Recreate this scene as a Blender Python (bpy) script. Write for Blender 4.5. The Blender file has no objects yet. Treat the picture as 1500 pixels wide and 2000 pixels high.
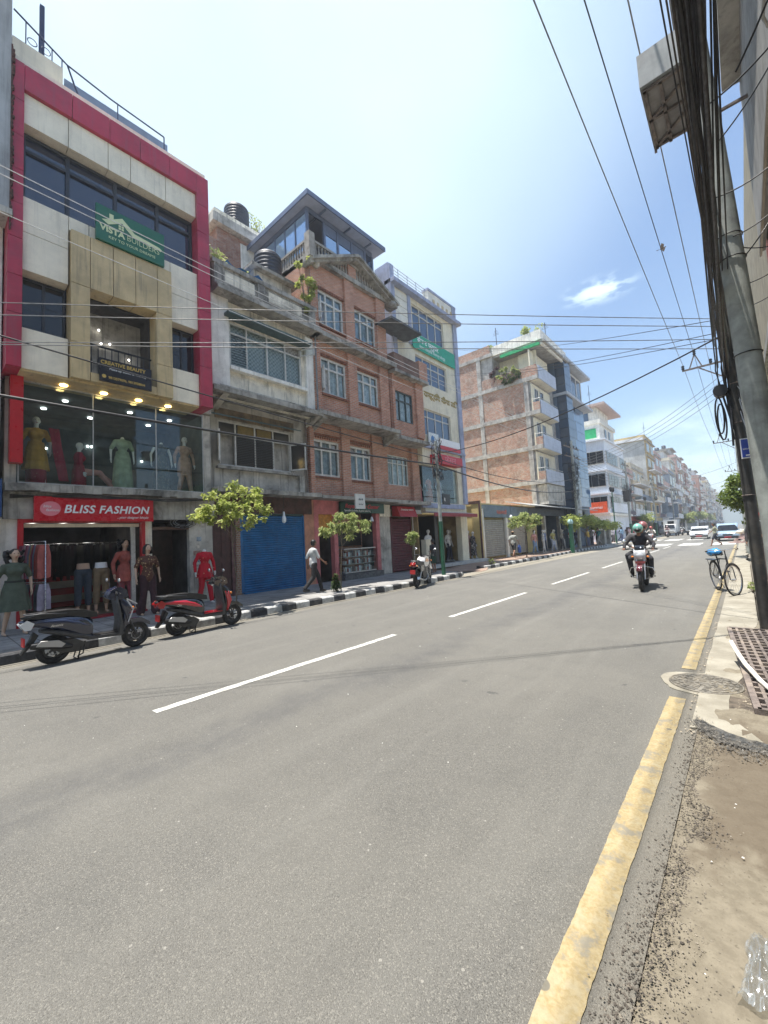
import bpy, math, random, bmesh
from mathutils import Vector, Matrix
R = math.radians
random.seed(11)
SC = bpy.context.scene
C = SC.collection

# ------------------------------------------------------------------ camera
cam_d = bpy.data.cameras.new('camera'); cam = bpy.data.objects.new('camera', cam_d); C.objects.link(cam)
cam_d.sensor_fit = 'VERTICAL'; cam_d.sensor_height = 36.0; cam_d.lens = 14.407
cam_d.clip_start = 0.05; cam_d.clip_end = 6000
YAW, PIT, ROL = 0.71863744, 0.07231954, -0.05312703
_f = Vector((-math.sin(YAW)*math.cos(PIT), math.cos(YAW)*math.cos(PIT), math.sin(PIT)))
_r = Vector((math.cos(YAW), math.sin(YAW), 0)); _u = _r.cross(_f)
_r2 = _r*math.cos(ROL) + _u*math.sin(ROL); _u2 = -_r*math.sin(ROL) + _u*math.cos(ROL)
m = Matrix.Identity(4)
for i in range(3):
    m[i][0] = _r2[i]; m[i][1] = _u2[i]; m[i][2] = -_f[i]
m[2][3] = 1.6
cam.matrix_world = m
SC.camera = cam

# ------------------------------------------------------------------ light
SUN = Vector((-0.126, -0.14, 1.0)).normalized()
sun_el = math.asin(SUN.z); sun_az = math.atan2(SUN.x, SUN.y)
W = bpy.data.worlds.new('World'); SC.world = W; W.use_nodes = True
nt = W.node_tree; nt.nodes.clear()
def _n(t, **k):
    n = nt.nodes.new(t)
    for a, b in k.items(): setattr(n, a, b)
    return n
sky = _n('ShaderNodeTexSky'); sky.sky_type = 'NISHITA'; sky.sun_disc = False
sky.sun_elevation = sun_el; sky.sun_rotation = sun_az
sky.altitude = 1300; sky.air_density = 1.5; sky.dust_density = 1.0; sky.ozone_density = 3.0
bg = _n('ShaderNodeBackground'); bg.inputs['Strength'].default_value = 0.082
out = _n('ShaderNodeOutputWorld')
tc = _n('ShaderNodeTexCoord')
def blob(d, p0, p1):
    dt = _n('ShaderNodeVectorMath', operation='DOT_PRODUCT'); v = Vector(d).normalized()
    nt.links.new(tc.outputs['Generated'], dt.inputs[0]); dt.inputs[1].default_value = v
    mr = _n('ShaderNodeMapRange'); mr.interpolation_type = 'SMOOTHSTEP'
    mr.inputs['From Min'].default_value = p0; mr.inputs['From Max'].default_value = p1
    nt.links.new(dt.outputs['Value'], mr.inputs['Value']); return mr.outputs[0]
def cloudnoise(scale, lo, hi, stretch=(1, 1, 2.5), det=6):
    mp = _n('ShaderNodeMapping'); mp.inputs['Scale'].default_value = stretch
    nt.links.new(tc.outputs['Generated'], mp.inputs[0])
    nz = _n('ShaderNodeTexNoise'); nz.inputs['Scale'].default_value = scale; nz.inputs['Detail'].default_value = det
    nz.inputs['Roughness'].default_value = 0.55
    nt.links.new(mp.outputs[0], nz.inputs['Vector'])
    mr = _n('ShaderNodeMapRange'); mr.interpolation_type = 'SMOOTHSTEP'
    mr.inputs['From Min'].default_value = lo; mr.inputs['From Max'].default_value = hi
    nt.links.new(nz.outputs['Fac'], mr.inputs['Value']); return mr.outputs[0]
def mul(a, b, op='MULTIPLY'):
    q = _n('ShaderNodeMath', operation=op); q.use_clamp = (op != 'MULTIPLY')
    for i, x in enumerate((a, b)):
        if isinstance(x, (int, float)): q.inputs[i].default_value = x
        else: nt.links.new(x, q.inputs[i])
    return q.outputs[0]
CL1 = (-0.1727, 0.8679, 0.4658)
# thin high veil of cloud in the western half of the sky, small fair-weather clouds lower down
veil = mul(mul(blob((-0.46, 0.34, 0.82), 0.74, 0.995), mul(mul(cloudnoise(1.3, 0.25, 0.75, (1, 1, 1), 3), 0.3), 0.65, 'ADD')), 0.9)
veil = mul(veil, 0.015, 'ADD')
dv = _n('ShaderNodeVectorMath', operation='SUBTRACT'); nt.links.new(tc.outputs['Generated'], dv.inputs[0]); dv.inputs[1].default_value = CL1
ds = _n('ShaderNodeVectorMath', operation='MULTIPLY'); nt.links.new(dv.outputs[0], ds.inputs[0]); ds.inputs[1].default_value = (1, 1, 2.9)
dl = _n('ShaderNodeVectorMath', operation='LENGTH'); nt.links.new(ds.outputs[0], dl.inputs[0])
dm = _n('ShaderNodeMapRange'); dm.interpolation_type = 'SMOOTHSTEP'; dm.inputs['From Min'].default_value = 0.085; dm.inputs['From Max'].default_value = 0.010
nt.links.new(dl.outputs['Value'], dm.inputs['Value'])
small = mul(mul(dm.outputs[0], cloudnoise(26, 0.40, 0.60, (1, 1, 3), 9)), 0.9)
low = mul(mul(blob((-0.10, 0.985, 0.11), 0.988, 0.9995), cloudnoise(7, 0.42, 0.66, (1, 1, 3))), 0.8)
tot = mul(mul(veil, small, 'ADD'), low, 'ADD')
mx = _n('ShaderNodeMix'); mx.data_type = 'RGBA'
nt.links.new(tot, mx.inputs['Factor']); nt.links.new(sky.outputs[0], mx.inputs['A'])
mx.inputs['B'].default_value = (5.7, 6.9, 7.4, 1)
nt.links.new(mx.outputs['Result'], bg.inputs['Color']); nt.links.new(bg.outputs[0], out.inputs[0])

sl = bpy.data.lights.new('sun', 'SUN'); sl.energy = 4.0; sl.angle = R(0.53); sl.color = (1.0, 0.955, 0.88)
so = bpy.data.objects.new('sun', sl); C.objects.link(so)
so.rotation_euler = SUN.to_track_quat('Z', 'Y').to_euler(); so.location = (0, 0, 60)
SC.view_settings.view_transform = 'Standard'; SC.view_settings.look = 'None'
SC.view_settings.gamma = 1; SC.view_settings.exposure = 1.27
SC.view_settings.use_curve_mapping = False
SC.render.resolution_x = 768; SC.render.resolution_y = 1024

# ------------------------------------------------------------------ helpers
class MB:
    """collects geometry for ONE mesh object"""
    def __init__(s): s.v = []; s.f = []; s.sm = []
    def add(s, vs, fs, smooth=False):
        b = len(s.v); s.v += [tuple(p) for p in vs]
        for f in fs: s.f.append(tuple(i+b for i in f)); s.sm.append(smooth)
        return s
    def box(s, x0, x1, y0, y1, z0, z1):
        if x0 > x1: x0, x1 = x1, x0
        if y0 > y1: y0, y1 = y1, y0
        if z0 > z1: z0, z1 = z1, z0
        return s.add([(x0,y0,z0),(x1,y0,z0),(x1,y1,z0),(x0,y1,z0),(x0,y0,z1),(x1,y0,z1),(x1,y1,z1),(x0,y1,z1)],
              [(0,3,2,1),(4,5,6,7),(0,1,5,4),(1,2,6,5),(2,3,7,6),(3,0,4,7)])
    def quad(s, *p): return s.add(p, [tuple(range(len(p)))])
    def bar(s, p0, p1, w, h=None, up=(0,0,1)):
        """rectangular bar between two points"""
        h = h or w; p0 = Vector(p0); p1 = Vector(p1); d = (p1-p0).normalized(); u = Vector(up)
        if abs(d.dot(u)) > .98: u = Vector((1,0,0))
        a = d.cross(u).normalized()*w/2; b = a.cross(d).normalized()*h/2
        vs = [p0-a-b, p0+a-b, p0+a+b, p0-a+b, p1-a-b, p1+a-b, p1+a+b, p1-a+b]
        return s.add(vs, [(0,1,2,3),(7,6,5,4),(1,0,4,5),(2,1,5,6),(3,2,6,7),(0,3,7,4)])
    def tube(s, pts, r, n=8, caps=True, smooth=True):
        """r: number or list"""
        pts = [Vector(p) for p in pts]; k = len(pts)
        rs = r if isinstance(r, (list, tuple)) else [r]*k
        d0 = (pts[1]-pts[0]).normalized()
        ref = Vector((0,0,1)) if abs(d0.z) < .9 else Vector((1,0,0))
        u = d0.cross(ref).normalized(); rings = []
        for i in range(k):
            if i == 0: d = pts[1]-pts[0]
            elif i == k-1: d = pts[-1]-pts[-2]
            else: d = (pts[i+1]-pts[i]).normalized()+(pts[i]-pts[i-1]).normalized()
            if d.length < 1e-9: d = d0
            d.normalize(); u = (u-d*u.dot(d))
            if u.length < 1e-6: u = d.orthogonal()
            u.normalize(); w = d.cross(u)
            rings.append([pts[i]+(u*math.cos(2*math.pi*j/n)+w*math.sin(2*math.pi*j/n))*rs[i] for j in range(n)])
        vs = [p for g in rings for p in g]; fs = []
        for i in range(k-1):
            for j in range(n):
                a = i*n+j; b = i*n+(j+1) % n; fs.append((a, b, b+n, a+n))
        s.add(vs, fs, smooth)
        if caps: s.add(rings[0], [tuple(range(n))[::-1]]); s.add(rings[-1], [tuple(range(n))])
        return s
    def cyl(s, p0, p1, r0, r1=None, n=12): return s.tube([p0, p1], [r0, r0 if r1 is None else r1], n)
    def ell(s, c, r, n=12, m_=8, rot=None):
        c = Vector(c); r = Vector(r if isinstance(r, (tuple, list)) else (r, r, r)); vs = []; fs = []
        for i in range(m_+1):
            t = math.pi*i/m_
            for j in range(n):
                a = 2*math.pi*j/n
                p = Vector((r.x*math.sin(t)*math.cos(a), r.y*math.sin(t)*math.sin(a), r.z*math.cos(t)))
                if rot: p = rot @ p
                vs.append(c+p)
        for i in range(m_):
            for j in range(n):
                a = i*n+j; b = i*n+(j+1) % n; fs.append((a, a+n, b+n, b))
        return s.add(vs, fs, True)
    def cap(s, p0, p1, r0, r1=None, n=10):
        """capsule with rounded ends (for the bodies)"""
        r1 = r0 if r1 is None else r1; p0 = Vector(p0); p1 = Vector(p1)
        if (p1-p0).length < 1e-5: p1 = p0+Vector((0, 0, 1e-3))
        d = (p1-p0).normalized(); pts = []; rs = []
        for t in (-1, -.8, -.5, 0): pts.append(p0+d*r0*t); rs.append(max(1e-3, r0*math.sqrt(max(0, 1-t*t))))
        for t in (0, .5, .8, 1): pts.append(p1+d*r1*t); rs.append(max(1e-3, r1*math.sqrt(max(0, 1-t*t))))
        return s.tube(pts, rs, n)
    def lathe(s, prof, c=(0,0,0), n=16, sx=1, sy=1, fold=0, nf=0, ph=0):
        """prof: (r, z) from bottom to top; fold adds nf pleats"""
        vs = []; fs = []; k = len(prof)
        for i, (r, z) in enumerate(prof):
            f_ = fold*(1-i/max(1, k-1))
            for j in range(n):
                a = 2*math.pi*j/n; q = r*(1+f_*math.cos(nf*a+ph))
                vs.append((c[0]+q*sx*math.cos(a), c[1]+q*sy*math.sin(a), c[2]+z))
        for i in range(k-1):
            for j in range(n):
                a = i*n+j; b = i*n+(j+1) % n; fs.append((a, b, b+n, a+n))
        s.add(vs, fs, True)
        s.add([vs[j] for j in range(n)], [tuple(range(n))[::-1]]); s.add([vs[(k-1)*n+j] for j in range(n)], [tuple(range(n))])
        return s
    def puff(s, pts, w, shrink=.12, cx=0, axis='X', mid=.72):
        """side outline (y,z) given thickness w across x, edges rounded off by pulling the outer layers in"""
        n = len(pts); gy = sum(p[0] for p in pts)/n; gz = sum(p[1] for p in pts)/n
        mnz = min(max(p[0] for p in pts)-min(p[0] for p in pts), max(p[1] for p in pts)-min(p[1] for p in pts))
        vs = []
        for lx, sh in ((-.5, 1), (-.5*mid, 0.25), (.5*mid, 0.25), (.5, 1)):
            for i, (y, z) in enumerate(pts):
                py, pz = pts[i-1]; ny, nz_ = pts[(i+1) % n]
                dx, dz = (ny-py), (nz_-pz); L = math.hypot(dx, dz) or 1
                q = shrink*mnz*sh*.5
                iy, iz = -dz/L*q, dx/L*q
                vs.append((cx+lx*w, y+iy, z+iz) if axis == 'X' else (y+iy, cx+lx*w, z+iz))
        fs = [tuple(range(n)), tuple(range(3*n, 4*n))[::-1]]
        sf = []
        for L in range(3):
            for i in range(n):
                a = L*n+i; b = L*n+(i+1) % n; sf.append((a, a+n, b+n, b))
        b0 = len(s.v); s.v += vs
        for f in fs: s.f.append(tuple(i+b0 for i in f)); s.sm.append(False)
        for f in sf: s.f.append(tuple(i+b0 for i in f)); s.sm.append(True)
        return s
    def loft(s, secs, n=14, p=2.6, cx=0):
        """body skin through cross-sections (y, z centre, half width, half height)"""
        vs = []; fs = []; k = len(secs)
        for y, zc, hw, hh in secs:
            for j in range(n):
                a = 2*math.pi*j/n; ca, sa = math.cos(a), math.sin(a)
                vs.append((cx+hw*math.copysign(abs(ca)**(2/p), ca), y, zc+hh*math.copysign(abs(sa)**(2/p), sa)))
        for i in range(k-1):
            for j in range(n):
                a = i*n+j; b = i*n+(j+1) % n; fs.append((a, a+n, b+n, b))
        s.add(vs, fs, True); s.add(vs[:n], [tuple(range(n))]); s.add(vs[-n:], [tuple(range(n))[::-1]]); return s
    def torus(s, c, R_, r, axis='X', n=24, k=8, a0=0, a1=2*math.pi):
        c = Vector(c); vs = []; fs = []; full = abs(a1-a0-2*math.pi) < 1e-4; nn = n if full else n+1
        for i in range(nn):
            a = a0+(a1-a0)*i/n
            for j in range(k):
                b = 2*math.pi*j/k; q = R_+r*math.cos(b); h = r*math.sin(b)
                p = {'X': (h, q*math.cos(a), q*math.sin(a)), 'Y': (q*math.cos(a), h, q*math.sin(a)), 'Z': (q*math.cos(a), q*math.sin(a), h)}[axis]
                vs.append(c+Vector(p))
        for i in range(nn if full else n):
            for j in range(k):
                a = i*k+j; b = i*k+(j+1) % k; i2 = ((i+1) % nn)*k
                fs.append((a, b, i2+(j+1) % k, i2+j))
        return s.add(vs, fs, True)
    def wall(s, X, t, y0, y1, z0, z1, holes=(), axis='X'):
        """wall plate of thickness t (towards +) in the plane X (or Y), with rectangular openings (a0,a1,z0,z1)"""
        ys = sorted({y0, y1, *[min(max(h[0], y0), y1) for h in holes], *[min(max(h[1], y0), y1) for h in holes]})
        for a, b in zip(ys, ys[1:]):
            if b-a < 1e-5: continue
            mid = (a+b)/2; cuts = sorted((max(h[2], z0), min(h[3], z1)) for h in holes if h[0] < mid < h[1])
            z = z0
            for c0, c1 in cuts+[(z1, z1)]:
                if c0 > z+1e-5:
                    if axis == 'X': s.box(X, X+t, a, b, z, c0)
                    else: s.box(a, b, X, X+t, z, c0)
                z = max(z, c1)
        return s
    def mesh(s, name, mat, off=(0,0,0)):
        me = bpy.data.meshes.new(name)
        ox, oy, oz = off
        me.from_pydata([(a-ox, b-oy, c-oz) for a, b, c in s.v], [], s.f)
        me.polygons.foreach_set('use_smooth', s.sm)
        if mat: me.materials.append(mat)
        me.validate(); me.update(); return me
    def build(s, name, mat, parent=None, **k):
        off = wpos(parent) if parent else Vector((0,0,0))
        if 'at' in k: org = Vector(k.pop('at'))
        elif parent: org = off
        else: org = Vector((0,0,0))
        o = bpy.data.objects.new(name, s.mesh(name, mat, org)); C.objects.link(o)
        if parent: o.parent = parent
        o.location = org-off
        for a, b in k.items(): o[a] = b
        return o

def wpos(o):
    p = Vector((0,0,0))
    while o: p = p+Vector(o.location); o = o.parent
    return p
def thing(name, label, cat, loc=(0,0,0), group=None, kind=None):
    o = bpy.data.objects.new(name, None); C.objects.link(o); o.location = loc; o.empty_display_size = .2
    if label: o['label'] = label
    if cat: o['category'] = cat
    if group: o['group'] = group
    if kind: o['kind'] = kind
    return o
def tag(o, label, cat, group=None, kind=None):
    o['label'] = label; o['category'] = cat
    if group: o['group'] = group
    if kind: o['kind'] = kind
    return o
def dup(root, loc, rz=None, label=None, group=None):
    r = root.copy(); C.objects.link(r); r.location = loc
    if rz is not None: r.rotation_euler = (0, 0, rz)
    if label: r['label'] = label
    if group: r['group'] = group
    for ch in [o for o in bpy.data.objects if o.parent == root]:
        c = ch.copy(); C.objects.link(c); c.parent = r
        for g in [o for o in bpy.data.objects if o.parent == ch]:
            d = g.copy(); C.objects.link(d); d.parent = c
    return r
def inst(proto, parent, loc, **k):
    o = proto.copy(); C.objects.link(o); o.parent = parent; o.location = Vector(loc)-wpos(parent)
    for a, b in k.items(): o[a] = b
    return o
def link(name, me, parent, loc=None, rot=None, mat=None):
    """one more object sharing a mesh"""
    o = bpy.data.objects.new(name, me); C.objects.link(o); o.parent = parent
    if loc is not None: o.location = Vector(loc)-(wpos(parent) if parent else Vector((0,0,0)))
    if rot: o.rotation_euler = rot
    return o
def remesh(mb, vox=.02, smooth=3):
    """melt overlapping capsules into one continuous skin"""
    me = mb.mesh('tmp', None); o = bpy.data.objects.new('tmp', me); C.objects.link(o)
    rm = o.modifiers.new('r', 'REMESH'); rm.mode = 'VOXEL'; rm.voxel_size = vox; rm.use_smooth_shade = True
    sm = o.modifiers.new('s', 'SMOOTH'); sm.iterations = smooth; sm.factor = .5
    dg = bpy.context.evaluated_depsgraph_get(); r = bpy.data.meshes.new_from_object(o.evaluated_get(dg))
    out_ = MB(); out_.v = [tuple(v.co) for v in r.vertices]; out_.f = [tuple(p.vertices) for p in r.polygons]; out_.sm = [True]*len(out_.f)
    bpy.data.objects.remove(o); bpy.data.meshes.remove(me); bpy.data.meshes.remove(r)
    return out_

# ------------------------------------------------------------------ materials
def srgb(r, g, b):
    f = lambda c: (c/255/12.92) if c/255 <= .04045 else ((c/255+.055)/1.055)**2.4
    return (f(r), f(g), f(b), 1)
_M = {}
class NT:
    def __init__(s, m): s.t = m.node_tree; s.n = s.t.nodes; s.bs = s.n['Principled BSDF']
    def new(s, t, **k):
        n = s.n.new(t)
        for a, b in k.items(): setattr(n, a, b)
        return n
    def l(s, a, b): s.t.links.new(a, b)
    def noise(s, vec, scale, det=4, rough=.55, dist=0):
        n = s.new('ShaderNodeTexNoise'); n.inputs['Scale'].default_value = scale; n.inputs['Detail'].default_value = det
        n.inputs['Roughness'].default_value = rough; n.inputs['Distortion'].default_value = dist
        if vec: s.l(vec, n.inputs['Vector'])
        return n.outputs['Fac']
    def rng(s, v, a, b, c=0, d=1, smooth=True):
        n = s.new('ShaderNodeMapRange')
        if smooth: n.interpolation_type = 'SMOOTHSTEP'
        for i, x in enumerate((a, b, c, d)): n.inputs[1+i].default_value = x
        s.l(v, n.inputs[0]); return n.outputs[0]
    def mix(s, f, a, b, mode='MIX'):
        n = s.new('ShaderNodeMix'); n.data_type = 'RGBA'; n.blend_type = mode
        if isinstance(f, (int, float)): n.inputs[0].default_value = f
        else: s.l(f, n.inputs[0])
        for i, x in ((6, a), (7, b)):
            if isinstance(x, tuple): n.inputs[i].default_value = x
            else: s.l(x, n.inputs[i])
        return n.outputs[2]
    def math(s, op, a, b=0.0, clamp=False):
        n = s.new('ShaderNodeMath', operation=op); n.use_clamp = clamp
        for i, x in ((0, a), (1, b)):
            if isinstance(x, (int, float)): n.inputs[i].default_value = x
            else: s.l(x, n.inputs[i])
        return n.outputs[0]
    def pos(s, scale=(1,1,1), obj=False):
        if obj: o = s.new('ShaderNodeTexCoord').outputs['Object']
        else: o = s.new('ShaderNodeNewGeometry').outputs['Position']
        mp = s.new('ShaderNodeMapping'); mp.inputs['Scale'].default_value = scale; s.l(o, mp.inputs[0]); return mp.outputs[0]
    def sep(s, v):
        n = s.new('ShaderNodeSeparateXYZ'); s.l(v, n.inputs[0]); return n.outputs
    def comb(s, x, y, z=0.0):
        n = s.new('ShaderNodeCombineXYZ')
        for i, q in enumerate((x, y, z)):
            if isinstance(q, (int, float)): n.inputs[i].default_value = q
            else: s.l(q, n.inputs[i])
        return n.outputs[0]
    def bump(s, h, dist=.01, strength=.5):
        n = s.new('ShaderNodeBump'); n.inputs['Strength'].default_value = strength; n.inputs['Distance'].default_value = dist
        s.l(h, n.inputs['Height']); s.l(n.outputs[0], s.bs.inputs['Normal'])
def newmat(name):
    m_ = bpy.data.materials.new(name); m_.use_nodes = True; return m_
def pm(name, col, rough=.6, var=.12, scale=4, metal=0, bump=0, bscale=60, grime=0, gcol=(.05,.045,.04,1), gscale=1.2, streak=0, obj=False, spec=.5, coat=0, sheen=0, alpha=1):
    """painted / plain surface with tonal variation, blotchy grime and rain streaks"""
    if name in _M: return _M[name]
    m_ = newmat(name); q = NT(m_); b = q.bs
    b.inputs['Roughness'].default_value = rough; b.inputs['Metallic'].default_value = metal
    b.inputs['Specular IOR Level'].default_value = spec; b.inputs['Coat Weight'].default_value = coat
    b.inputs['Coat Roughness'].default_value = .06; b.inputs['Alpha'].default_value = alpha
    P = q.pos(obj=obj)
    n1 = q.noise(P, scale, 5, .6)
    dk = tuple(c*(1-var*1.6) for c in col[:3])+(1,); lt = tuple(min(1, c*(1+var)) for c in col[:3])+(1,)
    c = q.mix(q.rng(n1, .3, .7), dk, lt)
    if grime:
        g = q.noise(P, gscale, 8, .68, .4); g = q.math('MULTIPLY', q.rng(g, .47, .68), grime)
        c = q.mix(g, c, gcol)
    if streak:
        P2 = q.pos((3.2, 3.2, .22), obj=obj); s2 = q.noise(P2, 3.0, 5, .6)
        c = q.mix(q.math('MULTIPLY', q.rng(s2, .5, .72), streak), c, gcol)
    q.l(c, b.inputs['Base Color'])
    r2 = q.rng(q.noise(P, scale*3, 3), .3, .7, max(.03, rough-.08), min(1, rough+.08)); q.l(r2, b.inputs['Roughness'])
    if bump: q.bump(q.noise(P, bscale, 5, .65), bump, .6)
    _M[name] = m_; return m_
def glassmat(name, tint=(.02,.03,.045,1), rough=.04, spec=.6):
    if name in _M: return _M[name]
    m_ = newmat(name); q = NT(m_); b = q.bs; b.inputs['Roughness'].default_value = rough
    b.inputs['Base Color'].default_value = tint; b.inputs['Specular IOR Level'].default_value = spec
    b.inputs['IOR'].default_value = 1.6
    q.bump(q.noise(q.pos(), 1.3, 2), .012, .25)
    _M[name] = m_; return m_
def clearglass(name, refl=.12, tint=(.86,.92,.93,1)):
    if name in _M: return _M[name]
    m_ = newmat(name); q = NT(m_); o_ = q.n['Material Output']
    t = q.new('ShaderNodeBsdfTransparent'); t.inputs[0].default_value = tint
    g = q.new('ShaderNodeBsdfGlossy'); g.inputs['Roughness'].default_value = .02; g.inputs['Color'].default_value = (.9,.95,1,1)
    lw = q.new('ShaderNodeLayerWeight'); lw.inputs[0].default_value = .25
    f = q.math('ADD', q.math('MULTIPLY', lw.outputs['Fresnel'], .09), refl, True)
    mx_ = q.new('ShaderNodeMixShader'); q.l(f, mx_.inputs[0]); q.l(t.outputs[0], mx_.inputs[1]); q.l(g.outputs[0], mx_.inputs[2]); q.l(mx_.outputs[0], o_.inputs[0])
    _M[name] = m_; return m_
def emis(name, col, st):
    if name in _M: return _M[name]
    m_ = newmat(name); q = NT(m_); q.bs.inputs['Base Color'].default_value = col
    q.bs.inputs['Emission Color'].default_value = col; q.bs.inputs['Emission Strength'].default_value = st
    _M[name] = m_; return m_
def brick(name, c1, c2, mortar, bw=.23, bh=.075, ms=.009, smear=0, smcol=(.5,.46,.42,1), dark=.25, bump=.006, rough=.9):
    if name in _M: return _M[name]
    m_ = newmat(name); q = NT(m_); P = q.pos(); x, y, z = q.sep(P)
    v = q.comb(q.math('ADD', x, y), z)
    if smear:   # rough hand-laid courses wander
        w = q.noise(q.pos((1.1,1.1,1.1)), 2.5, 3); v = q.comb(q.math('ADD', x, y), q.math('ADD', z, q.math('MULTIPLY', w, .05)))
    t = q.new('ShaderNodeTexBrick'); q.l(v, t.inputs['Vector'])
    for k, a in (('Color1', c1), ('Color2', c2), ('Mortar', mortar), ('Scale', 1), ('Mortar Size', ms), ('Mortar Smooth', .3), ('Bias', 0), ('Brick Width', bw), ('Row Height', bh)):
        t.inputs[k].default_value = a
    c = t.outputs['Color']
    wn = q.new('ShaderNodeTexWhiteNoise'); wn.noise_dimensions = '2D'
    fl = q.comb(q.math('FLOOR', q.math('DIVIDE', q.math('ADD', x, y), bw)), q.math('FLOOR', q.math('DIVIDE', z, bh)))
    q.l(fl, wn.inputs[0])
    c = q.mix(q.math('MULTIPLY', wn.outputs['Value'], .35), c, (c2[0]*.45, c2[1]*.45, c2[2]*.45, 1))
    g = q.noise(P, 1.1, 7, .65); c = q.mix(q.math('MULTIPLY', q.rng(g, .45, .7), dark), c, (.06,.05,.045,1))
    if smear:
        s2 = q.noise(P, 3.4, 9, .72, .8); c = q.mix(q.math('MULTIPLY', q.rng(s2, .44, .6), smear), c, smcol)
    q.l(c, q.bs.inputs['Base Color']); q.bs.inputs['Roughness'].default_value = rough
    h = q.math('ADD', q.math('MULTIPLY', t.outputs['Fac'], -1.0), q.math('MULTIPLY', q.noise(P, 45, 3), .4))
    q.bump(h, bump, .7)
    _M[name] = m_; return m_
def tiles(name, c1, c2, joint, w=.3, h=.3, ms=.008, axes='xy', grime=.3, rough=.8):
    if name in _M: return _M[name]
    m_ = newmat(name); q = NT(m_); P = q.pos(); x, y, z = q.sep(P)
    v = q.comb(x, y) if axes == 'xy' else q.comb(q.math('ADD', x, y), z)
    t = q.new('ShaderNodeTexBrick'); q.l(v, t.inputs['Vector']); t.offset = 0
    for k, a in (('Color1', c1), ('Color2', c2), ('Mortar', joint), ('Scale', 1), ('Mortar Size', ms), ('Mortar Smooth', .2), ('Brick Width', w), ('Row Height', h)):
        t.inputs[k].default_value = a
    g = q.noise(P, 1.6, 8, .7); c = q.mix(q.math('MULTIPLY', q.rng(g, .42, .7), grime), t.outputs['Color'], (.06,.055,.05,1))
    q.l(c, q.bs.inputs['Base Color']); q.bs.inputs['Roughness'].default_value = rough
    q.bump(q.math('ADD', q.math('MULTIPLY', t.outputs['Fac'], -1.0), q.math('MULTIPLY', q.noise(P, 60, 3), .3)), .005, .6)
    _M[name] = m_; return m_

def text(name, s, size, org, mat, parent=None, plane='X', depth=.012, shear=0, bold=0, align='LEFT', sx=1, sp=1, rot=0):
    """flat lettering standing proud of a board. plane 'X': faces +X and runs along +Y;  'S': faces -Y and runs along +X"""
    cu = bpy.data.curves.new(name, 'FONT'); cu.body = s; cu.size = size; cu.extrude = depth/2; cu.shear = shear
    cu.offset = bold; cu.align_x = align; cu.space_character = sp; cu.resolution_u = 3
    o = bpy.data.objects.new(name, cu); C.objects.link(o)
    dg = bpy.context.evaluated_depsgraph_get(); me = bpy.data.meshes.new_from_object(o.evaluated_get(dg))
    bpy.data.objects.remove(o); bpy.data.curves.remove(cu)
    ca, sa = math.cos(rot), math.sin(rot)
    for v in me.vertices:
        a, b, c = v.co; a *= sx; a, b = a*ca-b*sa, a*sa+b*ca
        v.co = (c, a, b) if plane == 'X' else (a, -c, b)
    me.materials.clear(); me.materials.append(mat); me.name = name
    o = bpy.data.objects.new(name, me); C.objects.link(o); o.parent = parent
    o.location = Vector(org)-(wpos(parent) if parent else Vector((0,0,0)))
    return o
# ------------------------------------------------------------------ ground, road, pavements
def structure(o): o['kind'] = 'structure'; return o
m_ = newmat('asphalt'); q = NT(m_); P = q.pos(); _M['asphalt'] = m_
x, y, z = q.sep(P)
agg = q.new('ShaderNodeTexVoronoi'); agg.inputs['Scale'].default_value = 210; q.l(P, agg.inputs['Vector'])
fine = q.noise(P, 260, 2, .6); big = q.noise(P, .55, 6, .62); mid = q.noise(P, 3.2, 6, .65)
c = q.mix(q.rng(fine, .33, .67), (.114,.110,.100,1), (.178,.172,.156,1))
ar = q.sep(agg.outputs['Color'])[0]
c = q.mix(q.rng(ar, .84, .90, 0, .55), c, (.30,.285,.25,1)); c = q.mix(q.rng(ar, .14, .08, 0, .55), c, (.06,.058,.053,1))
c = q.mix(q.math('MULTIPLY', q.rng(big, .4, .65), .30), c, (.215,.205,.18,1))
c = q.mix(q.math('MULTIPLY', q.rng(mid, .48, .72), .22), c, (.105,.102,.094,1))
long_ = q.noise(q.pos((1.6,.12,1)), 1.4, 4, .6); c = q.mix(q.rng(long_, .50, .68, 0, .2), c, (.235,.228,.205,1)); c = q.mix(q.rng(long_, .46, .30, 0, .18), c, (.105,.104,.10,1))
crk = q.new('ShaderNodeTexVoronoi'); crk.feature = 'DISTANCE_TO_EDGE'; crk.inputs['Scale'].default_value = .55; cw_ = q.new('ShaderNodeVectorMath', operation='ADD'); q.l(P, cw_.inputs[0]); nzv = q.new('ShaderNodeTexNoise'); nzv.inputs['Scale'].default_value = 2.5; nzv.inputs['Detail'].default_value = 6; q.l(P, nzv.inputs['Vector']); q.l(nzv.outputs['Color'], cw_.inputs[1]); q.l(cw_.outputs[0], crk.inputs['Vector']); c = q.mix(q.math('MULTIPLY', q.rng(crk.outputs['Distance'], .006, .001), q.rng(big, .56, .68, 0, .35)), c, (.05,.048,.044,1))
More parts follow.
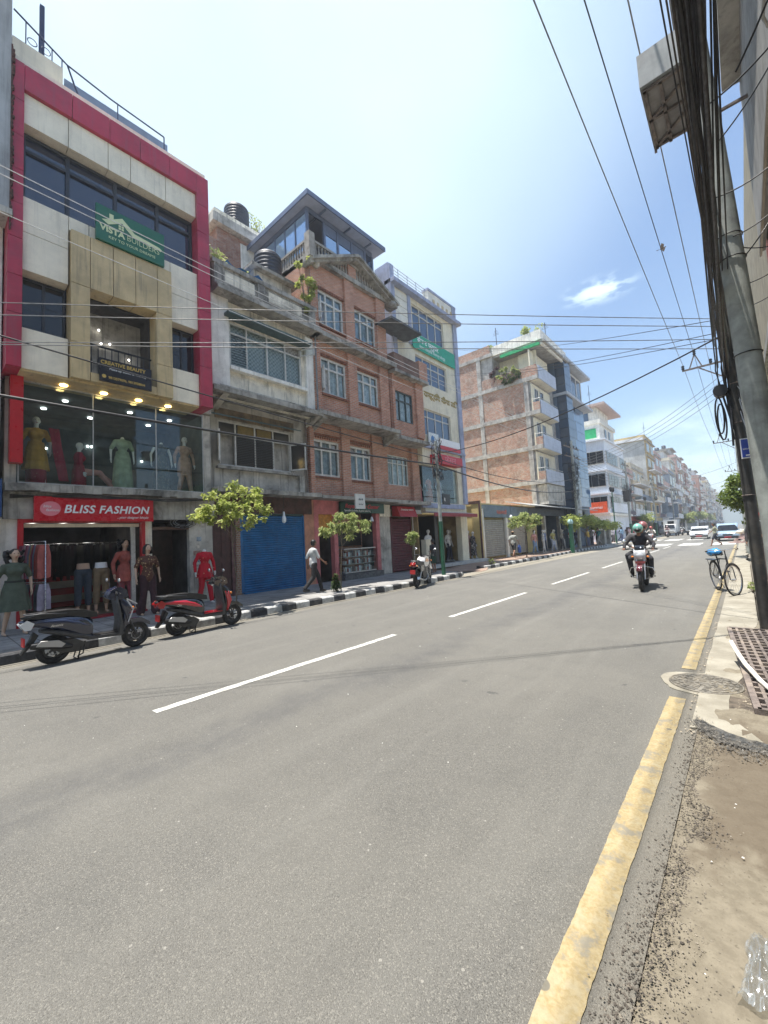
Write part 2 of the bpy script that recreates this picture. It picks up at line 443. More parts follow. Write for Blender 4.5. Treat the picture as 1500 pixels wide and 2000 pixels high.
# tar seam left by a trench that wanders down the near lane, and wheel polish
wob = q.math('MULTIPLY', q.math('SUBTRACT', q.noise(q.pos((.25,.25,.25)), 2.2, 3), .5), 1.3)
seam = q.math('ABSOLUTE', q.math('SUBTRACT', q.math('ADD', x, wob), -3.55))
c = q.mix(q.math('MULTIPLY', q.rng(seam, .5, .0), q.rng(mid, .3, .6, .10, .42)), c, (.085,.085,.088,1))
sp = q.new('ShaderNodeTexVoronoi'); sp.inputs['Scale'].default_value = 9; sp.inputs['Randomness'].default_value = 1; q.l(P, sp.inputs['Vector'])
c = q.mix(q.rng(sp.outputs['Distance'], .075, .045, 0, .55), c, (.42,.40,.36,1))   # pale chips and litter
sw_ = q.new('ShaderNodeVectorMath', operation='ADD'); q.l(P, sw_.inputs[0]); q.l(q.comb(q.math('MULTIPLY', mid, .5), q.math('MULTIPLY', fine, .05)), sw_.inputs[1]); sp2w = sw_.outputs[0]; sp2 = q.new('ShaderNodeTexVoronoi'); sp2.inputs['Scale'].default_value = 1.9; q.l(sp2w, sp2.inputs['Vector'])
c = q.mix(q.math('MULTIPLY', q.rng(sp2.outputs['Distance'], .085, .03), .6), c, (.06,.06,.063,1))  # old drips
wg = q.noise(P, 1.5, 5, .6); dst = q.math('ADD', x, q.math('MULTIPLY', wg, .5))
c = q.mix(q.rng(dst, -8.15, -8.5, 0, .75), c, (.30,.27,.21,1))               # dust swept against the far kerb
c = q.mix(q.rng(dst, -.55, -.2, 0, .5), c, (.19,.17,.135,1))
q.l(c, q.bs.inputs['Base Color']); q.bs.inputs['Roughness'].default_value = .82
q.bs.inputs['Specular IOR Level'].default_value = .35
hh = q.math('ADD', q.math('MULTIPLY', fine, 1.0), q.math('MULTIPLY', agg.outputs['Distance'], -1.0)); q.bump(hh, .006, .8)
ASPH = m_

m_ = newmat('earth'); q = NT(m_); P = q.pos(); x, y, z = q.sep(P)
n1 = q.noise(P, 1.1, 7, .65); n2 = q.noise(P, 14, 6, .7); n3 = q.noise(P, 4, 4, .6, .6)
c = q.mix(q.rng(n2, .32, .68), (.145,.124,.090,1), (.205,.178,.132,1))
c = q.mix(q.rng(n1, .5, .68, 0, .45), c, (.30,.27,.21,1))
c = q.mix(q.rng(q.noise(P, 60, 3), .62, .70, 0, .7), c, (.10,.085,.06,1))
damp = q.math('MULTIPLY', q.rng(q.math('ADD', y, q.math('MULTIPLY', n3, 1.2)), 3.0, 3.35), q.rng(q.math('ADD', y, q.math('MULTIPLY', n3, .8)), 4.9, 4.5))
damp = q.math('MULTIPLY', damp, q.rng(q.math('ADD', x, q.math('MULTIPLY', n3, .3)), -.22, -.10))
c = q.mix(q.math('MULTIPLY', damp, .65), c, (.085,.063,.042,1))
q.l(c, q.bs.inputs['Base Color']); q.bs.inputs['Roughness'].default_value = .95
q.bump(q.math('ADD', q.math('MULTIPLY', n2, .6), n3), .02, .7); EARTH = m_

m_ = newmat('gutter_concrete'); q = NT(m_); P = q.pos(); x, y, z = q.sep(P)
n1 = q.noise(P, 2.2, 7, .66); n2 = q.noise(P, 40, 5, .7)
c = q.mix(q.rng(n1, .35, .7), (.22,.20,.158,1), (.33,.305,.25,1)); c = q.mix(q.rng(n2, .58, .72, 0, .45), c, (.15,.13,.10,1))
q.l(c, q.bs.inputs['Base Color']); q.bs.inputs['Roughness'].default_value = .9; q.bump(q.math('ADD', n2, n1), .01, .6); GUT = m_

concrete = pm('concrete', (.40,.385,.35,1), .85, .18, 3, bump=.006, bscale=30, grime=.55, gscale=1.1, streak=.35)
conc_dark = pm('weathered_concrete', (.38,.36,.32,1), .9, .22, 3, bump=.012, bscale=18, grime=.75, gcol=(.03,.028,.025,1), streak=.5)
conc_lt = pm('pale_concrete', (.33,.315,.28,1), .85, .15, 3, bump=.005, bscale=30, grime=.35, streak=.25)
pave_m = tiles('pavement_slabs', (.27,.265,.255,1), (.34,.33,.315,1), (.12,.115,.11,1), .3, .3, .01, grime=.5)
pave_red = tiles('red_pavers', (.33,.22,.165,1), (.40,.28,.21,1), (.22,.18,.14,1), .2, .1, .008, grime=.35)
kerb_w = pm('kerb_white_paint', (.50,.50,.48,1), .75, .2, 9, bump=.006, bscale=40, grime=.6, gscale=3, gcol=(.16,.15,.13,1), streak=.2)
kerb_b = pm('kerb_black_paint', (.035,.036,.04,1), .7, .3, 9, bump=.006, bscale=40, grime=.5, gscale=3, gcol=(.14,.13,.12,1))
white_line = pm('road_white_paint', (.56,.55,.51,1), .7, .12, 20, bump=.003, bscale=90, grime=.7, gscale=6, gcol=(.25,.24,.21,1))

structure(MB().quad((-320,-60,-.12),(320,-60,-.12),(320,1150,-.12),(-320,1150,-.12)).build('ground', pm('far_ground', (.2,.18,.15,1), .95, .2, .05)))
g = MB()
for i in range(70):      # road surface with its slight camber, in strips
    y0 = -14+i*1.0 if i < 40 else 26+(i-40)*((600-26)/30); y1 = -14+(i+1)*1.0 if i < 39 else 26+(i-39)*((600-26)/30)
    xl = -12.0 if 14.0 < y0 < 19 else (-9.1 if y0 < 16 else -9.9-min(1.6, (y0-16)*.025))
    g.quad((xl,y0,0),(-.42,y0,0),(-.42,y1,0),(xl,y1,0))
structure(g.build('road', ASPH))
# shoulder on the near side: broken concrete gutter, mud and gravel - a real uneven sheet
random.seed(3)
def sheet(name, mat, x0, x1, y0, y1, nx, ny, f):
    mb = MB(); vs = []
    for j in range(ny+1):
        for i in range(nx+1):
            X = x0+(x1-x0)*i/nx; Y = y0+(y1-y0)*j/ny; vs.append((X, Y, f(X, Y)))
    fs = [(j*(nx+1)+i, j*(nx+1)+i+1, (j+1)*(nx+1)+i+1, (j+1)*(nx+1)+i) for j in range(ny) for i in range(nx)]
    mb.add(vs, fs, True); return structure(mb.build(name, mat))
from mathutils import noise as mn
def fe(X, Y):
    e = mn.noise(Vector((X*3, Y*3, 1)))*.02+mn.noise(Vector((X*11, Y*11, 4)))*.008
    t = min(1, max(0, (X+.50)/.15)); return -.03+t*(.04+e*1.0)
sheet('earth_verge', EARTH, -.50, 3.0, -4, 9.0, 60, 130, fe)
# gutter slab, chipped outline
def blobpoly(name, mat, pts, z, th, cat=None):
    """flat slab with a given ragged outline"""
    n = len(pts); mb = MB(); vs = [(a, b, z) for a, b in pts]+[(a, b, z-th) for a, b in pts]
    mb.add(vs, [tuple(range(n))]+[(i, n+i, n+(i+1) % n, (i+1) % n) for i in range(n)]); return structure(mb.build(name, mat))
pts = []
for i in range(40): pts.append((-.46+random.uniform(-.008,.008), 4.05+i*(60-4.05)/40 if i > 12 else 4.05+i*.4))
pts = sorted(pts, key=lambda p: p[1])
rt = [(-.06+.07*math.sin(p[1]*2.3)+random.uniform(-.02,.02)-(.12 if 4.4 < p[1] < 7.8 else 0), p[1]) for p in pts][::-1]
blobpoly('gutter', GUT, [(a, b) for a, b in pts]+[(a, b) for a, b in rt]+[(-.2, 3.98), (-.34, 4.12)], .016, .08)
# near pavement on the right beyond the pole
structure(MB().box(.24, 4, 9.0, 400, -.1, .14).build('near_pavement', pave_red))
k_e = thing('kerb', 'plain pale concrete kerb along the right-hand pavement', 'kerb', (.17, 9, 0), kind='structure')
proto = None
for i in range(40):
    mb = MB().box(.11, .235, 9.0+i*.9, 9.0+i*.9+.885, -.05, .155)
    if proto is None: proto = mb.build('kerb_stone', conc_lt, k_e, at=(.17, 9.0, 0))
    else: inst(proto, k_e, (.17, 9.0+i*.9, 0))

# pavements of the far side
def ramp(name, mat, rows):
    mb = MB()
    for (a, b), (c_, d) in zip(rows, rows[1:]): mb.quad(a, b, d, c_)
    return structure(mb.build(name, mat))
ramp('pavement', pave_m, [((-16.5,-14,.15),(-9.0,-14,.15)), ((-16.5,14.2,.15),(-9.0,14.2,.15)), ((-16.5,15.3,.14),(-9.4,15.3,.11)), ((-16.5,16.6,.13),(-9.9,16.6,.05))])
ramp('driveway_apron', pave_red, [((-16.5,16.6,.13),(-9.9,16.6,.05)), ((-16.5,17.2,.14),(-9.2,17.0,.012)), ((-16.5,18.6,.15),(-9.35,17.9,.012)), ((-16.5,19.4,.15),(-9.85,19.0,.10)), ((-16.5,20.2,.15),(-9.85,20.2,.15))])
ramp('far_pavement', pave_red, [((-16.5,20.2,.15),(-9.85,20.2,.15)), ((-16.5,45,.15),(-10.4,45,.15)), ((-16.5,110,.15),(-11.3,110,.15)), ((-19,400,.15),(-13,400,.15))])

def kerb_stone(mb, x0, y0, x1, y1, zt, w=.17, r=.025):
    d = Vector((x1-x0, y1-y0, 0)); d.normalize(); n = Vector((d.y, -d.x, 0))    # n points to the road
    a = Vector((x0, y0, 0)); b = Vector((x1, y1, 0))
    prof = [(-w, -.05), (-w, zt), (-.02, zt), (.004, zt-.03), (.014, -.05)]
    vs = [tuple(p+n*u+Vector((0,0,zz))) for p in (a, b) for u, zz in prof]; k = len(prof)
    mb.add(vs, [(i, i+k, (i+1) % k+k, (i+1) % k) for i in range(k)]+[tuple(range(k))[::-1], tuple(range(k, 2*k))])
kb = thing('kerb', 'kerb painted in black and white blocks in front of the near shops', 'kerb', (-8.8, 1, 0), kind='structure')
protos = {}
yy = -6.0; i = 0
while yy < 14.15:
    L = .43
    if i < 2: pass
    key = i % 2
    if key not in protos:
        mb = MB(); kerb_stone(mb, -8.82, yy+.004, -8.82, yy+L-.004, .165); protos[key] = mb.build('kerb_stone', kerb_w if key else kerb_b, kb, at=(-8.82, yy, 0)); protos[key, 'y'] = yy
    else: inst(protos[key], kb, (-8.82, yy, 0))
    yy += L; i += 1
# curved return into the driveway, then the island nose and the kerb that goes on beyond it
def kerb_run(pts, parent, L=.43, zt=.165, start=0):
    cur = Vector((*pts[0], 0)); k = start
    for a, b in zip(pts, pts[1:]):
        d = math.dist(a, b); n = max(1, round(d/L))
        for j in range(n):
            p0 = (a[0]+(b[0]-a[0])*j/n, a[1]+(b[1]-a[1])*j/n); p1 = (a[0]+(b[0]-a[0])*(j+1)/n, a[1]+(b[1]-a[1])*(j+1)/n)
            u = ((p1[0]-p0[0])*.01, (p1[1]-p0[1])*.01)
            mb = MB(); kerb_stone(mb, p0[0]+u[0], p0[1]+u[1], p1[0]-u[0], p1[1]-u[1], zt if not callable(zt) else zt(p0[1]))
            mb.build('kerb_stone', (kerb_b, kerb_w)[k % 2], parent, at=(p0[0], p0[1], 0)); k += 1
kerb_run([(-8.82, 14.15), (-8.95, 14.9), (-9.35, 15.7), (-9.9, 16.4)], kb, start=1, zt=lambda y_: .165 if y_ < 14.8 else (.13 if y_ < 15.4 else .08))
kb2 = thing('kerb', 'striped kerb that starts with a rounded nose beyond the driveway', 'kerb', (-9.7, 18.3, 0), kind='structure')
kerb_run([(-10.1, 18.25), (-9.75, 18.35), (-9.62, 18.8), (-9.75, 25), (-10.3, 45)], kb2, L=.5)
mb = MB(); mb.box(-11.0, -10.35, 45, 110, 0, .15)
structure(MB().box(-11.2, -10.5, 45, 105, .0, .155).build('kerb_strip', kerb_w))

# markings
ln = thing('centre_line', 'broken white centre line down the middle of the road', 'road marking', (-4.66, 2, 0), kind='structure')
random.seed(5)
for a, b in [(1.62,5.45),(7.2,11.05),(13.1,17.1),(19.1,22.9),(24.9,28.8),(30.8,34.6),(36.5,40.2)]:
    mb = MB(); n = int((b-a)/.12); L = []; Rr = []
    for k in range(n+1):
        t = a+(b-a)*k/n; L.append((-4.715+random.uniform(-.006,.006), t, .004)); Rr.append((-4.605+random.uniform(-.006,.006), t+random.uniform(-.01,.01), .004))
    mb.add(L+Rr, [(k, n+1+k, n+2+k, k+1) for k in range(n)]); mb.build('dash', white_line, ln, at=(-4.66, a, 0))
zb = thing('zebra_crossing', 'worn white bars of the zebra crossing in front of the parked cars', 'road marking', (-5, 46, 0), kind='structure')
for row, (ya, yb) in enumerate([(41, 46), (56, 62)]):
    pr = None
    for k in range(5 if row == 0 else 5):
        x0 = -2.1-k*2.2 if row == 0 else -2.9-k*2.1
        MB().quad((x0,ya,.006),(x0+1.45,ya,.006),(x0+1.45,yb,.006),(x0,yb,.006)).build('bar', white_line, zb)
# yellow edge line: chipped outline, worn film
m_ = newmat('road_yellow_paint'); q = NT(m_); P = q.pos(); n1 = q.noise(P, 7, 8, .7); n2 = q.noise(P, 70, 3, .6)
c = q.mix(q.rng(n2, .35, .65), (.29,.22,.105,1), (.36,.285,.155,1)); c = q.mix(q.rng(n1, .38, .5, .5, 0), c, (.36,.32,.22,1))
c = q.mix(q.rng(n1, .50, .62, 0, .85), c, (.20,.185,.15,1))
v_ = q.new('ShaderNodeTexVoronoi'); v_.inputs['Scale'].default_value = 5; q.l(P, v_.inputs['Vector'])
c = q.mix(q.rng(v_.outputs['Distance'], .13, .10, 0, .85), c, (.11,.105,.09,1))
q.l(c, q.bs.inputs['Base Color']); q.bs.inputs['Roughness'].default_value = .75; q.bump(n2, .004, .6); YEL = m_
yl = thing('edge_line', 'worn yellow edge line along the right side of the road', 'road marking', (-.61, 2, 0), kind='structure')
for a, b in [(-3,4.72),(5.72,9.9),(9.93,14.5),(14.7,24),(24.3,40),(47,90)]:
    n = max(6, int((b-a)/.022)) if b < 16 else 20; L = []; Rr = []; wl = wr = 0
    for k in range(n+1):
        t = a+(b-a)*k/n; wl = wl*.5+random.uniform(-.0022,.0022); wr = wr*.5+random.uniform(-.0022,.0022)
        L.append((-.676+wl, t, .005)); Rr.append((-.545+wr, t, .005))
    MB().add(L+Rr, [(k, n+1+k, n+2+k, k+1) for k in range(n)]).build('stretch', YEL, yl, at=(-.61, a, 0))

# gravel and litter
random.seed(9)
def scatter(name, mat, n, fpos, smin, smax, label, cat):
    mb = MB()
    for i in range(n):
        X, Y, Z = fpos(); s_ = smin+(smax-smin)*random.random()**2.6; 
        q_ = [Vector((random.uniform(.5,1)*a, random.uniform(.5,1)*b, random.uniform(.3,.7)*c_))*s_+Vector((X,Y,Z)) for a, b, c_ in ((1,0,0),(0,1,0),(-1,0,0),(0,-1,0),(0,0,1),(0,0,-.4))]
        mb.add(q_, [(0,1,4),(1,2,4),(2,3,4),(3,0,4),(1,0,5),(2,1,5),(3,2,5),(0,3,5)])
    return tag(mb.build(name, mat), label, cat, kind='stuff')
def gp():
    Y = random.uniform(.9, 4.2); X = -.40+.035*math.sin(Y*3.1)+random.gauss(0, .05)+(.05 if Y > 2.6 else 0); return X, Y, .012 if X > -.4 else .003
scatter('gravel', pm('grit', (.10,.085,.07,1), .95, .4, 30, grime=.3), 6500, gp, .0015, .009, 'dark grit washed along the broken road edge', 'gravel')
scatter('gravel', pm('light_grit', (.22,.19,.15,1), .95, .4, 30, grime=.3), 6000, lambda: (gp()[0]+random.gauss(.02,.05), random.uniform(.9,4.2), .014), .0012, .006, 'fine pale grit mixed along the broken road edge', 'gravel')
def gp2():
    Y = random.uniform(3.9, 8.6); X = random.choice((-.47,-.12))+random.gauss(0, .03); return X, Y, .015
scatter('gravel', pm('pale_grit', (.34,.29,.22,1), .95, .4, 30), 700, gp2, .004, .016, 'pale crumbs of broken concrete beside the manhole and grate', 'gravel')
def lp():
    return random.uniform(-8, -.5), random.uniform(.6, 14), .004
scatter('litter_specks', pm('paper_bits', (.75,.74,.7,1), .8, .05, 10), 90, lp, .004, .011, 'tiny white scraps scattered over the asphalt', 'litter')
def gp3():
    t_ = random.random(); return -.46+t_*.6+random.gauss(0,.02), 4.22-.35*math.sin(t_*3)-.1*t_+random.gauss(0,.07), .024
scatter('gravel', pm('mid_grit', (.13,.12,.105,1), .9, .5, 30), 1500, gp3, .003, .013, 'loose stones lying on the painted shadow patch in the gutter', 'gravel')
def lp2():
    return random.uniform(-.35, .6), random.uniform(1, 4.5), .022
scatter('litter_specks', _M['paper_bits'], 45, lp2, .003, .008, 'tiny white scraps scattered over the earth verge', 'litter')

# cast shadow over the wet gutter edge, painted as a dark slab
mw = pm('shadowed_wet_silt', (.060,.060,.058,1), .6, .5, 26, bump=.02, bscale=60, grime=.75, gcol=(.16,.14,.11,1), gscale=14)
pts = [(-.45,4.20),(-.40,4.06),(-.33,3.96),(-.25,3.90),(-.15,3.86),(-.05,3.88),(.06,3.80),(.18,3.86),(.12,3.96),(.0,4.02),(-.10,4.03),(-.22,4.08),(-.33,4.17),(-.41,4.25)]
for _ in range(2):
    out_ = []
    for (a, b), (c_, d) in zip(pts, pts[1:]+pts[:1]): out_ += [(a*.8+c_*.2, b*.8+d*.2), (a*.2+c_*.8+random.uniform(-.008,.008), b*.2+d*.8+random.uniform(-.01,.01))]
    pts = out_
structure(blobpoly('gutter_shadow_patch', mw, pts, .0215, .03))

# manhole cover
mt = thing('manhole_cover', 'round cast-iron manhole cover set in the gutter beside the yellow line', 'manhole cover', (-.435, 5.24, 0))
iron = pm('cast_iron', (.16,.145,.12,1), .65, .3, 20, bump=.002, grime=.5, gcol=(.30,.26,.20,1), gscale=8)
mb = MB(); n = 40
mb.torus((-.435,5.24,.014), .292, .010, 'Z', 40, 6); mb.build('rim', iron, mt)
mb = MB(); mb.lathe([(.282,.0),(.282,.018),(.001,.018)], (-.435,5.24,0), 40); mb.build('lid', iron, mt)
mb = MB()
for ri, cnt in ((.25,18),(.205,15),(.16,11),(.115,8),(.07,5)):
    for k in range(cnt):
        a = 2*math.pi*k/cnt+ri*9; da = .62*math.pi/cnt
        vs = [(-.435+rr*math.cos(a+s_), 5.24+rr*math.sin(a+s_), zz) for zz in (.017,.023) for rr, s_ in ((ri-.013,-da),(ri+.013,-da),(ri+.013,da),(ri-.013,da))]
        mb.add(vs, [(4,5,6,7),(0,1,5,4),(1,2,6,5),(2,3,7,6),(3,0,4,7)])
mb.build('tread_lugs', iron, mt)
mb = MB(); pts = [(-.435+(.36+.03*math.sin(3*a)+random.uniform(-.01,.01))*math.cos(a)*1.02, 5.24+(.38+.03*math.cos(5*a))*math.sin(a)) for a in [2*math.pi*i/48 for i in range(48)]]
structure(blobpoly('concrete_patch', GUT, [(max(a, -.82), b) for a, b in pts], .010, .03))

# drain grate, sitting askew over the drain
gt = thing('drain_grate', 'rusty iron drain grate lying at the foot of the dark pole', 'drain grate', (-.31, 8.05, .03))
rust = pm('rusty_iron', (.165,.135,.12,1), .75, .25, 12, bump=.003, grime=.6, gcol=(.33,.27,.21,1), gscale=4)
A = Vector((-.31,8.05,.035)); dy = (Vector((-.05,4.62,.035))-A); Ly = dy.length; dy.normalize(); dx = Vector((-dy.y, dy.x, 0)); dx = dx if dx.x > 0 else -dx
def gb(u0, v0, u1, v1, w, h, nm): MB().bar(A+dx*u0+dy*v0, A+dx*u1+dy*v1, w, h).build(nm, rust, gt)
gb(0,0,.0,Ly,.05,.05,'frame_bar'); gb(1.05,0,1.05,Ly,.05,.05,'frame_bar'); gb(0,.02,1.05,.02,.05,.05,'frame_bar'); gb(0,Ly-.02,1.05,Ly-.02,.05,.05,'frame_bar')
for k in range(1, 13): gb(k*.081,.04,k*.081,Ly-.04,.028,.042,'bar')
for k in range(1, 22): gb(.03,k*Ly/22,1.02,k*Ly/22,.045,.03,'cross_bar')
structure(MB().box(-.30,.85,4.6,8.1,.0,.012).build('drain_floor', pm('drain_mud', (.10,.08,.06,1), .8, .4, 10, grime=.6)))

# white pipe and plastic bag
tag(MB().tube([(-.235,6.22,.24),(-.19,6.0,.19),(-.12,5.72,.13),(-.02,5.38,.08),(.12,4.95,.05),(.3,4.6,.04)], .022, 8).build('plastic_pipe', pm('white_plastic_pipe', (.80,.78,.70,1), .4, .08, 12, grime=.25, gcol=(.45,.40,.25,1), gscale=3)),
    'bent white plastic pipe lying across the corner of the drain grate', 'pipe')
random.seed(21)
bm_ = newmat('clear_film'); q = NT(bm_); o_ = q.n['Material Output']
t1 = q.new('ShaderNodeBsdfTransparent'); t1.inputs[0].default_value = (.86,.87,.86,1); g1 = q.new('ShaderNodeBsdfGlossy'); g1.inputs['Roughness'].default_value = .08
d1 = q.new('ShaderNodeBsdfDiffuse'); d1.inputs[0].default_value = (.55,.56,.55,1)
f1 = q.new('ShaderNodeMixShader'); f1.inputs[0].default_value = .16; q.l(t1.outputs[0], f1.inputs[1]); q.l(d1.outputs[0], f1.inputs[2])
f2 = q.new('ShaderNodeMixShader'); f2.inputs[0].default_value = .22; q.l(f1.outputs[0], f2.inputs[1]); q.l(g1.outputs[0], f2.inputs[2]); q.l(f2.outputs[0], o_.inputs[0])
mb = MB(); nn = 34; vs = []
for j in range(nn+1):
    for i in range(nn+1):
        u, v = i/nn-.5, j/nn-.5
        X = -.055+u*.17+.03*v; Y = 1.99+v*.30+.05*u; e = max(0, 1-4*max(abs(u), abs(v))**2*1.0)
        h = .03*e+.08*abs(mn.noise(Vector((u*5,v*4,7))))*e+.035*abs(mn.noise(Vector((u*14,v*9,2))))+.012*abs(mn.noise(Vector((u*30,v*26,5))))
        vs.append((X+.012*mn.noise(Vector((v*6,u*3,3))), Y+.03*mn.noise(Vector((u*4,v*5,9))), .026+h))
fs = [(j*(nn+1)+i, j*(nn+1)+i+1, (j+1)*(nn+1)+i+1, (j+1)*(nn+1)+i) for j in range(nn) for i in range(nn)]
mb.add(vs, fs, True); tag(mb.build('plastic_bag', bm_), 'clear crumpled plastic bag lying on the earth verge', 'plastic bag')
# far hills
hm = pm('hazy_hills', (.09,.12,.10,1), .95, .2, .002)
mb = MB(); n = 60; vs = []
for j, (dist, hgt) in enumerate([(900, 0), (960, 1), (1100, 1.5)]):
    for i in range(n+1):
        X = -310+620*i/n; h = hgt*(22+12*mn.noise(Vector((X*.006, j*2, 0)))+5*mn.noise(Vector((X*.03, j, 3))))
        vs.append((X, dist, -.05+min(50, max(0, h))))
mb.add(vs, [(j*(n+1)+i, j*(n+1)+i+1, (j+1)*(n+1)+i+1, (j+1)*(n+1)+i) for j in range(2) for i in range(n)], True)
structure(mb.build('hills', hm))
# ------------------------------------------------------------------ shared building materials
cream_panel = pm('cream_cladding', (.88,.80,.63,1), .45, .06, 2, grime=.18, gcol=(.25,.22,.17,1), streak=.22)
gold_panel = pm('gold_cladding', (.60,.46,.24,1), .42, .10, 2, grime=.2, gcol=(.16,.13,.09,1), streak=.45)
red_panel = pm('crimson_cladding', (.44,.03,.065,1), .4, .12, 2, grime=.2, gcol=(.22,.10,.13,1), streak=.3)
red_panel2 = pm('bright_red_cladding', (.50,.012,.022,1), .35, .08, 3, grime=.1)
joint_m = pm('dark_joint', (.03,.028,.026,1), .8)
dark_glass = glassmat('blue_tinted_glass', (.012,.025,.055,1), .03, .9)
black_glass = glassmat('dark_window_glass', (.006,.008,.012,1), .04, .45)
blue_glass = glassmat('mirror_blue_glass', (.03,.07,.14,1), .03, 1.0)
clear = clearglass('clear_glass', .012)
shopglass = clearglass('display_glass', .035)
alu = pm('aluminium', (.45,.46,.47,1), .35, .08, 10, metal=.6)
dark_alu = pm('dark_bronze_frame', (.025,.03,.04,1), .4, .1, 8)
white_frame = pm('white_painted_frame', (.62,.61,.57,1), .55, .1, 8, grime=.3, gcol=(.2,.18,.15,1), gscale=4)
plaster_g = pm('grey_plaster', (.53,.50,.44,1), .9, .16, 2, bump=.004, grime=.6, gcol=(.07,.065,.055,1), streak=.6)
plaster_c = pm('old_cream_plaster', (.84,.78,.64,1), .9, .14, 2, bump=.004, grime=.55, gcol=(.10,.095,.08,1), gscale=1.5, streak=.6)
plaster_w = pm('white_plaster', (.85,.83,.76,1), .85, .1, 2, bump=.003, grime=.35, gcol=(.25,.24,.2,1), streak=.4)
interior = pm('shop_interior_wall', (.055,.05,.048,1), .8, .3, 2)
interior_w = pm('shop_interior_panel', (.25,.24,.22,1), .7, .1, 3)
inner_floor = pm('shop_floor_tile', (.20,.19,.17,1), .4, .15, 3)
black = pm('black_plastic', (.012,.012,.013,1), .45, .2, 20)
steel = pm('brushed_steel', (.55,.55,.55,1), .3, .1, 20, metal=.8)
red_brick = brick('red_brick', (.50,.185,.11,1), (.63,.285,.175,1), (.52,.44,.37,1), .24, .075, .014, dark=.3)
red_brick_lo = brick('shaded_red_brick', (.48,.19,.12,1), (.60,.285,.18,1), (.52,.45,.38,1), .24, .072, .013, dark=.35)

def panels(bld, X, t, rects, mat, gap=.012, name='panel', back=True):
    for (y0,y1,z0,z1) in rects:
        MB().box(X-t, X, y0+gap/2, y1-gap/2, z0+gap/2, z1-gap/2).build(name, mat, bld)
    if back:
        b = MB()
        for (y0,y1,z0,z1) in rects: b.box(X-t+.002, X-.03, y0+.001, y1-.001, z0+.001, z1-.001)
def win(bld, X, y0, y1, z0, z1, cols=3, tz=None, fm=None, gm=None, fr=.05, dep=.07, ys=None, curtain=None, open_=(), label=None, skip=(), tcols=True, name='window', plane='X'):
    """window: the frame is the part, every pane (and curtain) a sub-part. X = outer face of the frame."""
    fm = fm or white_frame; gm = gm or clear
    S = (lambda mb, a, b, c, d, e, f: mb.box(a, b, c, d, e, f)) if plane == 'X' else (lambda mb, a, b, c, d, e, f: mb.box(c, d, -a, -b, e, f))
    ys = ys or [y0+(y1-y0)*i/cols for i in range(cols+1)]
    fb = MB(); xi = X-dep
    S(fb, xi, X, y0, y1, z0, z0+fr); S(fb, xi, X, y0, y1, z1-fr, z1)
    S(fb, xi, X, y0, y0+fr, z0+fr, z1-fr); S(fb, xi, X, y1-fr, y1, z0+fr, z1-fr)
    for yy in ys[1:-1]: S(fb, xi, X, yy-fr/2, yy+fr/2, z0+fr, z1-fr)
    if tz:
        for a, b in zip(ys, ys[1:]):
            lo = a+(fr if a == ys[0] else fr/2); hi = b-(fr if b == ys[-1] else fr/2)
            S(fb, xi, X-.003, lo, hi, tz-fr/2, tz+fr/2)
    w = fb.build(name, fm, bld)
    if label: w['label'] = label
    for i, (a, b) in enumerate(zip(ys, ys[1:])):
        lo = a+(fr if a == ys[0] else fr/2); hi = b-(fr if b == ys[-1] else fr/2)
        cells = [(z0+fr, (tz-fr/2) if tz else z1-fr)]+([(tz+fr/2, z1-fr)] if tz else [])
        for k, (c0, c1) in enumerate(cells):
            if (i, k) in skip: continue
            if (i, k) in open_:      # casement swung outwards
                oo = MB(); wd = hi-lo; s_ = -1 if i == 0 else 1
                hy = lo if i == 0 else hi
                fx = lambda t_: (X+.02+wd*t_*.86, hy+s_*wd*t_*.45)
                p0, p1 = fx(0), fx(1)
                if plane == 'X':
                    for (ta, tb) in ((0,.1),(.9,1)):
                        a_, b_ = fx(ta), fx(tb); oo.bar((*((a_[0]+b_[0])/2, (a_[1]+b_[1])/2), c0), ((a_[0]+b_[0])/2, (a_[1]+b_[1])/2, c1), .05, .04)
                    for zz in (c0+.03, c1-.03): oo.bar((*p0, zz), (*p1, zz), .035, .05)
                    s2 = oo.build('casement', fm, w)
                    MB().quad((*p0,c0),(*p1,c0),(*p1,c1),(*p0,c1)).build('pane', gm, w)
                continue
            g = MB(); S(g, X-dep*.6, X-dep*.6+.008, lo, hi, c0, c1); g.build('pane', gm, w)
    if curtain:
        n = 60; cm = curtain; cb = MB(); vs = []
        for i in range(n+1):
            t = y0+fr+(y1-y0-2*fr)*i/n; d = X-dep-.06+.018*math.sin(i*1.9)+.008*math.sin(i*4.7)
            vs += [(d, t, z0+fr), (d, t, z1-fr)] if plane == 'X' else [(t, -d, z0+fr), (t, -d, z1-fr)]
        cb.add(vs, [(2*i, 2*i+2, 2*i+3, 2*i+1) for i in range(n)], True); cb.build('curtain', cm, w)
    return w
def grille(bld, X, y0, y1, z0, z1, n, mat, name='window_bars'):
    mb = MB()
    for i in range(n): zz = z0+(z1-z0)*(i+.5)/n; mb.box(X, X+.012, y0, y1, zz-.008, zz+.008)
    mb.build(name, mat, bld)
def roomback(bld, x0, x1, y0, y1, z0, z1, mat, name='room'):
    """open-fronted room: five inner faces with thickness"""
    mb = MB(); t = .05
    mb.box(x0-t, x0, y0, y1, z0, z1); mb.box(x0, x1, y0-t, y0, z0, z1); mb.box(x0, x1, y1, y1+t, z0, z1); mb.box(x0, x1, y0, y1, z1, z1+t)
    mb.build(name, mat, bld); MB().box(x0, x1, y0, y1, z0-t, z0).build(name+'_floor', inner_floor, bld)
def rail(bld, pts, r, mat, posts=0, h=0, name='railing'):
    mb = MB().tube(pts, r, 6)
    return mb.build(name, mat, bld)

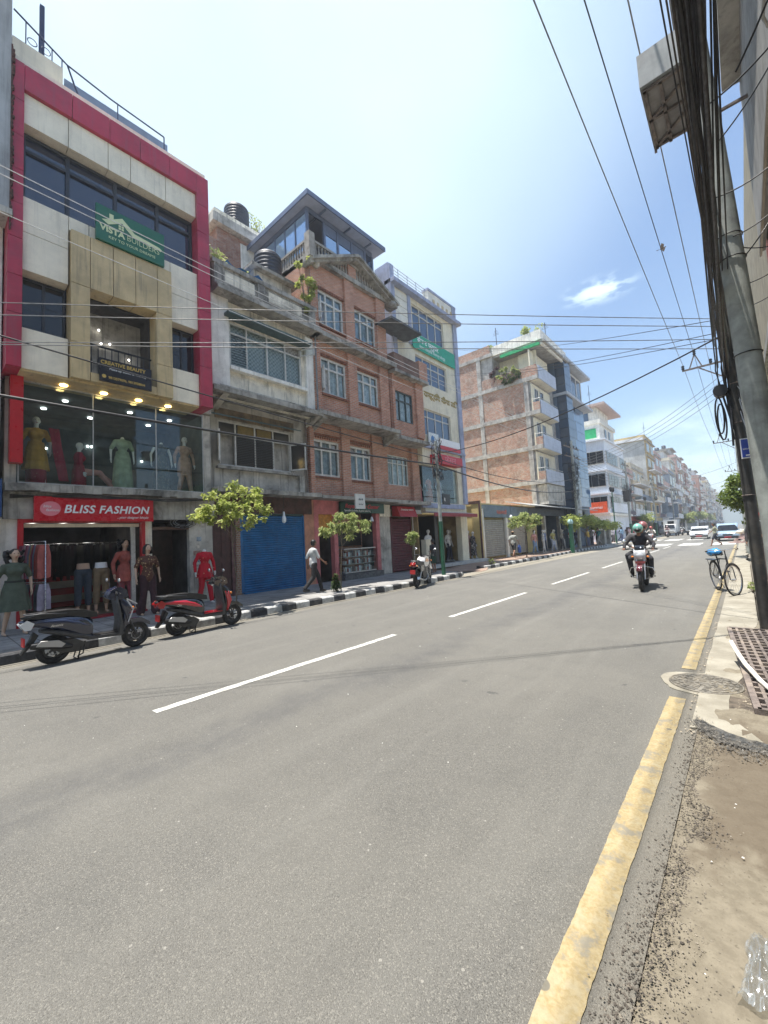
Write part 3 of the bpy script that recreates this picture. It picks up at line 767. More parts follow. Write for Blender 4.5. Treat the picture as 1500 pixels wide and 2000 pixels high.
# ------------------------------------------------------------------ leftmost building, only its edge shows
b0 = thing('apartment_block', 'pale plastered block at the left edge, its wall broken ragged along the corner', 'building', (-11.5, 0, 0))
mb = MB(); mb.box(-20, -11.22, -9, 1.17, 9.1, 18); mb.build('upper_wall', pm('pale_grey_plaster', (.42,.43,.43,1), .9, .1, 1.5, grime=.3, streak=.3), b0)
MB().box(-20, -11.75, -9, 1.12, 0.1, 9.1).build('lower_wall', plaster_w, b0)
MB().box(-11.75, -11.16, -9, 1.21, 8.98, 9.12).build('ledge', plaster_g, b0)
random.seed(4)
mb = MB()
for i in range(90):
    z = 8.7+i*.033*1.45; w = random.uniform(.0, .055); mb.box(-11.34, -11.2, 1.165, 1.18+w, z, z+.045)
mb.build('broken_edge', pm('raw_brick_edge', (.10,.045,.035,1), .95, .4, 20), b0)
s = MB().box(-11.74, -11.66, .55, 1.16, 2.55, 3.35).build('shop_sign', pm('deep_blue_sign', (.012,.055,.16,1), .4, .1, 4), b0)
text('lettering', 'ok', .22, (-11.655, .86, 2.75), white_frame, b0, depth=.008)

# ------------------------------------------------------------------ BUILDING 1: crimson frame, fashion shop below
b1 = thing('commercial_building', 'cream and gold clad building framed in crimson, fashion shop on its ground floor', 'building', (-12, 3.5, 0))
FX = -11.3
mb = MB(); mb.box(-20, -12.4, 1.22, 5.85, 5.75, 12.95); mb.box(-20, -16.1, 1.22, 5.85, .1, 5.75); mb.box(-16.1, -12.02, 1.22, 1.42, .1, 5.72); mb.box(-16.1, -12.02, 5.64, 5.86, .1, 5.72); mb.box(-16.1, -12.1, 1.42, 5.64, 2.56, 3.28)
mb.box(-12.4, -11.9, 5.63, 5.85, 5.75, 12.9)
mb.build('wall', plaster_g, b1)
# crimson frame in panels
zs = [5.72, 6.9, 7.75, 8.6, 9.4, 10.2, 11.0, 11.85, 12.78]
for a, b in zip(zs, zs[1:]):
    MB().box(-12.35, FX+.03, 1.15, 1.395, a+.006, b-.006).build('frame_panel', red_panel, b1)
    MB().box(-12.35, FX+.03, 5.25, 5.60, a+.006, b-.006).build('frame_panel', red_panel, b1)
ysb = [1.395, 3.03, 3.95, 4.6, 5.25]
for a, b in zip([1.395, 2.27, 3.05, 3.75, 4.5], [2.27, 3.05, 3.75, 4.5, 5.25]):
    MB().box(-12.35, FX+.028, a+.006, b-.006, 12.17, 12.77).build('frame_panel', red_panel, b1)
MB().box(-12.35, -11.5, 1.2, 5.62, 12.79, 13.1).build('parapet', cream_panel, b1)
MB().box(-12.1, -11.78, 1.28, 1.5, 3.75, 5.7).build('red_column', red_panel2, b1)
# cream and gold cladding
P1 = -11.36
cr = [(1.40,2.21,11.42,12.16),(2.21,3.03,11.42,12.16),(3.03,3.54,11.42,12.16),(3.54,4.41,11.42,12.16),(4.41,5.25,11.42,12.16),
      (1.40,2.22,8.85,9.68),(1.40,2.22,7.97,8.85),(1.40,2.22,5.74,6.66),(4.50,5.25,8.80,9.68),(4.50,5.25,7.97,8.80),(4.50,5.25,5.74,6.66),
      (2.22,2.62,9.34,9.68),(2.62,3.3,9.34,9.68),(3.3,3.95,9.34,9.68),(3.95,4.5,9.34,9.68)]
for r in cr: MB().box(-11.72, P1, r[0]+.007, r[1]-.007, r[2]+.007, r[3]-.007).build('cladding_panel', cream_panel, b1)
for r in [(2.24,2.62,8.02,9.32),(2.62,3.10,8.02,9.32),(3.10,3.60,8.02,9.32),(3.60,4.12,8.02,9.32),(4.12,4.49,8.02,9.32),(2.24,2.62,6.6,8.02),(2.24,2.62,5.74,6.6),(4.08,4.49,6.6,8.02),(4.08,4.49,5.74,6.6),(2.62,4.08,5.74,5.96)]:
    MB().box(-11.72, -11.24, r[0]+.007, r[1]-.007, r[2]+.007, r[3]-.007).build('gold_panel', gold_panel, b1)
MB().box(-12.3, -11.40, 1.395, 5.25, 5.70, 5.745).build('soffit', gold_panel, b1)
MB().box(-12.38, -11.735, 1.4, 5.25, 11.42, 12.16).build('backing', joint_m, b1)
MB().box(-12.38, -11.735, 1.4, 2.24, 7.97, 9.69).box(-12.38, -11.735, 4.5, 5.25, 7.97, 9.69).box(-12.38, -11.735, 2.24, 4.5, 8.02, 9.69).build('backing', joint_m, b1)
MB().box(-12.38, -11.735, 1.4, 5.25, 5.75, 5.97).box(-12.38, -11.735, 1.4, 2.6, 5.97, 6.65).box(-12.38, -11.735, 4.1, 5.25, 5.97, 6.65).build('backing', joint_m, b1)
win(b1, -11.62, 1.40, 5.24, 9.70, 11.40, tz=11.0, ys=[1.40,2.25,3.26,4.28,5.24], fm=dark_alu, gm=dark_glass, fr=.07, dep=.12)
win(b1, -11.66, 1.40, 2.22, 6.66, 7.96, ys=[1.40,1.82,2.22], fm=dark_alu, gm=black_glass, fr=.05)
win(b1, -11.66, 4.50, 5.24, 6.66, 7.96, ys=[4.50,4.90,5.24], fm=dark_alu, gm=black_glass, fr=.05)
# recessed balcony with railing
roomback(b1, -13.6, -11.75, 2.63, 4.07, 5.97, 8.0, interior, 'balcony_recess')
for z_ in (6.02, 6.78): MB().box(-11.62, -11.58, 2.63, 4.07, z_, z_+.035).build('balcony_rail', black, b1)
for i in range(10): MB().lathe([(.012,6.05),(.012,6.3),(.024,6.4),(.012,6.5),(.012,6.78)], (-11.6, 2.72+i*.145, 0), 6).build('baluster', dark_alu, b1)
win(b1, -12.9, 2.65, 4.05, 6.0, 7.98, ys=[2.65,3.1,3.6,4.05], fm=dark_alu, gm=black_glass, fr=.04)
lamp_w = emis('cold_lamp', (1,.97,.9,1), 7); lamp_y = emis('warm_lamp', (1,.72,.25,1), 9)
for y_, z_ in ((2.8,7.6),(3.05,7.55),(3.1,7.2),(3.3,7.25),(3.75,6.95),(2.75,6.3)):
    MB().ell((-12.3, y_, z_), .022, 8, 6).build('bulb', lamp_w, b1)
for y_ in (2.22, 3.03, 3.82, 4.56):
    MB().lathe([(.075,-.018),(.075,.0)], (-11.80, y_, 5.70), 16).build('downlight', lamp_y, b1)
# display storey
G = MB()
dw = []
fb = MB().box(-12.03,-11.98,1.44,5.62,3.30,3.36).box(-12.03,-11.98,1.44,5.62,5.66,5.70)
for yy in (1.44, 2.84, 4.30, 5.60): fb.box(-12.02, -11.99, yy, yy+.022, 3.36, 5.66)
w = fb.build('display_window', alu, b1)
for a, b in ((1.464,2.84),(2.864,4.30),(4.324,5.60)): MB().box(-12.008,-12.0,a,b,3.36,5.66).build('pane', shopglass, w)
disp_wall = pm('display_back_wall', (.07,.095,.10,1), .7, .25, 1.5)
MB().box(-15.0,-14.95,1.42,5.64,3.3,5.72).box(-15,-12.05,1.42,1.45,3.3,5.72).box(-15,-12.05,5.61,5.64,3.3,5.72).box(-15,-12.05,1.45,5.61,5.715,5.745).build('display_room', disp_wall, b1)
MB().box(-15,-12.04,1.45,5.61,3.28,3.33).build('display_floor', inner_floor, b1)
for x_, y_ in ((-13,2.48),(-13,3.98),(-14,2.2),(-14.2,3.3),(-14,4.8),(-13.1,5.1)):
    MB().lathe([(.06,-.015),(.06,.0)], (x_, y_, 5.70), 12).build('downlight', lamp_w, b1)
for x_, y_, z_ in ((-14.9,2.4,4.8),(-14.9,3.4,5.0),(-14.9,3.5,5.0),(-14.9,4.9,4.7),(-14.9,4.3,4.3),(-14.9,2.1,4.4)):
    MB().ell((x_, y_, z_), .03, 8, 6).build('bulb', lamp_w, b1)
MB().box(-14.2,-13.4,4.15,4.75,3.33,4.1).build('display_plinth', interior_w, b1)
# rough ledge over the shop
random.seed(8)
mb = MB()
for i in range(24):
    a = 1.2+i*.194; h = random.uniform(-.02,.02); mb.box(-12.05, -11.62+random.uniform(-.02,.02), a, a+.194, 3.12+h, 3.29+random.uniform(-.01,.01))
mb.box(-12.1, -11.86, 1.2, 5.86, 2.52, 3.12)
mb.build('ledge', conc_dark, b1)
# shop
MB().box(-12.15,-11.98,1.16,1.44,.12,2.56).build('pier', plaster_w, b1)
MB().box(-12.15,-11.98,3.98,4.17,.12,2.52).build('pier', plaster_c, b1)
MB().box(-12.15,-11.99,5.16,5.72,.12,2.52).build('pier', plaster_g, b1)
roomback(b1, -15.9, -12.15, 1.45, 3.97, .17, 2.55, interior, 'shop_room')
MB().box(-12.04,-11.90,1.44,1.54,.15,2.44).box(-12.04,-11.90,3.89,3.98,.15,2.44).box(-12.04,-11.90,1.44,3.98,2.44,2.52).build('red_door_frame', red_panel2, b1)
MB().box(-12.1,-12.02,1.56,3.87,2.34,2.42).build('header_strip', cream_panel, b1)
MB().box(-12.0,-11.7,1.5,3.95,.15,.2).build('red_step', pm('red_step_tile', (.30,.02,.03,1), .5, .1, 5), b1)
MB().box(-12.16,-12.08,3.70,3.80,.2,2.34).build('steel_jamb', alu, b1)
MB().box(-15.8,-15.2,2.0,3.9,.2,1.3).build('counter', pm('counter_red', (.25,.015,.02,1), .5), b1)
for z_ in (.35, .75): MB().box(-15.19,-15.17,2.0,3.9,z_,z_+.2).build('counter_stripe', interior_w, b1)
for k in range(3): MB().box(-13.9,-13.6,1.9+k*.64,2.0+k*.64,2.50,2.52).build('tube_lamp', lamp_w, b1)
# dark doorway with door leaf
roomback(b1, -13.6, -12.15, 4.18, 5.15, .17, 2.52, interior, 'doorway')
MB().box(-13.2,-13.15,4.45,5.15,.17,2.3).build('door', pm('dark_brown_door', (.06,.03,.022,1), .5, .2, 6), b1)
MB().box(-12.06,-12.0,4.18,5.15,2.25,2.33).build('door_header', pm('brown_wood', (.11,.055,.035,1), .6, .2, 6, grime=.3), b1)
# fashion shop board
sg = thing('shop_sign', 'long red sign reading BLISS FASHION with a round pink emblem', 'shop sign', (-11.75, 1.75, 2.5))
kx = 11.72/12
MB().box(-11.84,-11.72,1.69,4.12,2.46,3.02).build('board', pm('sign_red', (.52,.005,.018,1), .3, .05, 3), sg)
pw = pm('sign_white', (.85,.85,.85,1), .4, .02, 4); pk = pm('sign_pink', (.75,.22,.26,1), .4, .05, 4)
mb = MB(); n = 32; mb.add([(-11.712, 1.975+.185*math.cos(2*math.pi*i/n), 2.745+.165*math.sin(2*math.pi*i/n)) for i in range(n)]+[(-11.722, 1.975+.185*math.cos(2*math.pi*i/n), 2.745+.165*math.sin(2*math.pi*i/n)) for i in range(n)], [tuple(range(n))]+[(i, n+i, n+(i+1)%n, (i+1)%n) for i in range(n)]); mb.build('emblem', pk, sg)
text('emblem_lettering', 'bliss\n  fashion', .085, (-11.706, 1.84, 2.77), pw, sg, depth=.004, shear=.3)
text('lettering', 'BLISS FASHION', .265, (-11.712, 2.21, 2.655), pw, sg, depth=.02, shear=.22, bold=.005, sx=.96, sp=1.06)
text('lettering', '...your designer Ishtyle', .085, (-11.716, 3.28, 2.53), pw, sg, depth=.006, shear=.35, sx=.92)
# green builders' board
sg = thing('signboard', 'green signboard reading VISTA BUILDERS with a house logo', 'signboard', (-11.2, 3.5, 9.4))
MB().box(-11.25,-11.17,2.72,4.28,9.33,10.23).build('board', pm('sign_green', (.012,.135,.075,1), .4, .05, 3), sg)
py = pm('sign_pale_yellow', (.66,.72,.42,1), .4, .03, 4)
def flat(name, pts, X, mat, parent, d=.006):
    n = len(pts); mb = MB(); mb.add([(X+d, a, b) for a, b in pts]+[(X, a, b) for a, b in pts], [tuple(range(n)), tuple(range(n, 2*n))[::-1]]+[(i, n+i, n+(i+1)%n, (i+1)%n) for i in range(n)]); return mb.build(name, mat, parent)
flat('roof_logo', [(2.84,9.87),(3.10,10.0),(3.28,10.12),(3.42,10.0),(3.56,9.86),(3.9,9.83),(4.15,9.80),(4.22,9.76),(4.18,9.70),(4.12,9.74),(4.05,9.69),(3.98,9.74),(3.9,9.69),(3.82,9.76),(3.52,9.76),(3.38,9.88),(3.28,9.99),(3.14,9.90),(2.98,9.80)], -11.168, py, sg)
flat('chimney_logo', [(3.0,9.96),(3.0,10.10),(3.09,10.10),(3.09,10.0)], -11.168, py, sg)
for a in (0, .065):
    for b in (0, .065): flat('window_logo', [(3.2+a,9.80+b),(3.25+a,9.80+b),(3.25+a,9.85+b),(3.2+a,9.85+b)], -11.168, py, sg)
text('lettering', 'VISTA', .21, (-11.168, 2.80, 9.60), py, sg, depth=.01, bold=.008, sx=.98)
text('lettering', 'BUILDERS', .21, (-11.168, 3.38, 9.60), py, sg, depth=.01, bold=-.003, sx=.86)
text('lettering', 'KEY TO YOUR DREAMS', .10, (-11.168, 2.98, 9.45), py, sg, depth=.006, sx=1.02)
# black beauty-parlour board
sg = thing('signboard', 'black signboard with gold lettering, hung below the balcony railing', 'signboard', (-11.18, 3.4, 5.8))
MB().box(-11.2,-11.15,2.78,3.92,5.78,6.34).build('board', pm('sign_black', (.006,.006,.012,1), .35), sg)
gold = pm('sign_gold', (.62,.42,.10,1), .35, .05, 5, metal=.2)
text('lettering', 'CREATIVE BEAUTY', .125, (-11.148, 2.80, 6.20), gold, sg, depth=.008, bold=.003, sx=.93)
text('lettering', 'Make-up Studio & Training', .078, (-11.148, 2.98, 6.08), pw, sg, depth=.005, sx=.95)
text('lettering', '9813579096, 9813938044', .085, (-11.148, 2.96, 5.86), gold, sg, depth=.006, bold=.002, sx=.90)
mb = MB(); mb.add([(-11.146, 2.87+.045*math.cos(i*.5236), 5.90+.045*math.sin(i*.5236)) for i in range(12)], [tuple(range(12))]); mb.build('phone_mark', gold, sg)
# roof: steel railing, grey-blue sheet, white block
MB().box(-12.3,-11.9,1.25,2.2,13.45,13.95).build('roof_block', cream_panel, b1)
MB().box(-12.32,-12.29,2.3,4.85,12.95,14.10).build('roof_sheet', pm('blue_grey_sheet', (.20,.26,.38,1), .5, .08, 3), b1)
mb = MB().tube([(-12.0,1.28,14.75),(-12.0,2.31,14.22),(-12.0,2.47,13.75),(-12.0,2.75,13.1)], .022, 6).tube([(-12.0,2.31,14.22),(-12.05,3.28,14.13),(-12.05,4.66,14.05)], .022, 6)
mb.tube([(-12.05,4.66,14.05),(-12.05,4.66,13.1)], .02, 6).tube([(-12.05,3.45,14.1),(-12.05,3.45,13.1)], .015, 6)
mb.build('roof_railing', pm('navy_steel', (.03,.045,.11,1), .5, .1, 5), b1)
for i, y_ in enumerate((1.5, 1.75, 2.0, 2.2)): MB().tube([(-12.0,y_,14.75-(y_-1.28)*.51),(-12.0,y_,13.95)], .013, 5).build('rail_post', _M['navy_steel'], b1)
for y_ in (1.62, 1.88): MB().torus((-12.0, y_, 14.2), .09, .010, 'X', 14, 5).build('rail_ring', _M['navy_steel'], b1)
MB().box(-13.06,-12.96,1.9,2.0,13,16.5).build('roof_post', _M['navy_steel'], b1)

random.seed(19)
t = thing('cable_tangle', 'tangled coil of thin wires hanging over the dark doorway beside the red shop sign', 'cable tangle', (-11.9, 4.95, 2.5))
for k in range(16):
    p = []; a0 = random.uniform(0, 6); rr = random.uniform(.1, .26)
    for i in range(12): a = a0+i*.55; p.append((-11.93+random.uniform(-.04,.06), 4.95+random.uniform(-.02,.02)+rr*math.cos(a)*1.5, 2.45+rr*.7*math.sin(a)))
    MB().tube(p, .006, 4, caps=False).build('wire', random.choice((black, alu, joint_m)), t)
for k in range(5): MB().tube([(-11.85,1.3,3.05-.02*k),(-11.62,2.6,2.98+.03*k),(-11.6,4.4,3.06-.02*k),(-11.7,5.9,3.1)], .008, 5).build('ledge_cable', joint_m, b1)
def kf(X): k = X/-12.0; return (lambda y: y*k), (lambda z: 1.6+(z-1.6)*k)
curt_pat = newmat('patterned_curtain'); q = NT(curt_pat); P = q.pos(); x, y, z = q.sep(P)
ck = q.new('ShaderNodeTexChecker'); q.l(q.comb(y, z), ck.inputs['Vector']); ck.inputs['Scale'].default_value = 14
ck.inputs['Color1'].default_value = (.24,.235,.22,1); ck.inputs['Color2'].default_value = (.46,.44,.41,1)
q.l(q.mix(q.rng(q.noise(P, 9, 4), .4, .6, 0, .5), ck.outputs[0], (.42,.41,.38,1)), q.bs.inputs['Base Color'])
curt_w = pm('white_curtain', (.62,.60,.58,1), .9, .2, 6); curt_b = pm('bluish_curtain', (.44,.46,.50,1), .9, .2, 5)
teal = pm('teal_paint', (.06,.105,.105,1), .6, .15, 4, grime=.35)
ochre_pane = pm('ochre_pane', (.19,.13,.03,1), .35, .15, 5); dim_glass = glassmat('dusty_glass', (.045,.045,.042,1), .12, .5)
lintel = pm('brick_lintel', (.25,.10,.06,1), .85, .3, 12, grime=.4)
# ------------------------------------------------------------------ BUILDING 2: grey plaster house
b2 = thing('plastered_house', 'weathered grey and cream plastered house over a blue roller shutter, black tank on its roof', 'building', (-12, 8, 0))
U = -11.8; uy, uz = kf(U); Lx = -12.4; ly, lz = kf(Lx)
wu = (uy(6.62), uy(9.50), uz(7.60), uz(9.08)); wl = (ly(6.11), ly(8.84), lz(4.25), lz(5.68))
MB().wall(U-.35, .22, uy(5.97), uy(10.02), uz(6.5), uz(9.8), [wu]).build('upper_wall', plaster_c, b2)
MB().wall(Lx-.3, .3, 5.88, 10.05, 3.4, 6.6, [wl]).build('lower_wall', plaster_g, b2)
MB().box(-18, -12.7, 5.88, 9.9, .1, 10.4).build('house_body', plaster_g, b2)
MB().box(U-.13, U, uy(5.97), uy(6.55), uz(6.55), uz(9.75)).build('corner_column', plaster_w, b2)
MB().box(U-.13, U, uy(9.68), uy(10.02), uz(6.55), uz(9.6)).build('corner_column', plaster_w, b2)
MB().box(U-.13, U+.06, uy(6.57), uy(9.66), uz(7.42), uz(7.54)).build('window_sill', plaster_w, b2)
MB().box(U-.13, U+.30, uy(6.4), uy(9.72), uz(9.14), uz(9.24)).build('sunshade', teal, b2)
MB().box(Lx, U+.32, uy(5.85), uy(10.15), 6.42, 6.58).build('floor_slab', conc_dark, b2)
MB().box(U-.10, U+.02, uy(6.2), uy(9.6), 6.585, 6.75).build('slab_curb', plaster_g, b2)
for i, y_ in enumerate((6.1, 9.75)): MB().add([(Lx,y_,6.41),(Lx,y_+.2,6.41),(U+.2,y_+.2,6.41),(U+.2,y_,6.41),(Lx,y_,6.1),(Lx,y_+.2,6.1)],[(0,1,2,3),(0,3,4),(1,5,2),(4,5,1,0),(3,2,5,4)]).build('slab_bracket', plaster_g, b2)
MB().bar((Lx+.05, 5.95, 6.02), (Lx+.62, 5.95, 5.86), .02); 
MB().add([(Lx,5.9,6.0),(Lx,9.3,6.0),(Lx+.42,9.3,5.86),(Lx+.42,5.9,5.86),(Lx,5.9,5.96),(Lx,9.3,5.96),(Lx+.42,9.3,5.82),(Lx+.42,5.9,5.82)],[(3,2,1,0),(4,5,6,7),(0,4,7,3),(3,7,6,2),(1,2,6,5)]).build('sloping_sunshade', teal, b2)
win(b2, U-.12, *wu, ys=[wu[0], wu[0]+.62, wu[0]+1.40, wu[0]+2.15, wu[1]], tz=uz(8.72), gm=dim_glass and clear, curtain=curt_pat, fr=.045, open_=((3,1),))
grille(b2, U-.1, wu[0]+.06, wu[0]+.58, wu[2]+.05, uz(8.68), 12, dark_alu)
w = win(b2, Lx-.06, *wl, ys=[wl[0], wl[0]+.62, wl[0]+1.35, wl[0]+2.08, wl[1]], tz=lz(5.28), gm=dim_glass, fr=.045, open_=((0,0),(3,0)))
for i in (1, 2): MB().box(Lx-.095, Lx-.085, wl[0]+.62*i+.1*i, wl[0]+.62+.7*i, lz(5.32), lz(5.62)).build('painted_pane', ochre_pane, w)
grille(b2, Lx-.05, wl[0]+.66, wl[0]+2.06, wl[2]+.08, lz(5.24), 16, dark_alu)
MB().box(-13.6,-13.55,wl[0],wl[1],wl[2],wl[3]).build('dark_room', interior, b2)
MB().box(Lx, Lx+.16, ly(6.0), ly(9.05), lz(4.12), lz(4.2)).build('window_sill', conc_dark, b2)
MB().box(Lx, Lx+.03, ly(6.0), ly(8.95), lz(5.72), lz(6.05)).build('stained_lintel', pm('rust_stained_plaster', (.27,.20,.12,1), .9, .25, 3, grime=.6, streak=.6), b2)
MB().box(Lx, Lx+.10, 9.4, 9.62, 3.5, 4.2).build('pier', plaster_g, b2)
# ledge over the shops (both houses)
MB().box(Lx-.1, -11.62, 5.86, 9.86, 3.36, 3.50).build('canopy_slab', conc_dark, b2)
MB().box(-12.5, -12.25, 5.88, 9.86, 2.78, 3.36).build('brick_fascia', pm('painted_fascia', (.085,.04,.03,1), .8, .3, 5, grime=.5), b2)
# cornice and parapet
for x1, z0, z1 in ((U+.42, 9.62, 9.74), (U+.34, 9.74, 9.84), (U+.22, 9.84, 9.98)):
    MB().box(-12.6, x1, 5.9, 10.05, z0, z1).build('cornice', conc_dark, b2)
MB().box(-12.3, U+.10, 5.9, 9.98, 9.98, 10.56).build('parapet', conc_dark, b2)
MB().box(-12.35, U+.18, 5.86, 10.0, 10.56, 10.70).build('parapet_coping', conc_dark, b2)
for y0_, y1_ in ((6.3,7.35),(7.9,9.3)):
    MB().box(U+.10, U+.115, y0_, y1_, 10.10, 10.46).build('parapet_panel', plaster_c, b2)
for y_ in (5.92, 7.45, 9.6): MB().box(U+.10, U+.16, y_, y_+.28, 9.98, 10.60).build('parapet_pier', conc_dark, b2)
# stair head with tank
MB().box(-14.6, -12.6, 7.9, 9.55, 10.4, 11.75).build('stair_head', plaster_g, b2)
MB().box(-14.8, -12.35, 7.7, 9.75, 11.75, 11.87).build('roof_slab', conc_dark, b2)
for k in range(3): MB().box(-12.6, -12.585, 8.6+k*.22, 8.7+k*.22, 11.0, 11.14).build('vent_hole', joint_m, b2)
def tank(loc, r, h, label):
    t = thing('water_tank', label, 'water tank', loc); prof = [(r*.98, 0)]
    n = 7
    for i in range(n):
        z0 = h*.82*i/n; dz = h*.82/n; prof += [(r*.955, z0+dz*.12), (r, z0+dz*.3), (r, z0+dz*.75), (r*.955, z0+dz*.9)]
    prof += [(r*.97, h*.84), (r*.8, h*.93), (r*.42, h*.97)]
    MB().lathe(prof, loc, 24).build('tank_body', pm('black_tank_plastic', (.03,.035,.05,1), .5, .15, 3, grime=.2, gcol=(.15,.15,.15,1)), t)
    MB().lathe([(r*.4, h*.965), (r*.4, h*1.0), (r*.36, h*1.03)], loc, 16).build('lid', _M['black_tank_plastic'], t)
    return t
tank((-13.2, 8.93, 11.87), .53, 1.3, 'black ribbed water tank on the stair head behind the grey parapet')
blue_tarp = pm('blue_tarpaulin', (.01,.12,.38,1), .45, .15, 5)
mb = MB(); vs = []
for i in range(9):
    for j in range(5): vs.append((-12.35-j*.28, 6.75+i*.17, 11.42-.16*abs(math.sin(i*.9))-.06*j+.05*math.sin(j*2)))
mb.add(vs, [(i*5+j, i*5+j+1, (i+1)*5+j+1, (i+1)*5+j) for i in range(8) for j in range(4)], True); tag(mb.build('tarpaulin', blue_tarp), 'blue tarpaulin rumpled on the roof beside the black tank', 'tarpaulin')
# roller shutter
def shutter(bld, X, y0, y1, z0, z1, mat, pitch=.078, name='roller_shutter'):
    f = MB().box(X-.06, X+.03, y0-.09, y0, z0, z1+.02).build(name, mat, bld)
    MB().box(X-.06, X+.03, y1, y1+.05, z0, z1).build('guide', mat, f)
    n = int((z1-z0)/pitch); pr = None
    for i in range(n):
        z = z0+i*pitch
        if pr is None:
            mb = MB(); prof = [(-.03,0),(-.004,.010),(.004,pitch*.35),(-.002,pitch*.72),(-.014,pitch*.97),(-.03,pitch)]
            mb.add([(X+a, y_, z+b) for y_ in (y0,y1) for a, b in prof], [(k, k+6, k+7, k+1) for k in range(5)], True); pr = mb.build('slat', mat, f, at=(X, y0, z))
        else: inst(pr, f, (X, y0, z))
    return f
blue_sh = pm('blue_shutter_paint', (.008,.125,.31,1), .5, .15, 3, grime=.35, gcol=(.02,.07,.13,1), gscale=2, streak=.35)
shutter(b2, -12.28, 6.98, 9.42, .20, 2.72, blue_sh)
MB().box(-12.3, -12.18, 6.98, 9.42, .13, .20).build('bottom_rail', blue_sh, b2)
MB().box(-12.5, -12.32, 6.9, 9.5, 2.72, 2.80).build('shutter_box', teal, b2)
wood_red = pm('dark_red_door', (.07,.022,.022,1), .5, .2, 6, grime=.3)
MB().box(-12.5,-12.36,5.9,6.62,.13,2.8).build('door', wood_red, b2)
for y_ in (5.98, 6.3): MB().box(-12.36,-12.34,y_,y_+.24,.4,1.2).build('door_panel', wood_red, b2)
for y_ in (5.98, 6.3): MB().box(-12.36,-12.34,y_,y_+.24,1.4,2.3).build('door_panel', wood_red, b2)
MB().box(-12.45,-12.30,6.62,6.74,.13,2.8).build('door_jamb', pm('dull_pink_paint', (.17,.085,.085,1), .7, .2, 6), b2)
MB().box(-12.45,-12.24,6.74,6.89,.13,2.72).build('brick_pier', brick('flaking_brick', (.30,.13,.07,1), (.36,.2,.12,1), (.35,.32,.28,1), .1, .072, .012, dark=.3), b2)
t = thing('light_bulb', 'white bulb hanging in front of the blue shutter', 'light bulb', (-11.9, 8.35, 2.62)); MB().tube([(-11.9,8.35,3.36),(-11.9,8.35,2.9)], .008, 5).build('cord', black, t); MB().lathe([(.02,-.2),(.07,-.15),(.075,-.02),(.04,.06),(.03,.2)], (-11.9,8.35,2.62), 12).build('bulb', pm('milk_glass', (.75,.78,.80,1), .3), t)
# ------------------------------------------------------------------ BUILDING 3: red brick
b3 = thing('brick_house', 'four storey red brick house with white windows, gable and glazed roof terrace', 'building', (-12, 12, 0))
br = U-.12
W3 = [(10.45,11.86,10.50,11.94),(12.47,13.90,10.56,11.94)]; W2 = [(10.49,11.86,7.64,9.13),(12.47,13.90,7.70,9.13)]
W3 = [(uy(a),uy(b),uz(c_),uz(d)) for a,b,c_,d in W3]; W2 = [(uy(a),uy(b),uz(c_),uz(d)) for a,b,c_,d in W2]
W1 = [(ly(a),ly(b),lz(c_),lz(d)) for a,b,c_,d in [(9.92,11.29,4.27,5.69),(11.87,13.15,4.25,5.69)]]
ye = uy(14.55); yb = 9.86
MB().wall(br-.3, .3, yb, ye, 6.7, 12.75, W3+W2).build('upper_wall', red_brick, b3)
lyb, lye = 9.84, 14.3
MB().wall(Lx-.42, .3, lyb, lye, 3.4, 6.6, W1).build('lower_wall', red_brick_lo, b3)
MB().box(-18, -13.2, yb, ye, .1, 13.0).build('house_body', red_brick_lo, b3)
MB().box(-13.2, -12.2, yb, yb+.2, 3.4, 12.95).build('end_wall', red_brick, b3)
for y0_, y1_ in ((9.86, 10.22), (11.72, 12.24), (13.70, 14.30)):
    MB().box(br, U, y0_, y1_, 6.75, 9.55).build('pilaster', red_brick, b3)
    MB().box(br, U, y0_, y1_, 9.86, 12.85).build('pilaster', red_brick, b3)
for y0_, y1_ in ((9.84, 10.14), (11.72, 12.20), (13.62, 14.3)): MB().box(Lx-.12, Lx, y0_, y1_, 3.5, 6.55).build('pilaster', red_brick_lo, b3)
for Wn in W3+W2:
    win(b3, br-.03, *Wn, cols=3, tz=Wn[3]-.42, curtain=curt_b if Wn[2] > 9 else curt_w, fr=.075, open_=((0,0),) if Wn is W3[0] or Wn is W2[0] else ())
    MB().box(br, br+.05, Wn[0]-.05, Wn[1]+.05, Wn[3]+.02, Wn[3]+.12).build('lintel', lintel, b3)
    for k in range(11): MB().box(br+.05, br+.075, Wn[0]+.02+k*.125, Wn[0]+.08+k*.125, Wn[3]+.03, Wn[3]+.11).build('lintel_brick', lintel, b3)
    MB().box(br, br+.10, Wn[0]-.06, Wn[1]+.06, Wn[2]-.10, Wn[2]-.02).build('sill', lintel, b3)
for Wn in W1:
    win(b3, Lx-.16, *Wn, cols=3, tz=Wn[3]-.38, curtain=curt_b, gm=clear, fr=.085, skip=((0,1),(2,1)))
    MB().box(Lx-.12, Lx-.06, Wn[0]-.06, Wn[1]+.06, Wn[2]-.10, Wn[2]-.02).build('sill', lintel, b3)
    for k in range(11): MB().box(Lx-.12, Lx-.09, Wn[0]+.02+k*.12, Wn[0]+.08+k*.12, Wn[3]+.06, Wn[3]+.14).build('lintel_brick', lintel, b3)
    MB().box(Lx-.12, Lx-.05, Wn[0]-.05, Wn[1]+.05, Wn[3]+.16, Wn[3]+.24).build('lintel', lintel, b3)
    MB().box(-13.15,-13.1,Wn[0],Wn[1],Wn[2],Wn[3]).build('dark_room', interior, b3)
MB().box(Lx, U+.34, yb-.05, ye+.3, 6.50, 6.66).build('floor_slab', conc_dark, b3)
MB().box(-12.2, U+.34, yb-.05, ye+.25, 9.62, 9.80).build('floor_slab', conc_dark, b3)
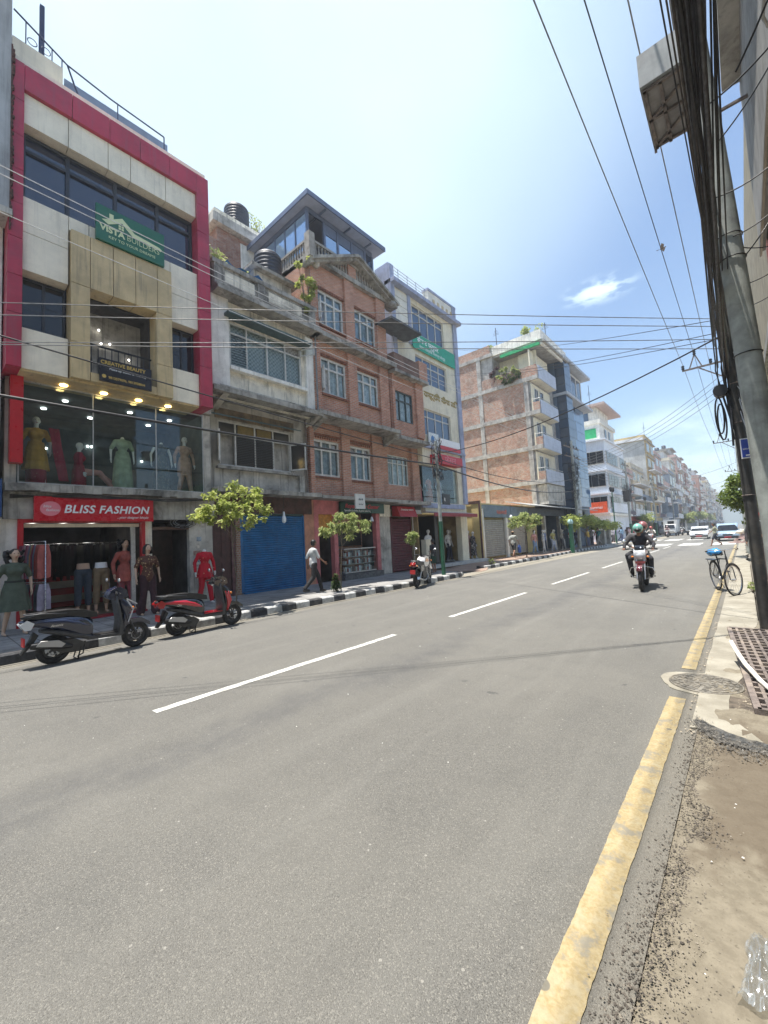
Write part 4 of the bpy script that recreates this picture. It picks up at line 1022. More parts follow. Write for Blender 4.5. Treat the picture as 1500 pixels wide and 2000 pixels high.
for y_ in (10.0, 14.35):
    MB().add([(Lx,y_,6.49),(Lx,y_+.22,6.49),(U+.26,y_+.22,6.49),(U+.26,y_,6.49),(Lx,y_,6.05),(Lx,y_+.22,6.05),(U+.26,y_+.22,6.38),(U+.26,y_,6.38)],[(0,1,2,3),(0,3,7,4),(1,5,6,2),(4,7,6,5),(3,2,6,7)]).build('slab_bracket', conc_dark, b3)
# gable
gy = [(uy(10.0), 12.62), (uy(12.5), 13.92), (uy(14.85), 12.95)]
mb = MB(); mb.add([(br, yb+.02, 12.752), (br, ye, 12.752), (br, ye, 12.95), (br, gy[1][0], 13.75), (br, yb+.02, 12.80)]+[(br-.25, yb+.02, 12.752), (br-.25, ye, 12.752), (br-.25, ye, 12.95), (br-.25, gy[1][0], 13.75), (br-.25, yb+.02, 12.80)], [(0,1,2,3,4),(9,8,7,6,5),(0,5,6,1),(4,3,8,9),(3,2,7,8)]); mb.build('gable', red_brick, b3)
for a, b in ((0, 1), (1, 2)):
    A_ = Vector((U+.05, gy[a][0], gy[a][1]-.02)); B_ = Vector((U+.05, gy[b][0], gy[b][1]-.02))
    ext = (B_-A_).normalized(); A2 = A_-ext*(.15 if a == 0 else -.02); B2 = B_+ext*(.35 if b == 2 else -.02)
    MB().bar(A2, B2, .75, .11).build('gable_coping', conc_dark, b3); MB().bar(A2-Vector((0,0,.11)), B2-Vector((0,0,.11)), .5, .10).build('gable_moulding', conc_dark, b3)
MB().box(br, U, 12.0, 12.46, 12.85, 13.62).build('pilaster', red_brick, b3)
MB().ell((U+.08, 10.12, 12.62), (.16,.16,.19), 12, 8).build('finial_ball', plaster_g, b3); MB().ell((U+.25, ye+.28, 12.72), (.2,.18,.16), 10, 7).build('broken_finial', conc_dark, b3)
# roof terrace balustrade
bal = pm('balustrade_stone', (.36,.33,.29,1), .9, .15, 4, grime=.5, streak=.3)
MB().box(-16, -11.75, 9.86, 10.04, 12.75, 13.05).build('terrace_curb', conc_dark, b3); MB().box(-11.95, -11.72, 10.0, 14.4, 12.80, 13.0).build('terrace_curb', conc_dark, b3)
MB().box(-12.0, -11.70, 9.82, 10.1, 12.85, 13.86).build('corner_pier', bal, b3)
MB().box(-11.93, -11.77, 10.1, 14.1, 13.56, 13.66).build('handrail', bal, b3); MB().box(-15.8, -12.0, 9.86, 10.0, 13.56, 13.66).build('handrail', bal, b3)
bp = None
for i in range(24):
    p = (-11.85, 10.25+i*.165, 13.0)
    if bp is None: bp = MB().lathe([(.05,0),(.035,.06),(.06,.2),(.03,.36),(.045,.5),(.05,.56)], p, 8).build('baluster', bal, b3, at=p)
    else: inst(bp, b3, p)
for i in range(22): inst(bp, b3, (-12.2-i*.165, 9.93, 13.0))
# glazed room with oversailing roof
gr = thing('roof_pavilion', 'glazed roof-top room under a flat oversailing blue-grey roof on the brick house', 'roof room', (-14, 12, 13))
gm_ = pm('blue_grey_steel', (.13,.165,.25,1), .5, .1, 4); soff = pm('blue_grey_soffit', (.40,.44,.56,1), .7, .08, 2)
X0, X1, Y0, Y1 = -17.2, -11.57, 9.72, 14.3
mb = MB(); mb.add([(X1,Y0,15.28),(X1,Y1,15.22),(X0,Y1,15.25),(X0,Y0,15.30),(X1,Y0,15.36),(X1,Y1,15.30),(X0,Y1,15.33),(X0,Y0,15.38)], [(3,2,1,0),(4,5,6,7),(0,1,5,4),(1,2,6,5),(2,3,7,6),(3,0,4,7)]); mb.build('roof', soff, gr)
MB().box(X1-.03,X1+.02,Y0,Y1,15.20,15.40).build('gutter', gm_, gr); MB().box(X0,X1,Y0-.02,Y0+.03,15.22,15.42).build('gutter', gm_, gr)
for y_ in (10.7, 12.1, 13.4): MB().box(X0+.2,X1-.1,y_,y_+.06,15.18,15.24).build('rafter', gm_, gr)
MB().box(-12.18,-12.10,10.1,13.95,15.05,15.24).build('head_beam', gm_, gr); MB().box(-16.8,-12.15,10.08,10.16,15.05,15.26).build('head_beam', gm_, gr)
for y_ in (10.12, 11.0, 11.75, 12.6, 13.45, 13.95): MB().box(-12.19,-12.09,y_-.05,y_+.05,13.0,15.05).build('post', gm_, gr)
refl = glassmat('painted_sky_glass', (.42,.58,.76,1), .05, 1.0); refl.node_tree.nodes['Principled BSDF'].inputs['Metallic'].default_value = .45  # reflected sky put into the pale blue base colour of the panes
for a, b in ((11.06,11.69),(11.81,12.54),(12.66,13.39)): MB().box(-12.15,-12.13,a,b,13.05,14.55).build('pane', refl, gr)
for a, b in ((11.06,11.69),(11.81,12.54),(12.66,13.39)): MB().box(-12.15,-12.13,a,b,14.6,15.05).build('panel', gm_, gr)
MB().box(-12.15,-12.13,13.52,13.9,13.05,15.0).build('pane', dark_glass, gr)
for k in range(6): 
    a = -12.22-k*.72; MB().box(a-.66,a-.02,10.11,10.13,13.1,15.02).build('pane', refl, gr); MB().box(a-.71,a-.65,10.08,10.15,13.0,15.05).build('post', gm_, gr)
MB().box(-16.8,-12.5,13.9,14.0,13,15.2).build('back_wall', interior, gr); MB().box(-16.9,-16.8,10.3,14,13,15.2).build('back_wall', interior, gr)
# wing
wg = -11.7; wy, wz = kf(wg)
Ww = [(wy(14.95),wy(16.5),wz(7.42),wz(8.92))]; 
MB().wall(wg-.42, .3, wy(14.8), wy(17.35), 6.6, 9.7, Ww).build('wing_wall', red_brick, b3)
for y0_, y1_ in ((14.45,14.62),(wy(16.7),wy(17.3))): MB().box(wg-.12, wg, y0_, y1_, 6.65, 9.5).build('pilaster', red_brick, b3)
win(b3, wg-.15, *Ww[0], cols=3, tz=Ww[0][3]-.45, gm=clear, curtain=curt_w, fm=pm('grey_green_frame', (.08,.10,.095,1), .6, .2, 6), fr=.06)
MB().box(wg-.3, wg+.28, wy(14.75), wy(17.5), 9.42, 9.56).build('wing_slab', conc_dark, b3)
MB().box(wg-.3, wg+.22, wy(14.75), wy(16.75), 9.56, 10.35).build('wing_parapet', brick('mossy_brick', (.20,.10,.075,1), (.26,.15,.11,1), (.20,.17,.15,1), .24, .072, .01, dark=.75), b3)
MB().box(wg-.3, wg+.24, wy(16.75), wy(17.45), 9.56, 10.5).build('wing_pier', red_brick, b3)
Wl = (ly(14.19)+.1,ly(15.82),lz(4.21),lz(5.64))
MB().wall(Lx-.42, .3, 14.3, 16.85, 3.4, 6.4, [Wl]).build('wing_lower_wall', red_brick_lo, b3)
win(b3, Lx-.16, *Wl, cols=4, tz=Wl[3]-.4, gm=clear, curtain=curt_w, fr=.05)
MB().box(Lx-.12, Lx+.06, ly(15.95), ly(16.5), 3.5, 6.3).build('pilaster', red_brick_lo, b3)
MB().box(Lx, wg+.3, wy(14.9), wy(17.2), 6.26, 6.42).build('wing_slab', conc_dark, b3)
MB().box(Lx-.1, -11.62, 9.9, 14.35, 3.34, 3.46).build('canopy_slab', conc_lt, b3); MB().box(Lx-.1, -11.70, 14.4, 17.0, 3.30, 3.46).build('canopy_slab', conc_dark, b3)
# ground floor of the brick house
pink = pm('pink_paint', (.55,.17,.17,1), .7, .12, 4, grime=.3, gcol=(.2,.09,.08,1)); salmon = pm('salmon_paint', (.52,.24,.15,1), .7, .12, 4, grime=.4, gcol=(.2,.1,.07,1))
MB().box(-12.5,-12.3,9.52,9.98,.13,3.34).build('painted_pier', salmon, b3); MB().box(-12.5,-12.29,9.98,10.2,.13,2.8).build('painted_pier', pink, b3)
MB().box(-12.5,-12.29,9.98,11.35,2.8,3.34).build('painted_fascia', pink, b3); MB().box(-12.5,-12.27,10.95,11.15,.13,2.8).build('painted_pier', pink, b3); MB().box(-12.5,-12.27,13.45,13.68,.13,2.95).build('painted_pier', pink, b3)
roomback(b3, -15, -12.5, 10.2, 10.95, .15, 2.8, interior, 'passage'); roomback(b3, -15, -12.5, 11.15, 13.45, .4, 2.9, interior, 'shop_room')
MB().box(-12.42,-12.38,10.2,10.95,2.05,2.8).build('roller_blind', pm('orange_blind', (.5,.22,.03,1), .6, .2, 8), b3)
MB().box(-12.5,-11.95,11.15,13.45,.1,.38).build('shop_step', pm('checker_step', (.12,.12,.12,1), .6, .3, 12), b3)
t = thing('display_counter', 'glass fronted display counter full of small goods under the green shop sign', 'counter', (-12.2, 12, .4))
MB().box(-12.75,-12.15,11.35,13.2,.4,.45).build('base', alu, t); MB().box(-12.75,-12.15,11.35,13.2,1.36,1.40).build('top', alu, t); MB().box(-12.16,-12.15,11.35,13.2,.45,1.36).build('pane', clear, t)
for z_ in (.75, 1.05): MB().box(-12.7,-12.2,11.36,13.19,z_,z_+.015).build('shelf', alu, t)
random.seed(12)
cols_ = [srgb(200,190,180), srgb(150,60,50), srgb(220,220,225), srgb(170,160,150), srgb(70,60,65), srgb(120,80,70)]
for i in range(54):
    y_ = 11.42+(i % 18)*.098; z_ = (.455, .77, 1.07)[i//18]; k = i % 6
    MB().box(-12.3-random.random()*.1, -12.2, y_, y_+.07, z_, z_+random.uniform(.12,.24)).build('goods', pm('goods_%d' % k, cols_[k], .6, .2, 9), t)
MB().box(-13.4,-13.1,11.3,13.3,1.5,2.1).build('dark_shelf', black, b3)
sg = thing('shop_sign', 'dark green shop fascia with red script lettering over the display counter', 'shop sign', (-12.15, 12.3, 2.9))
MB().box(-12.2,-12.1,11.2,13.85,2.86,3.30).build('board', pm('fascia_green', (.012,.06,.035,1), .4, .1, 4), sg)
text('lettering', 'Royal Dress Center', .24, (-12.09, 11.42, 3.06), pm('sign_red_script', (.6,.05,.06,1), .5), sg, depth=.008, shear=.4, sx=1.05, bold=.004)
text('lettering', 'Specialist in ladies & gents tailoring', .11, (-12.09, 11.4, 2.92), pw, sg, depth=.005, sx=1.0)
t = thing('wall_sign', 'white square sign with two dark emblems, mounted above the green fascia', 'sign', (-11.58, 12.0, 3.2))
MB().box(-11.64,-11.58,11.55,12.10,2.98,3.58).build('board', pm('sign_offwhite', (.62,.62,.58,1), .5, .05, 5), t)
for dz, s_ in ((3.36, 1), (3.18, -1)):
    for k in range(3): flat('leaf_mark', [(11.72+k*.09, dz-.03), (11.76+k*.09, dz+.05*s_), (11.80+k*.09, dz+.02), (11.77+k*.09, dz-.04)], -11.578, pm('mark_navy', (.02,.05,.07,1), .5), t)
t = thing('wall_lamp', 'small white lamp shade under the green shop fascia', 'lamp', (-12.0, 13.0, 2.7)); MB().lathe([(.09,-.12),(.03,.08)], (-12.0,12.9,2.62), 12).build('lamp_shade', _M['milk_glass'], t); MB().tube([(-12.0,12.9,2.7),(-12.0,12.9,2.95),(-12.15,12.9,2.95)], .01, 5).build('bracket', black, t)
MB().box(-12.8,-12.4,13.68,14.55,.13,3.3).build('dark_wall', plaster_g, b3); MB().box(-12.42,-12.3,13.75,14.5,2.75,3.3).build('fascia_board', plaster_c, b3)
MB().box(-12.6,-12.5,14.55,14.7,.13,3.3).build('jamb', wood_red, b3); shutter(b3, -12.5, 14.75, 16.2, .15, 2.75, pm('dark_red_shutter', (.11,.012,.02,1), .5, .2, 5, streak=.3), .12)
MB().tube([(-12.1,15.9,.15),(-12.1,15.9,2.9)], .03, 6).build('drain_pipe', pm('cream_pipe', (.5,.45,.35,1), .6), b3)
sg = thing('shop_sign', 'small red box sign over the dark red shutter', 'shop sign', (-12, 15.3, 2.8)); MB().add([(-12.4,14.75,2.78),(-12.4,16.1,2.78),(-11.9,16.1,2.72),(-11.9,14.75,2.72),(-12.4,14.75,3.25),(-12.4,16.1,3.25),(-12.1,16.1,3.22),(-12.1,14.75,3.22)],[(0,1,2,3),(3,2,6,7),(4,7,6,5),(0,3,7,4),(1,5,6,2)]).build('board', pm('sign_red_dull', (.42,.02,.02,1), .45, .1, 6), sg)
text('lettering', 'shopping centre', .15, (-12.02, 14.95, 3.02), pw, sg, depth=.006)
# house behind with its own tank
bb = thing('brick_house', 'old brick house standing behind the grey house, mossy cornice under its roof tank', 'building', (-16, 9, 0))
obr = brick('old_brick', (.33,.13,.08,1), (.42,.2,.13,1), (.35,.3,.26,1), .24, .08, .012, smear=.5, smcol=(.45,.35,.3,1), dark=.3)
MB().box(-21, -16.0, 8.3, 11.4, 9, 15.6).build('wall', obr, bb); MB().box(-20, -15.3, 7.6, 8.3, 9, 14.4).build('low_wall', obr, bb)
MB().box(-21.2, -15.7, 8.0, 11.7, 15.6, 16.0).build('cornice', plaster_g, bb); MB().box(-21.0, -15.9, 8.15, 11.5, 16.0, 16.35).build('parapet', plaster_c, bb)
MB().box(-18.8, -15.98, 9.4, 10.9, 13.6, 15.4).build('pale_panel', plaster_w, bb)
tank((-16.6, 9.6, 16.45), .56, 1.15, 'black water tank on the old brick house behind, against the sky')
# ------------------------------------------------------------------ BUILDING 4: cream office block
b4 = thing('office_block', 'tall cream block with mirror-blue windows and a green banner, next to the brick house', 'building', (-12, 18, 0))
cw = pm('cream_wall', (.80,.74,.58,1), .8, .06, 2, grime=.15, streak=.2); cw2 = pm('pale_cream_wall', (.78,.75,.66,1), .8, .06, 2, grime=.15, streak=.15)
lav = pm('lavender_trim', (.36,.40,.54,1), .75, .1, 3, grime=.25, streak=.3)
W4s = [(16.78,19.75,12.42,13.94),(16.83,19.79,9.85,11.23),(17.0,19.89,7.05,8.46)]
fx = -12.02
MB().wall(fx-.3, .3, 15.05, 21.0, 6.35, 14.3, W4s).build('front_wall', cw, b4)
MB().box(-20, -12.9, 15.05, 21.0, 6.4, 14.3).build('block_body', cw2, b4)
MB().box(-20, -15.2, 15.05, 21.0, .1, 6.4).build('block_body', cw2, b4)
MB().box(-12.9,-12.04,15.0,15.2,10,15.3).build('side_wall', lav, b4)
MB().box(fx, fx+.10, 20.72, 21.1, 3.5, 15.3).build('corner_pilaster', lav, b4); MB().box(fx, fx+.1, 15.0, 15.3, 10.5, 15.2).build('corner_pilaster', lav, b4)
MB().box(fx, fx+.08, 16.35, 16.6, 11.6, 14.2).build('pilaster', lav, b4)
MB().box(-12.3, fx+.35, 15.0, 21.25, 14.22, 14.42).build('cornice', lav, b4); MB().box(-12.3, fx+.05, 18.3, 21.1, 14.42, 15.28).build('parapet', cw2, b4); MB().box(-12.35, fx+.1, 18.25, 21.15, 15.28, 15.4).build('coping', lav, b4)
MB().box(-12.25, fx, 15.1, 18.25, 14.42, 14.72).build('parapet', cw2, b4)
for k in range(4): MB().tube([(fx-.1,15.1,14.85+k*.17),(fx-.1,18.25,14.85+k*.17)], .018, 5).build('roof_rail', alu, b4)
for k in range(5): MB().tube([(fx-.1,15.15+k*.76,14.7),(fx-.1,15.15+k*.76,15.4)], .02, 5).build('rail_post', alu, b4)
for k in range(6): MB().box(fx, fx+.05, 15.32, 16.33, 11.75+k*.40, 12.12+k*.40).build('siding_board', cw2, b4)
for k in range(5): MB().box(fx+.05, fx+.07, 18.75+k*.45, 18.95+k*.45, 14.75, 14.95).build('letter_block', gold_panel, b4)
for Wn in W4s:
    ys = [Wn[0]+(Wn[1]-Wn[0])*i/4 for i in range(5)]
    win(b4, fx-.08, *Wn, ys=ys, tz=Wn[3]-.42, gm=blue_glass, fr=.06)
MB().box(-12.0, -10.95, 13.7, 16.0, 11.50, 11.60).build('awning_slab', pm('dark_slab', (.10,.11,.12,1), .8, .2, 3), b4)
MB().box(fx, fx+.09, 16.6, 20.72, 3.2, 3.45).build('string_course', lav, b4)
MB().box(fx-.1, fx+.14, 16.4, 21.1, 6.32, 6.46).build('string_course', lav, b4)
MB().wall(fx-.3, .3, 16.95, 21.0, 2.95, 6.35, [(16.95,20.25,3.5,5.45)]).build('lower_front', cw, b4)
w = MB().box(fx-.12,fx-.06,16.95,20.25,3.45,3.5).build('display_window', alu, b4)
for a, b in ((16.97,18.0),(18.03,19.1),(19.13,20.22)): MB().box(fx-.1,fx-.09,a,b,3.5,5.45).build('pane', shopglass, w)
roomback(b4, -14.5, -12.35, 16.95, 20.25, 3.42, 5.5, disp_wall, 'display_room')
roomback(b4, -15.1, -12.2, 16.5, 20.6, .3, 2.85, pm('ochre_room', (.38,.27,.13,1), .8, .2, 2), 'shop_room')
MB().box(-12.35,fx,20.3,21.0,.1,2.95).build('pier', cw, b4); MB().box(-12.35,-12.05,16.85,17.3,.15,1.6).build('low_wall', cw, b4)
MB().box(-13.9,-12.4,18.2,18.5,.3,2.85).build('dark_column', black, b4)
MB().box(-15,-11.6,16.7,22.6,.14,.3).build('shop_platform', pm('pale_tile_step', (.45,.47,.47,1), .5, .1, 4), b4)
mb = MB(); mb.add([(fx,16.7,2.98),(fx,21.0,2.98),(-11.35,21.0,2.86),(-11.35,16.7,2.86),(fx,16.7,3.02),(fx,21.0,3.02),(-11.35,21.0,2.90),(-11.35,16.7,2.90)],[(3,2,1,0),(4,5,6,7),(0,1,5,4),(1,2,6,5),(2,3,7,6),(3,0,4,7)]); mb.build('awning', pm('awning_cloth', (.50,.42,.40,1), .8, .1, 5), b4)
MB().box(-11.36,-11.33,16.7,21.0,2.72,2.90).build('awning_valance', pm('awning_red', (.30,.06,.07,1), .8, .1, 5), b4)
nag = 'राष्ट्रिय बीमा लि.'
ban = thing('banner', 'green banner with white Devanagari lettering hanging between two rows of blue windows', 'banner', (-11.9, 18.6, 11.4))
MB().box(-11.93,-11.90,16.55,20.6,11.45,12.30).build('cloth', pm('banner_green', (.015,.36,.22,1), .55, .08, 3), ban)
text('lettering', 'सेभ द फ्युचर', .40, (-11.898, 16.95, 11.86), pw, ban, depth=.004, bold=.008); text('lettering', 'नेपाल शैक्षिक परामर्श केन्द्र', .22, (-11.898, 17.1, 11.58), pw, ban, depth=.004)
text('wall_lettering', nag, .42, (fx+.01, 17.4, 9.12), pm('brass_letters', (.42,.30,.08,1), .4, .1, 5, metal=.3), b4, depth=.05, sx=1.2, bold=.004)
sg = thing('shop_sign', 'bright red box sign over the pink display window', 'shop sign', (-11.9, 19, 5.5)); MB().box(-12.0,-11.55,17.6,20.1,5.52,6.0).build('board', pm('sign_red2', (.55,.01,.03,1), .4, .05, 4), sg); text('lettering', 'फेसन', .42, (-11.545, 18.3, 5.62), pm('sign_pale_red', (.75,.25,.3,1), .4), sg, depth=.01, sx=1.3)
sg = thing('shop_sign', 'small white and blue emblem board above the bright red sign', 'shop sign', (-11.9, 18, 6.6)); MB().box(-11.92,-11.86,17.4,18.3,6.5,7.15).build('board', pm('sign_ice', (.68,.75,.78,1), .5), sg); MB().ell((-11.86,17.75,6.8),(.01,.16,.22),16,8).build('emblem', pm('sign_blue', (.02,.16,.40,1), .5), sg)
sg = thing('shop_sign', 'long red and white strip sign on the cream block, right of the emblem board', 'shop sign', (-11.9, 19, 6.3)); MB().box(-11.92,-11.87,18.4,20.5,6.62,7.0).build('board', pw, sg); MB().box(-11.92,-11.85,18.4,20.5,6.40,6.60).build('lower_strip', _M['sign_red2'], sg)
# ------------------------------------------------------------------ low shops and the unfinished brick tower
yw = pm('yellow_wall', (.66,.52,.24,1), .8, .08, 2, grime=.15)
low = thing('shop_row', 'low row of shops under a tin canopy with grey shutters and white bulbs', 'building', (-12, 30, 0))
MB().box(-20,-12.6,22.7,33,.1,3.75).build('wall', yw, low); MB().box(-12.6,-12.0,22.62,22.78,.1,3.75).build('end_wall', yw, low)
MB().box(-13.9,-12.0,22.58,22.66,3.62,3.8).box(-12.08,-11.98,22.56,22.64,.3,3.65).build('brown_trim', pm('brown_trim', (.10,.05,.045,1), .7, .2, 5), low)
MB().box(-12.1,-11.98,22.78,22.98,.15,3.3).build('pillar', cw2, low)
gs = pm('grey_shutter', (.34,.33,.29,1), .55, .1, 4, streak=.3)
shutter(low, -12.1, 23.1, 25.9, .3, 2.75, gs, .13); shutter(low, -12.1, 26.4, 29.4, .3, 2.75, pm('tan_shutter', (.36,.31,.24,1), .55, .1, 4, streak=.3), .13)
MB().box(-12.1,-11.95,25.98,26.28,.15,2.8).build('pillar', cw2, low)
MB().box(-12.3,-11.9,23.0,29.7,2.78,3.55).build('fascia_board', pm('grey_blue_fascia', (.13,.18,.22,1), .5, .15, 2, grime=.3), low); text('lettering', 'काठमाडौं', .34, (-11.89, 24.6, 3.0), pm('sign_orange', (.7,.12,.05,1), .5), low, sx=1.3)
roomback(low, -15.5, -12.1, 29.7, 44, .2, 3.3, interior, 'shop_room'); MB().box(-20,-15.6,33,45.9,.1,5.2).build('wall', plaster_g, low)
for a in (33.0, 36.5, 40.0, 44.0): MB().box(-12.2,-11.95,a,a+.3,.15,3.4).build('pillar', plaster_g, low)
mb = MB(); mb.add([(-12.6,27.5,3.95),(-12.6,45,3.95),(-10.9,45,3.55),(-10.9,27.5,3.55),(-12.6,27.5,4.0),(-12.6,45,4.0),(-10.9,45,3.60),(-10.9,27.5,3.60)],[(3,2,1,0),(4,5,6,7),(0,1,5,4),(1,2,6,5),(2,3,7,6),(3,0,4,7)]); mb.build('tin_canopy', pm('tin_canopy', (.42,.42,.40,1), .6, .2, 2, grime=.4), low)
MB().box(-12.2,-11.9,29.7,44,3.0,3.55).build('dark_fascia', pm('dark_fascia', (.05,.06,.075,1), .6, .2, 3), low)
for i, y_ in enumerate((25.6, 27.5, 35.0, 36.3, 37.9, 39.5, 41.5)):
    t = thing('light_bulb', ('nearest','second','third','fourth','fifth','sixth','farthest')[i]+' white bulb hanging along the low shops under the tin canopy', 'light bulb', (-11.4, y_, 2.9), group='bulbs hanging under the tin canopy'); MB().ell((-11.4,y_,2.75),(.1,.1,.16),10,8).build('bulb', _M['milk_glass'], t); MB().tube([(-11.4,y_,2.9),(-11.4,y_,3.62)], .01, 4).build('cord', black, t)
b5 = thing('brick_tower', 'unfinished brick and concrete tower with grey-clad balconies and plants on its terrace', 'building', (-14, 33, 0))
rb = brick('rough_brick', (.42,.135,.085,1), (.58,.25,.16,1), (.38,.33,.28,1), .24, .11, .030, smear=.6, smcol=(.46,.40,.34,1), dark=.5, bump=.02)
cb = pm('raw_concrete_band', (.42,.41,.39,1), .9, .16, 2.5, bump=.006, grime=.6, gscale=2, gcol=(.16,.13,.11,1), streak=.4)
YS = 32.95
MB().box(-18.8,-12.2,YS+.12,40,3.8,14.5).build('core', cb, b5); MB().box(-18.8,-15.4,YS+.12,40,14.5,18.0).build('core', cb, b5)
slabs = [3.9, 5.73, 8.55, 11.42, 14.30]
for a, b in zip(slabs, slabs[1:]+[17.3]):
    for x0, x1 in ((-18.75,-16.85),(-16.48,-12.73)):
        if b == 17.3:
            if x0 < -17: MB().box(x0,x1,YS+.02,YS+.12,a+.17,b).build('brick_infill', rb, b5)
        else: MB().box(x0,x1,YS+.02,YS+.12,a+.17,b-.17).build('brick_infill', rb, b5)
for x0, x1, zt in ((-16.85,-16.48,17.3),(-12.73,-12.36,14.2),(-19.0,-18.75,17.3)): MB().box(x0,x1,YS-.06,YS+.11,3.8,zt).build('column', cb, b5)
for z_ in slabs[1:]: MB().box(-19,-11.52,YS-.10,YS+.10,z_-.17,z_+.17).build('beam', cb, b5)
MB().box(-19.1,-15.3,YS-.08,YS+.1,17.3,17.6).build('beam', cb, b5); MB().box(-18.9,-15.5,YS-.02,YS+.1,17.6,18.35).build('brick_infill', rb, b5)
MB().box(-16.45,-11.6,YS-.02,YS+.13,14.48,15.35).build('terrace_parapet', rb, b5)
MB().box(-15.4,-13.4,YS+1.6,YS+1.8,14.5,17.2).build('back_wall', cw, b5); MB().box(-13.4,-11.9,YS+1.0,YS+1.2,14.5,17.0).build('back_wall', cw, b5)
MB().box(-16.0,-10.9,YS+.3,39.5,17.2,17.38).build('roof_slab', cb, b5); MB().box(-15.4,-11.1,YS+.2,YS+.35,17.38,18.2).build('roof_parapet', plaster_w, b5); MB().box(-11.25,-11.1,YS+.35,39.5,17.0,18.2).build('roof_parapet', plaster_w, b5)
MB().box(-14.6,-11.2,YS+.05,YS+.2,16.9,17.15).build('green_awning', pm('green_awning', (.02,.35,.13,1), .6), b5)
ck_ = pm('grey_cladding', (.50,.54,.63,1), .5, .06, 2, streak=.15)
for z_ in slabs[1:]:
    MB().box(-12.3,-11.52,YS+.1,37.2,z_-.15,z_).build('balcony_slab', cw2, b5)
    for k in range(4):
        for j in range(4): MB().box(-11.52,-11.44,YS+.1+j*1.02,YS+.1+j*1.02+1.0,z_-.13+k*.28,z_-.13+k*.28+.27).build('cladding_board', ck_, b5)
    MB().box(-12.05,-11.52,YS,YS+.08,z_+.16,z_+.85).build('side_infill', rb, b5)
    MB().box(-12.2,-12.1,YS+.1,37.2,z_+.2,z_+2.5).build('balcony_back', cw, b5)
    if z_ < 14:
        win(b5, -12.06, 33.5, 34.3, z_+.9, z_+2.2, cols=2, gm=black_glass, fr=.06); win(b5, -12.06, 34.7, 35.5, z_+.2, z_+2.2, cols=1, gm=black_glass, fr=.06)
        MB().tube([(-11.48,YS+.1,z_+1.12),(-11.48,37.1,z_+1.12)], .03, 5).build('balcony_rail', alu, b5); MB().tube([(-11.48,YS+.05,z_+1.12),(-12.1,YS+.05,z_+1.12)], .03, 5).build('balcony_rail', alu, b5)
MB().box(-12.2,-11.5,YS+.1,37.2,3.9,5.5).build('front_wall', plaster_g, b5); win(b5, -11.47, 33.8, 36.5, 4.2, 5.2, cols=3, gm=black_glass)
MB().box(-16.45,-15.4,YS+.5,YS+.6,14.5,16.9).build('back_wall', yw, b5)
b5b = thing('glass_building', 'narrow blue glass-clad building with a dark glass column, right of the brick tower', 'building', (-12, 42, 0))
dg = glassmat('slate_glass', (.03,.06,.11,1), .06, .8); bgp = glassmat('sky_blue_glass', (.10,.19,.33,1), .06, 1.0)
MB().box(-18,-11.9,38.4,46,.1,17.4).build('core', pm('steel_blue_wall', (.10,.15,.22,1), .5, .1, 2), b5b)
for i in range(18): MB().box(-11.9,-11.05,38.45,40.2,2.9+i*.81,2.9+i*.81+.77).build('glass_panel', dg, b5b)
for i in range(14):
    z_ = 4.0+i*.95
    for j in range(4):
        if j < 2 and z_ > 12.6: continue
        MB().box(-11.9,-11.7,40.3+j*1.42,40.3+j*1.42+1.38,z_,z_+.92).build('glass_panel', bgp if j > 1 else (dg if i % 3 else bgp), b5b)
for z_ in (4.2, 7.2, 10.2): MB().box(-11.9,-11.72,40.4,41.9,z_+.3,z_+2.0).build('bay_panel', cw2, b5b)
for z_ in (14.0, 17.4): MB().box(-12.2,-10.9,38.3,46.6,z_,z_+.25).build('roof_ledge', pm('grey_ledge', (.45,.48,.52,1), .7), b5b)
win(b5b, -11.6, 40.5, 45.5, 14.5, 17.2, cols=3, gm=dg, fr=.2)
# ------------------------------------------------------------------ white strip-window block
b6 = thing('clinic_block', 'white block with dark strip windows and a red-orange sign at the first floor corner', 'building', (-12, 60, 0))
wh = pm('white_cladding', (.74,.77,.82,1), .5, .04, 2, streak=.2)
MB().box(-17,-12,55,65.5,.1,12.7).build('block_body', wh, b6); MB().box(-17,-14.6,54.7,55,.1,12).build('glass_flank', dg, b6)
for i, (z0, z1) in enumerate(((9.7,11.3),(6.9,8.5),(4.2,5.7))):
    w = MB().box(-14.5,-12.12,54.86,55,z0,z1).build('window', white_frame, b6)
    for k in range(3): MB().box(-14.42+k*.77,-14.42+k*.77+.72,54.82,54.86,z0+.06,z1-.06).build('pane', black_glass, w)
    w = MB().box(-12,-11.9,55.3,65.2,z0,z1).build('window', white_frame, b6)
    for k in range(7):
        if k == 4: continue
        MB().box(-11.9,-11.87,55.45+k*1.4,55.45+k*1.4+1.2,z0+.08,z1-.08).build('pane', black_glass, w)
for z_ in (12.7, 8.9, 6.1): MB().box(-15,-11.75,54.7,65.6,z_-.12,z_+.05).build('ledge', wh, b6)
MB().box(-15,-11.6,54.6,66,3.3,3.6).build('canopy', cw2, b6); 
sg = thing('shop_sign', 'red-orange sign on the corner of the white block', 'shop sign', (-11.9, 56, 3.7)); MB().box(-14.3,-12.1,54.3,54.5,3.7,5.0).build('board', pm('sign_vermilion', (.70,.09,.02,1), .5), sg); text('lettering', 'sunmai', .5, (-14.0,54.28,4.2), pw, sg, plane='S')
MB().box(-11.9,-11.7,56,64.5,3.7,4.9).build('white_fascia', wh, b6)
MB().box(-17,-12.8,57,64.8,12.7,15.2).build('roof_house', plaster_w, b6); MB().box(-16.5,-13.2,58,64,15.2,17.6).build('roof_house', plaster_w, b6); MB().box(-17.2,-12.0,57,66.5,17.6,17.85).build('roof_slab', pm('rose_roof', (.55,.42,.38,1), .8), b6)
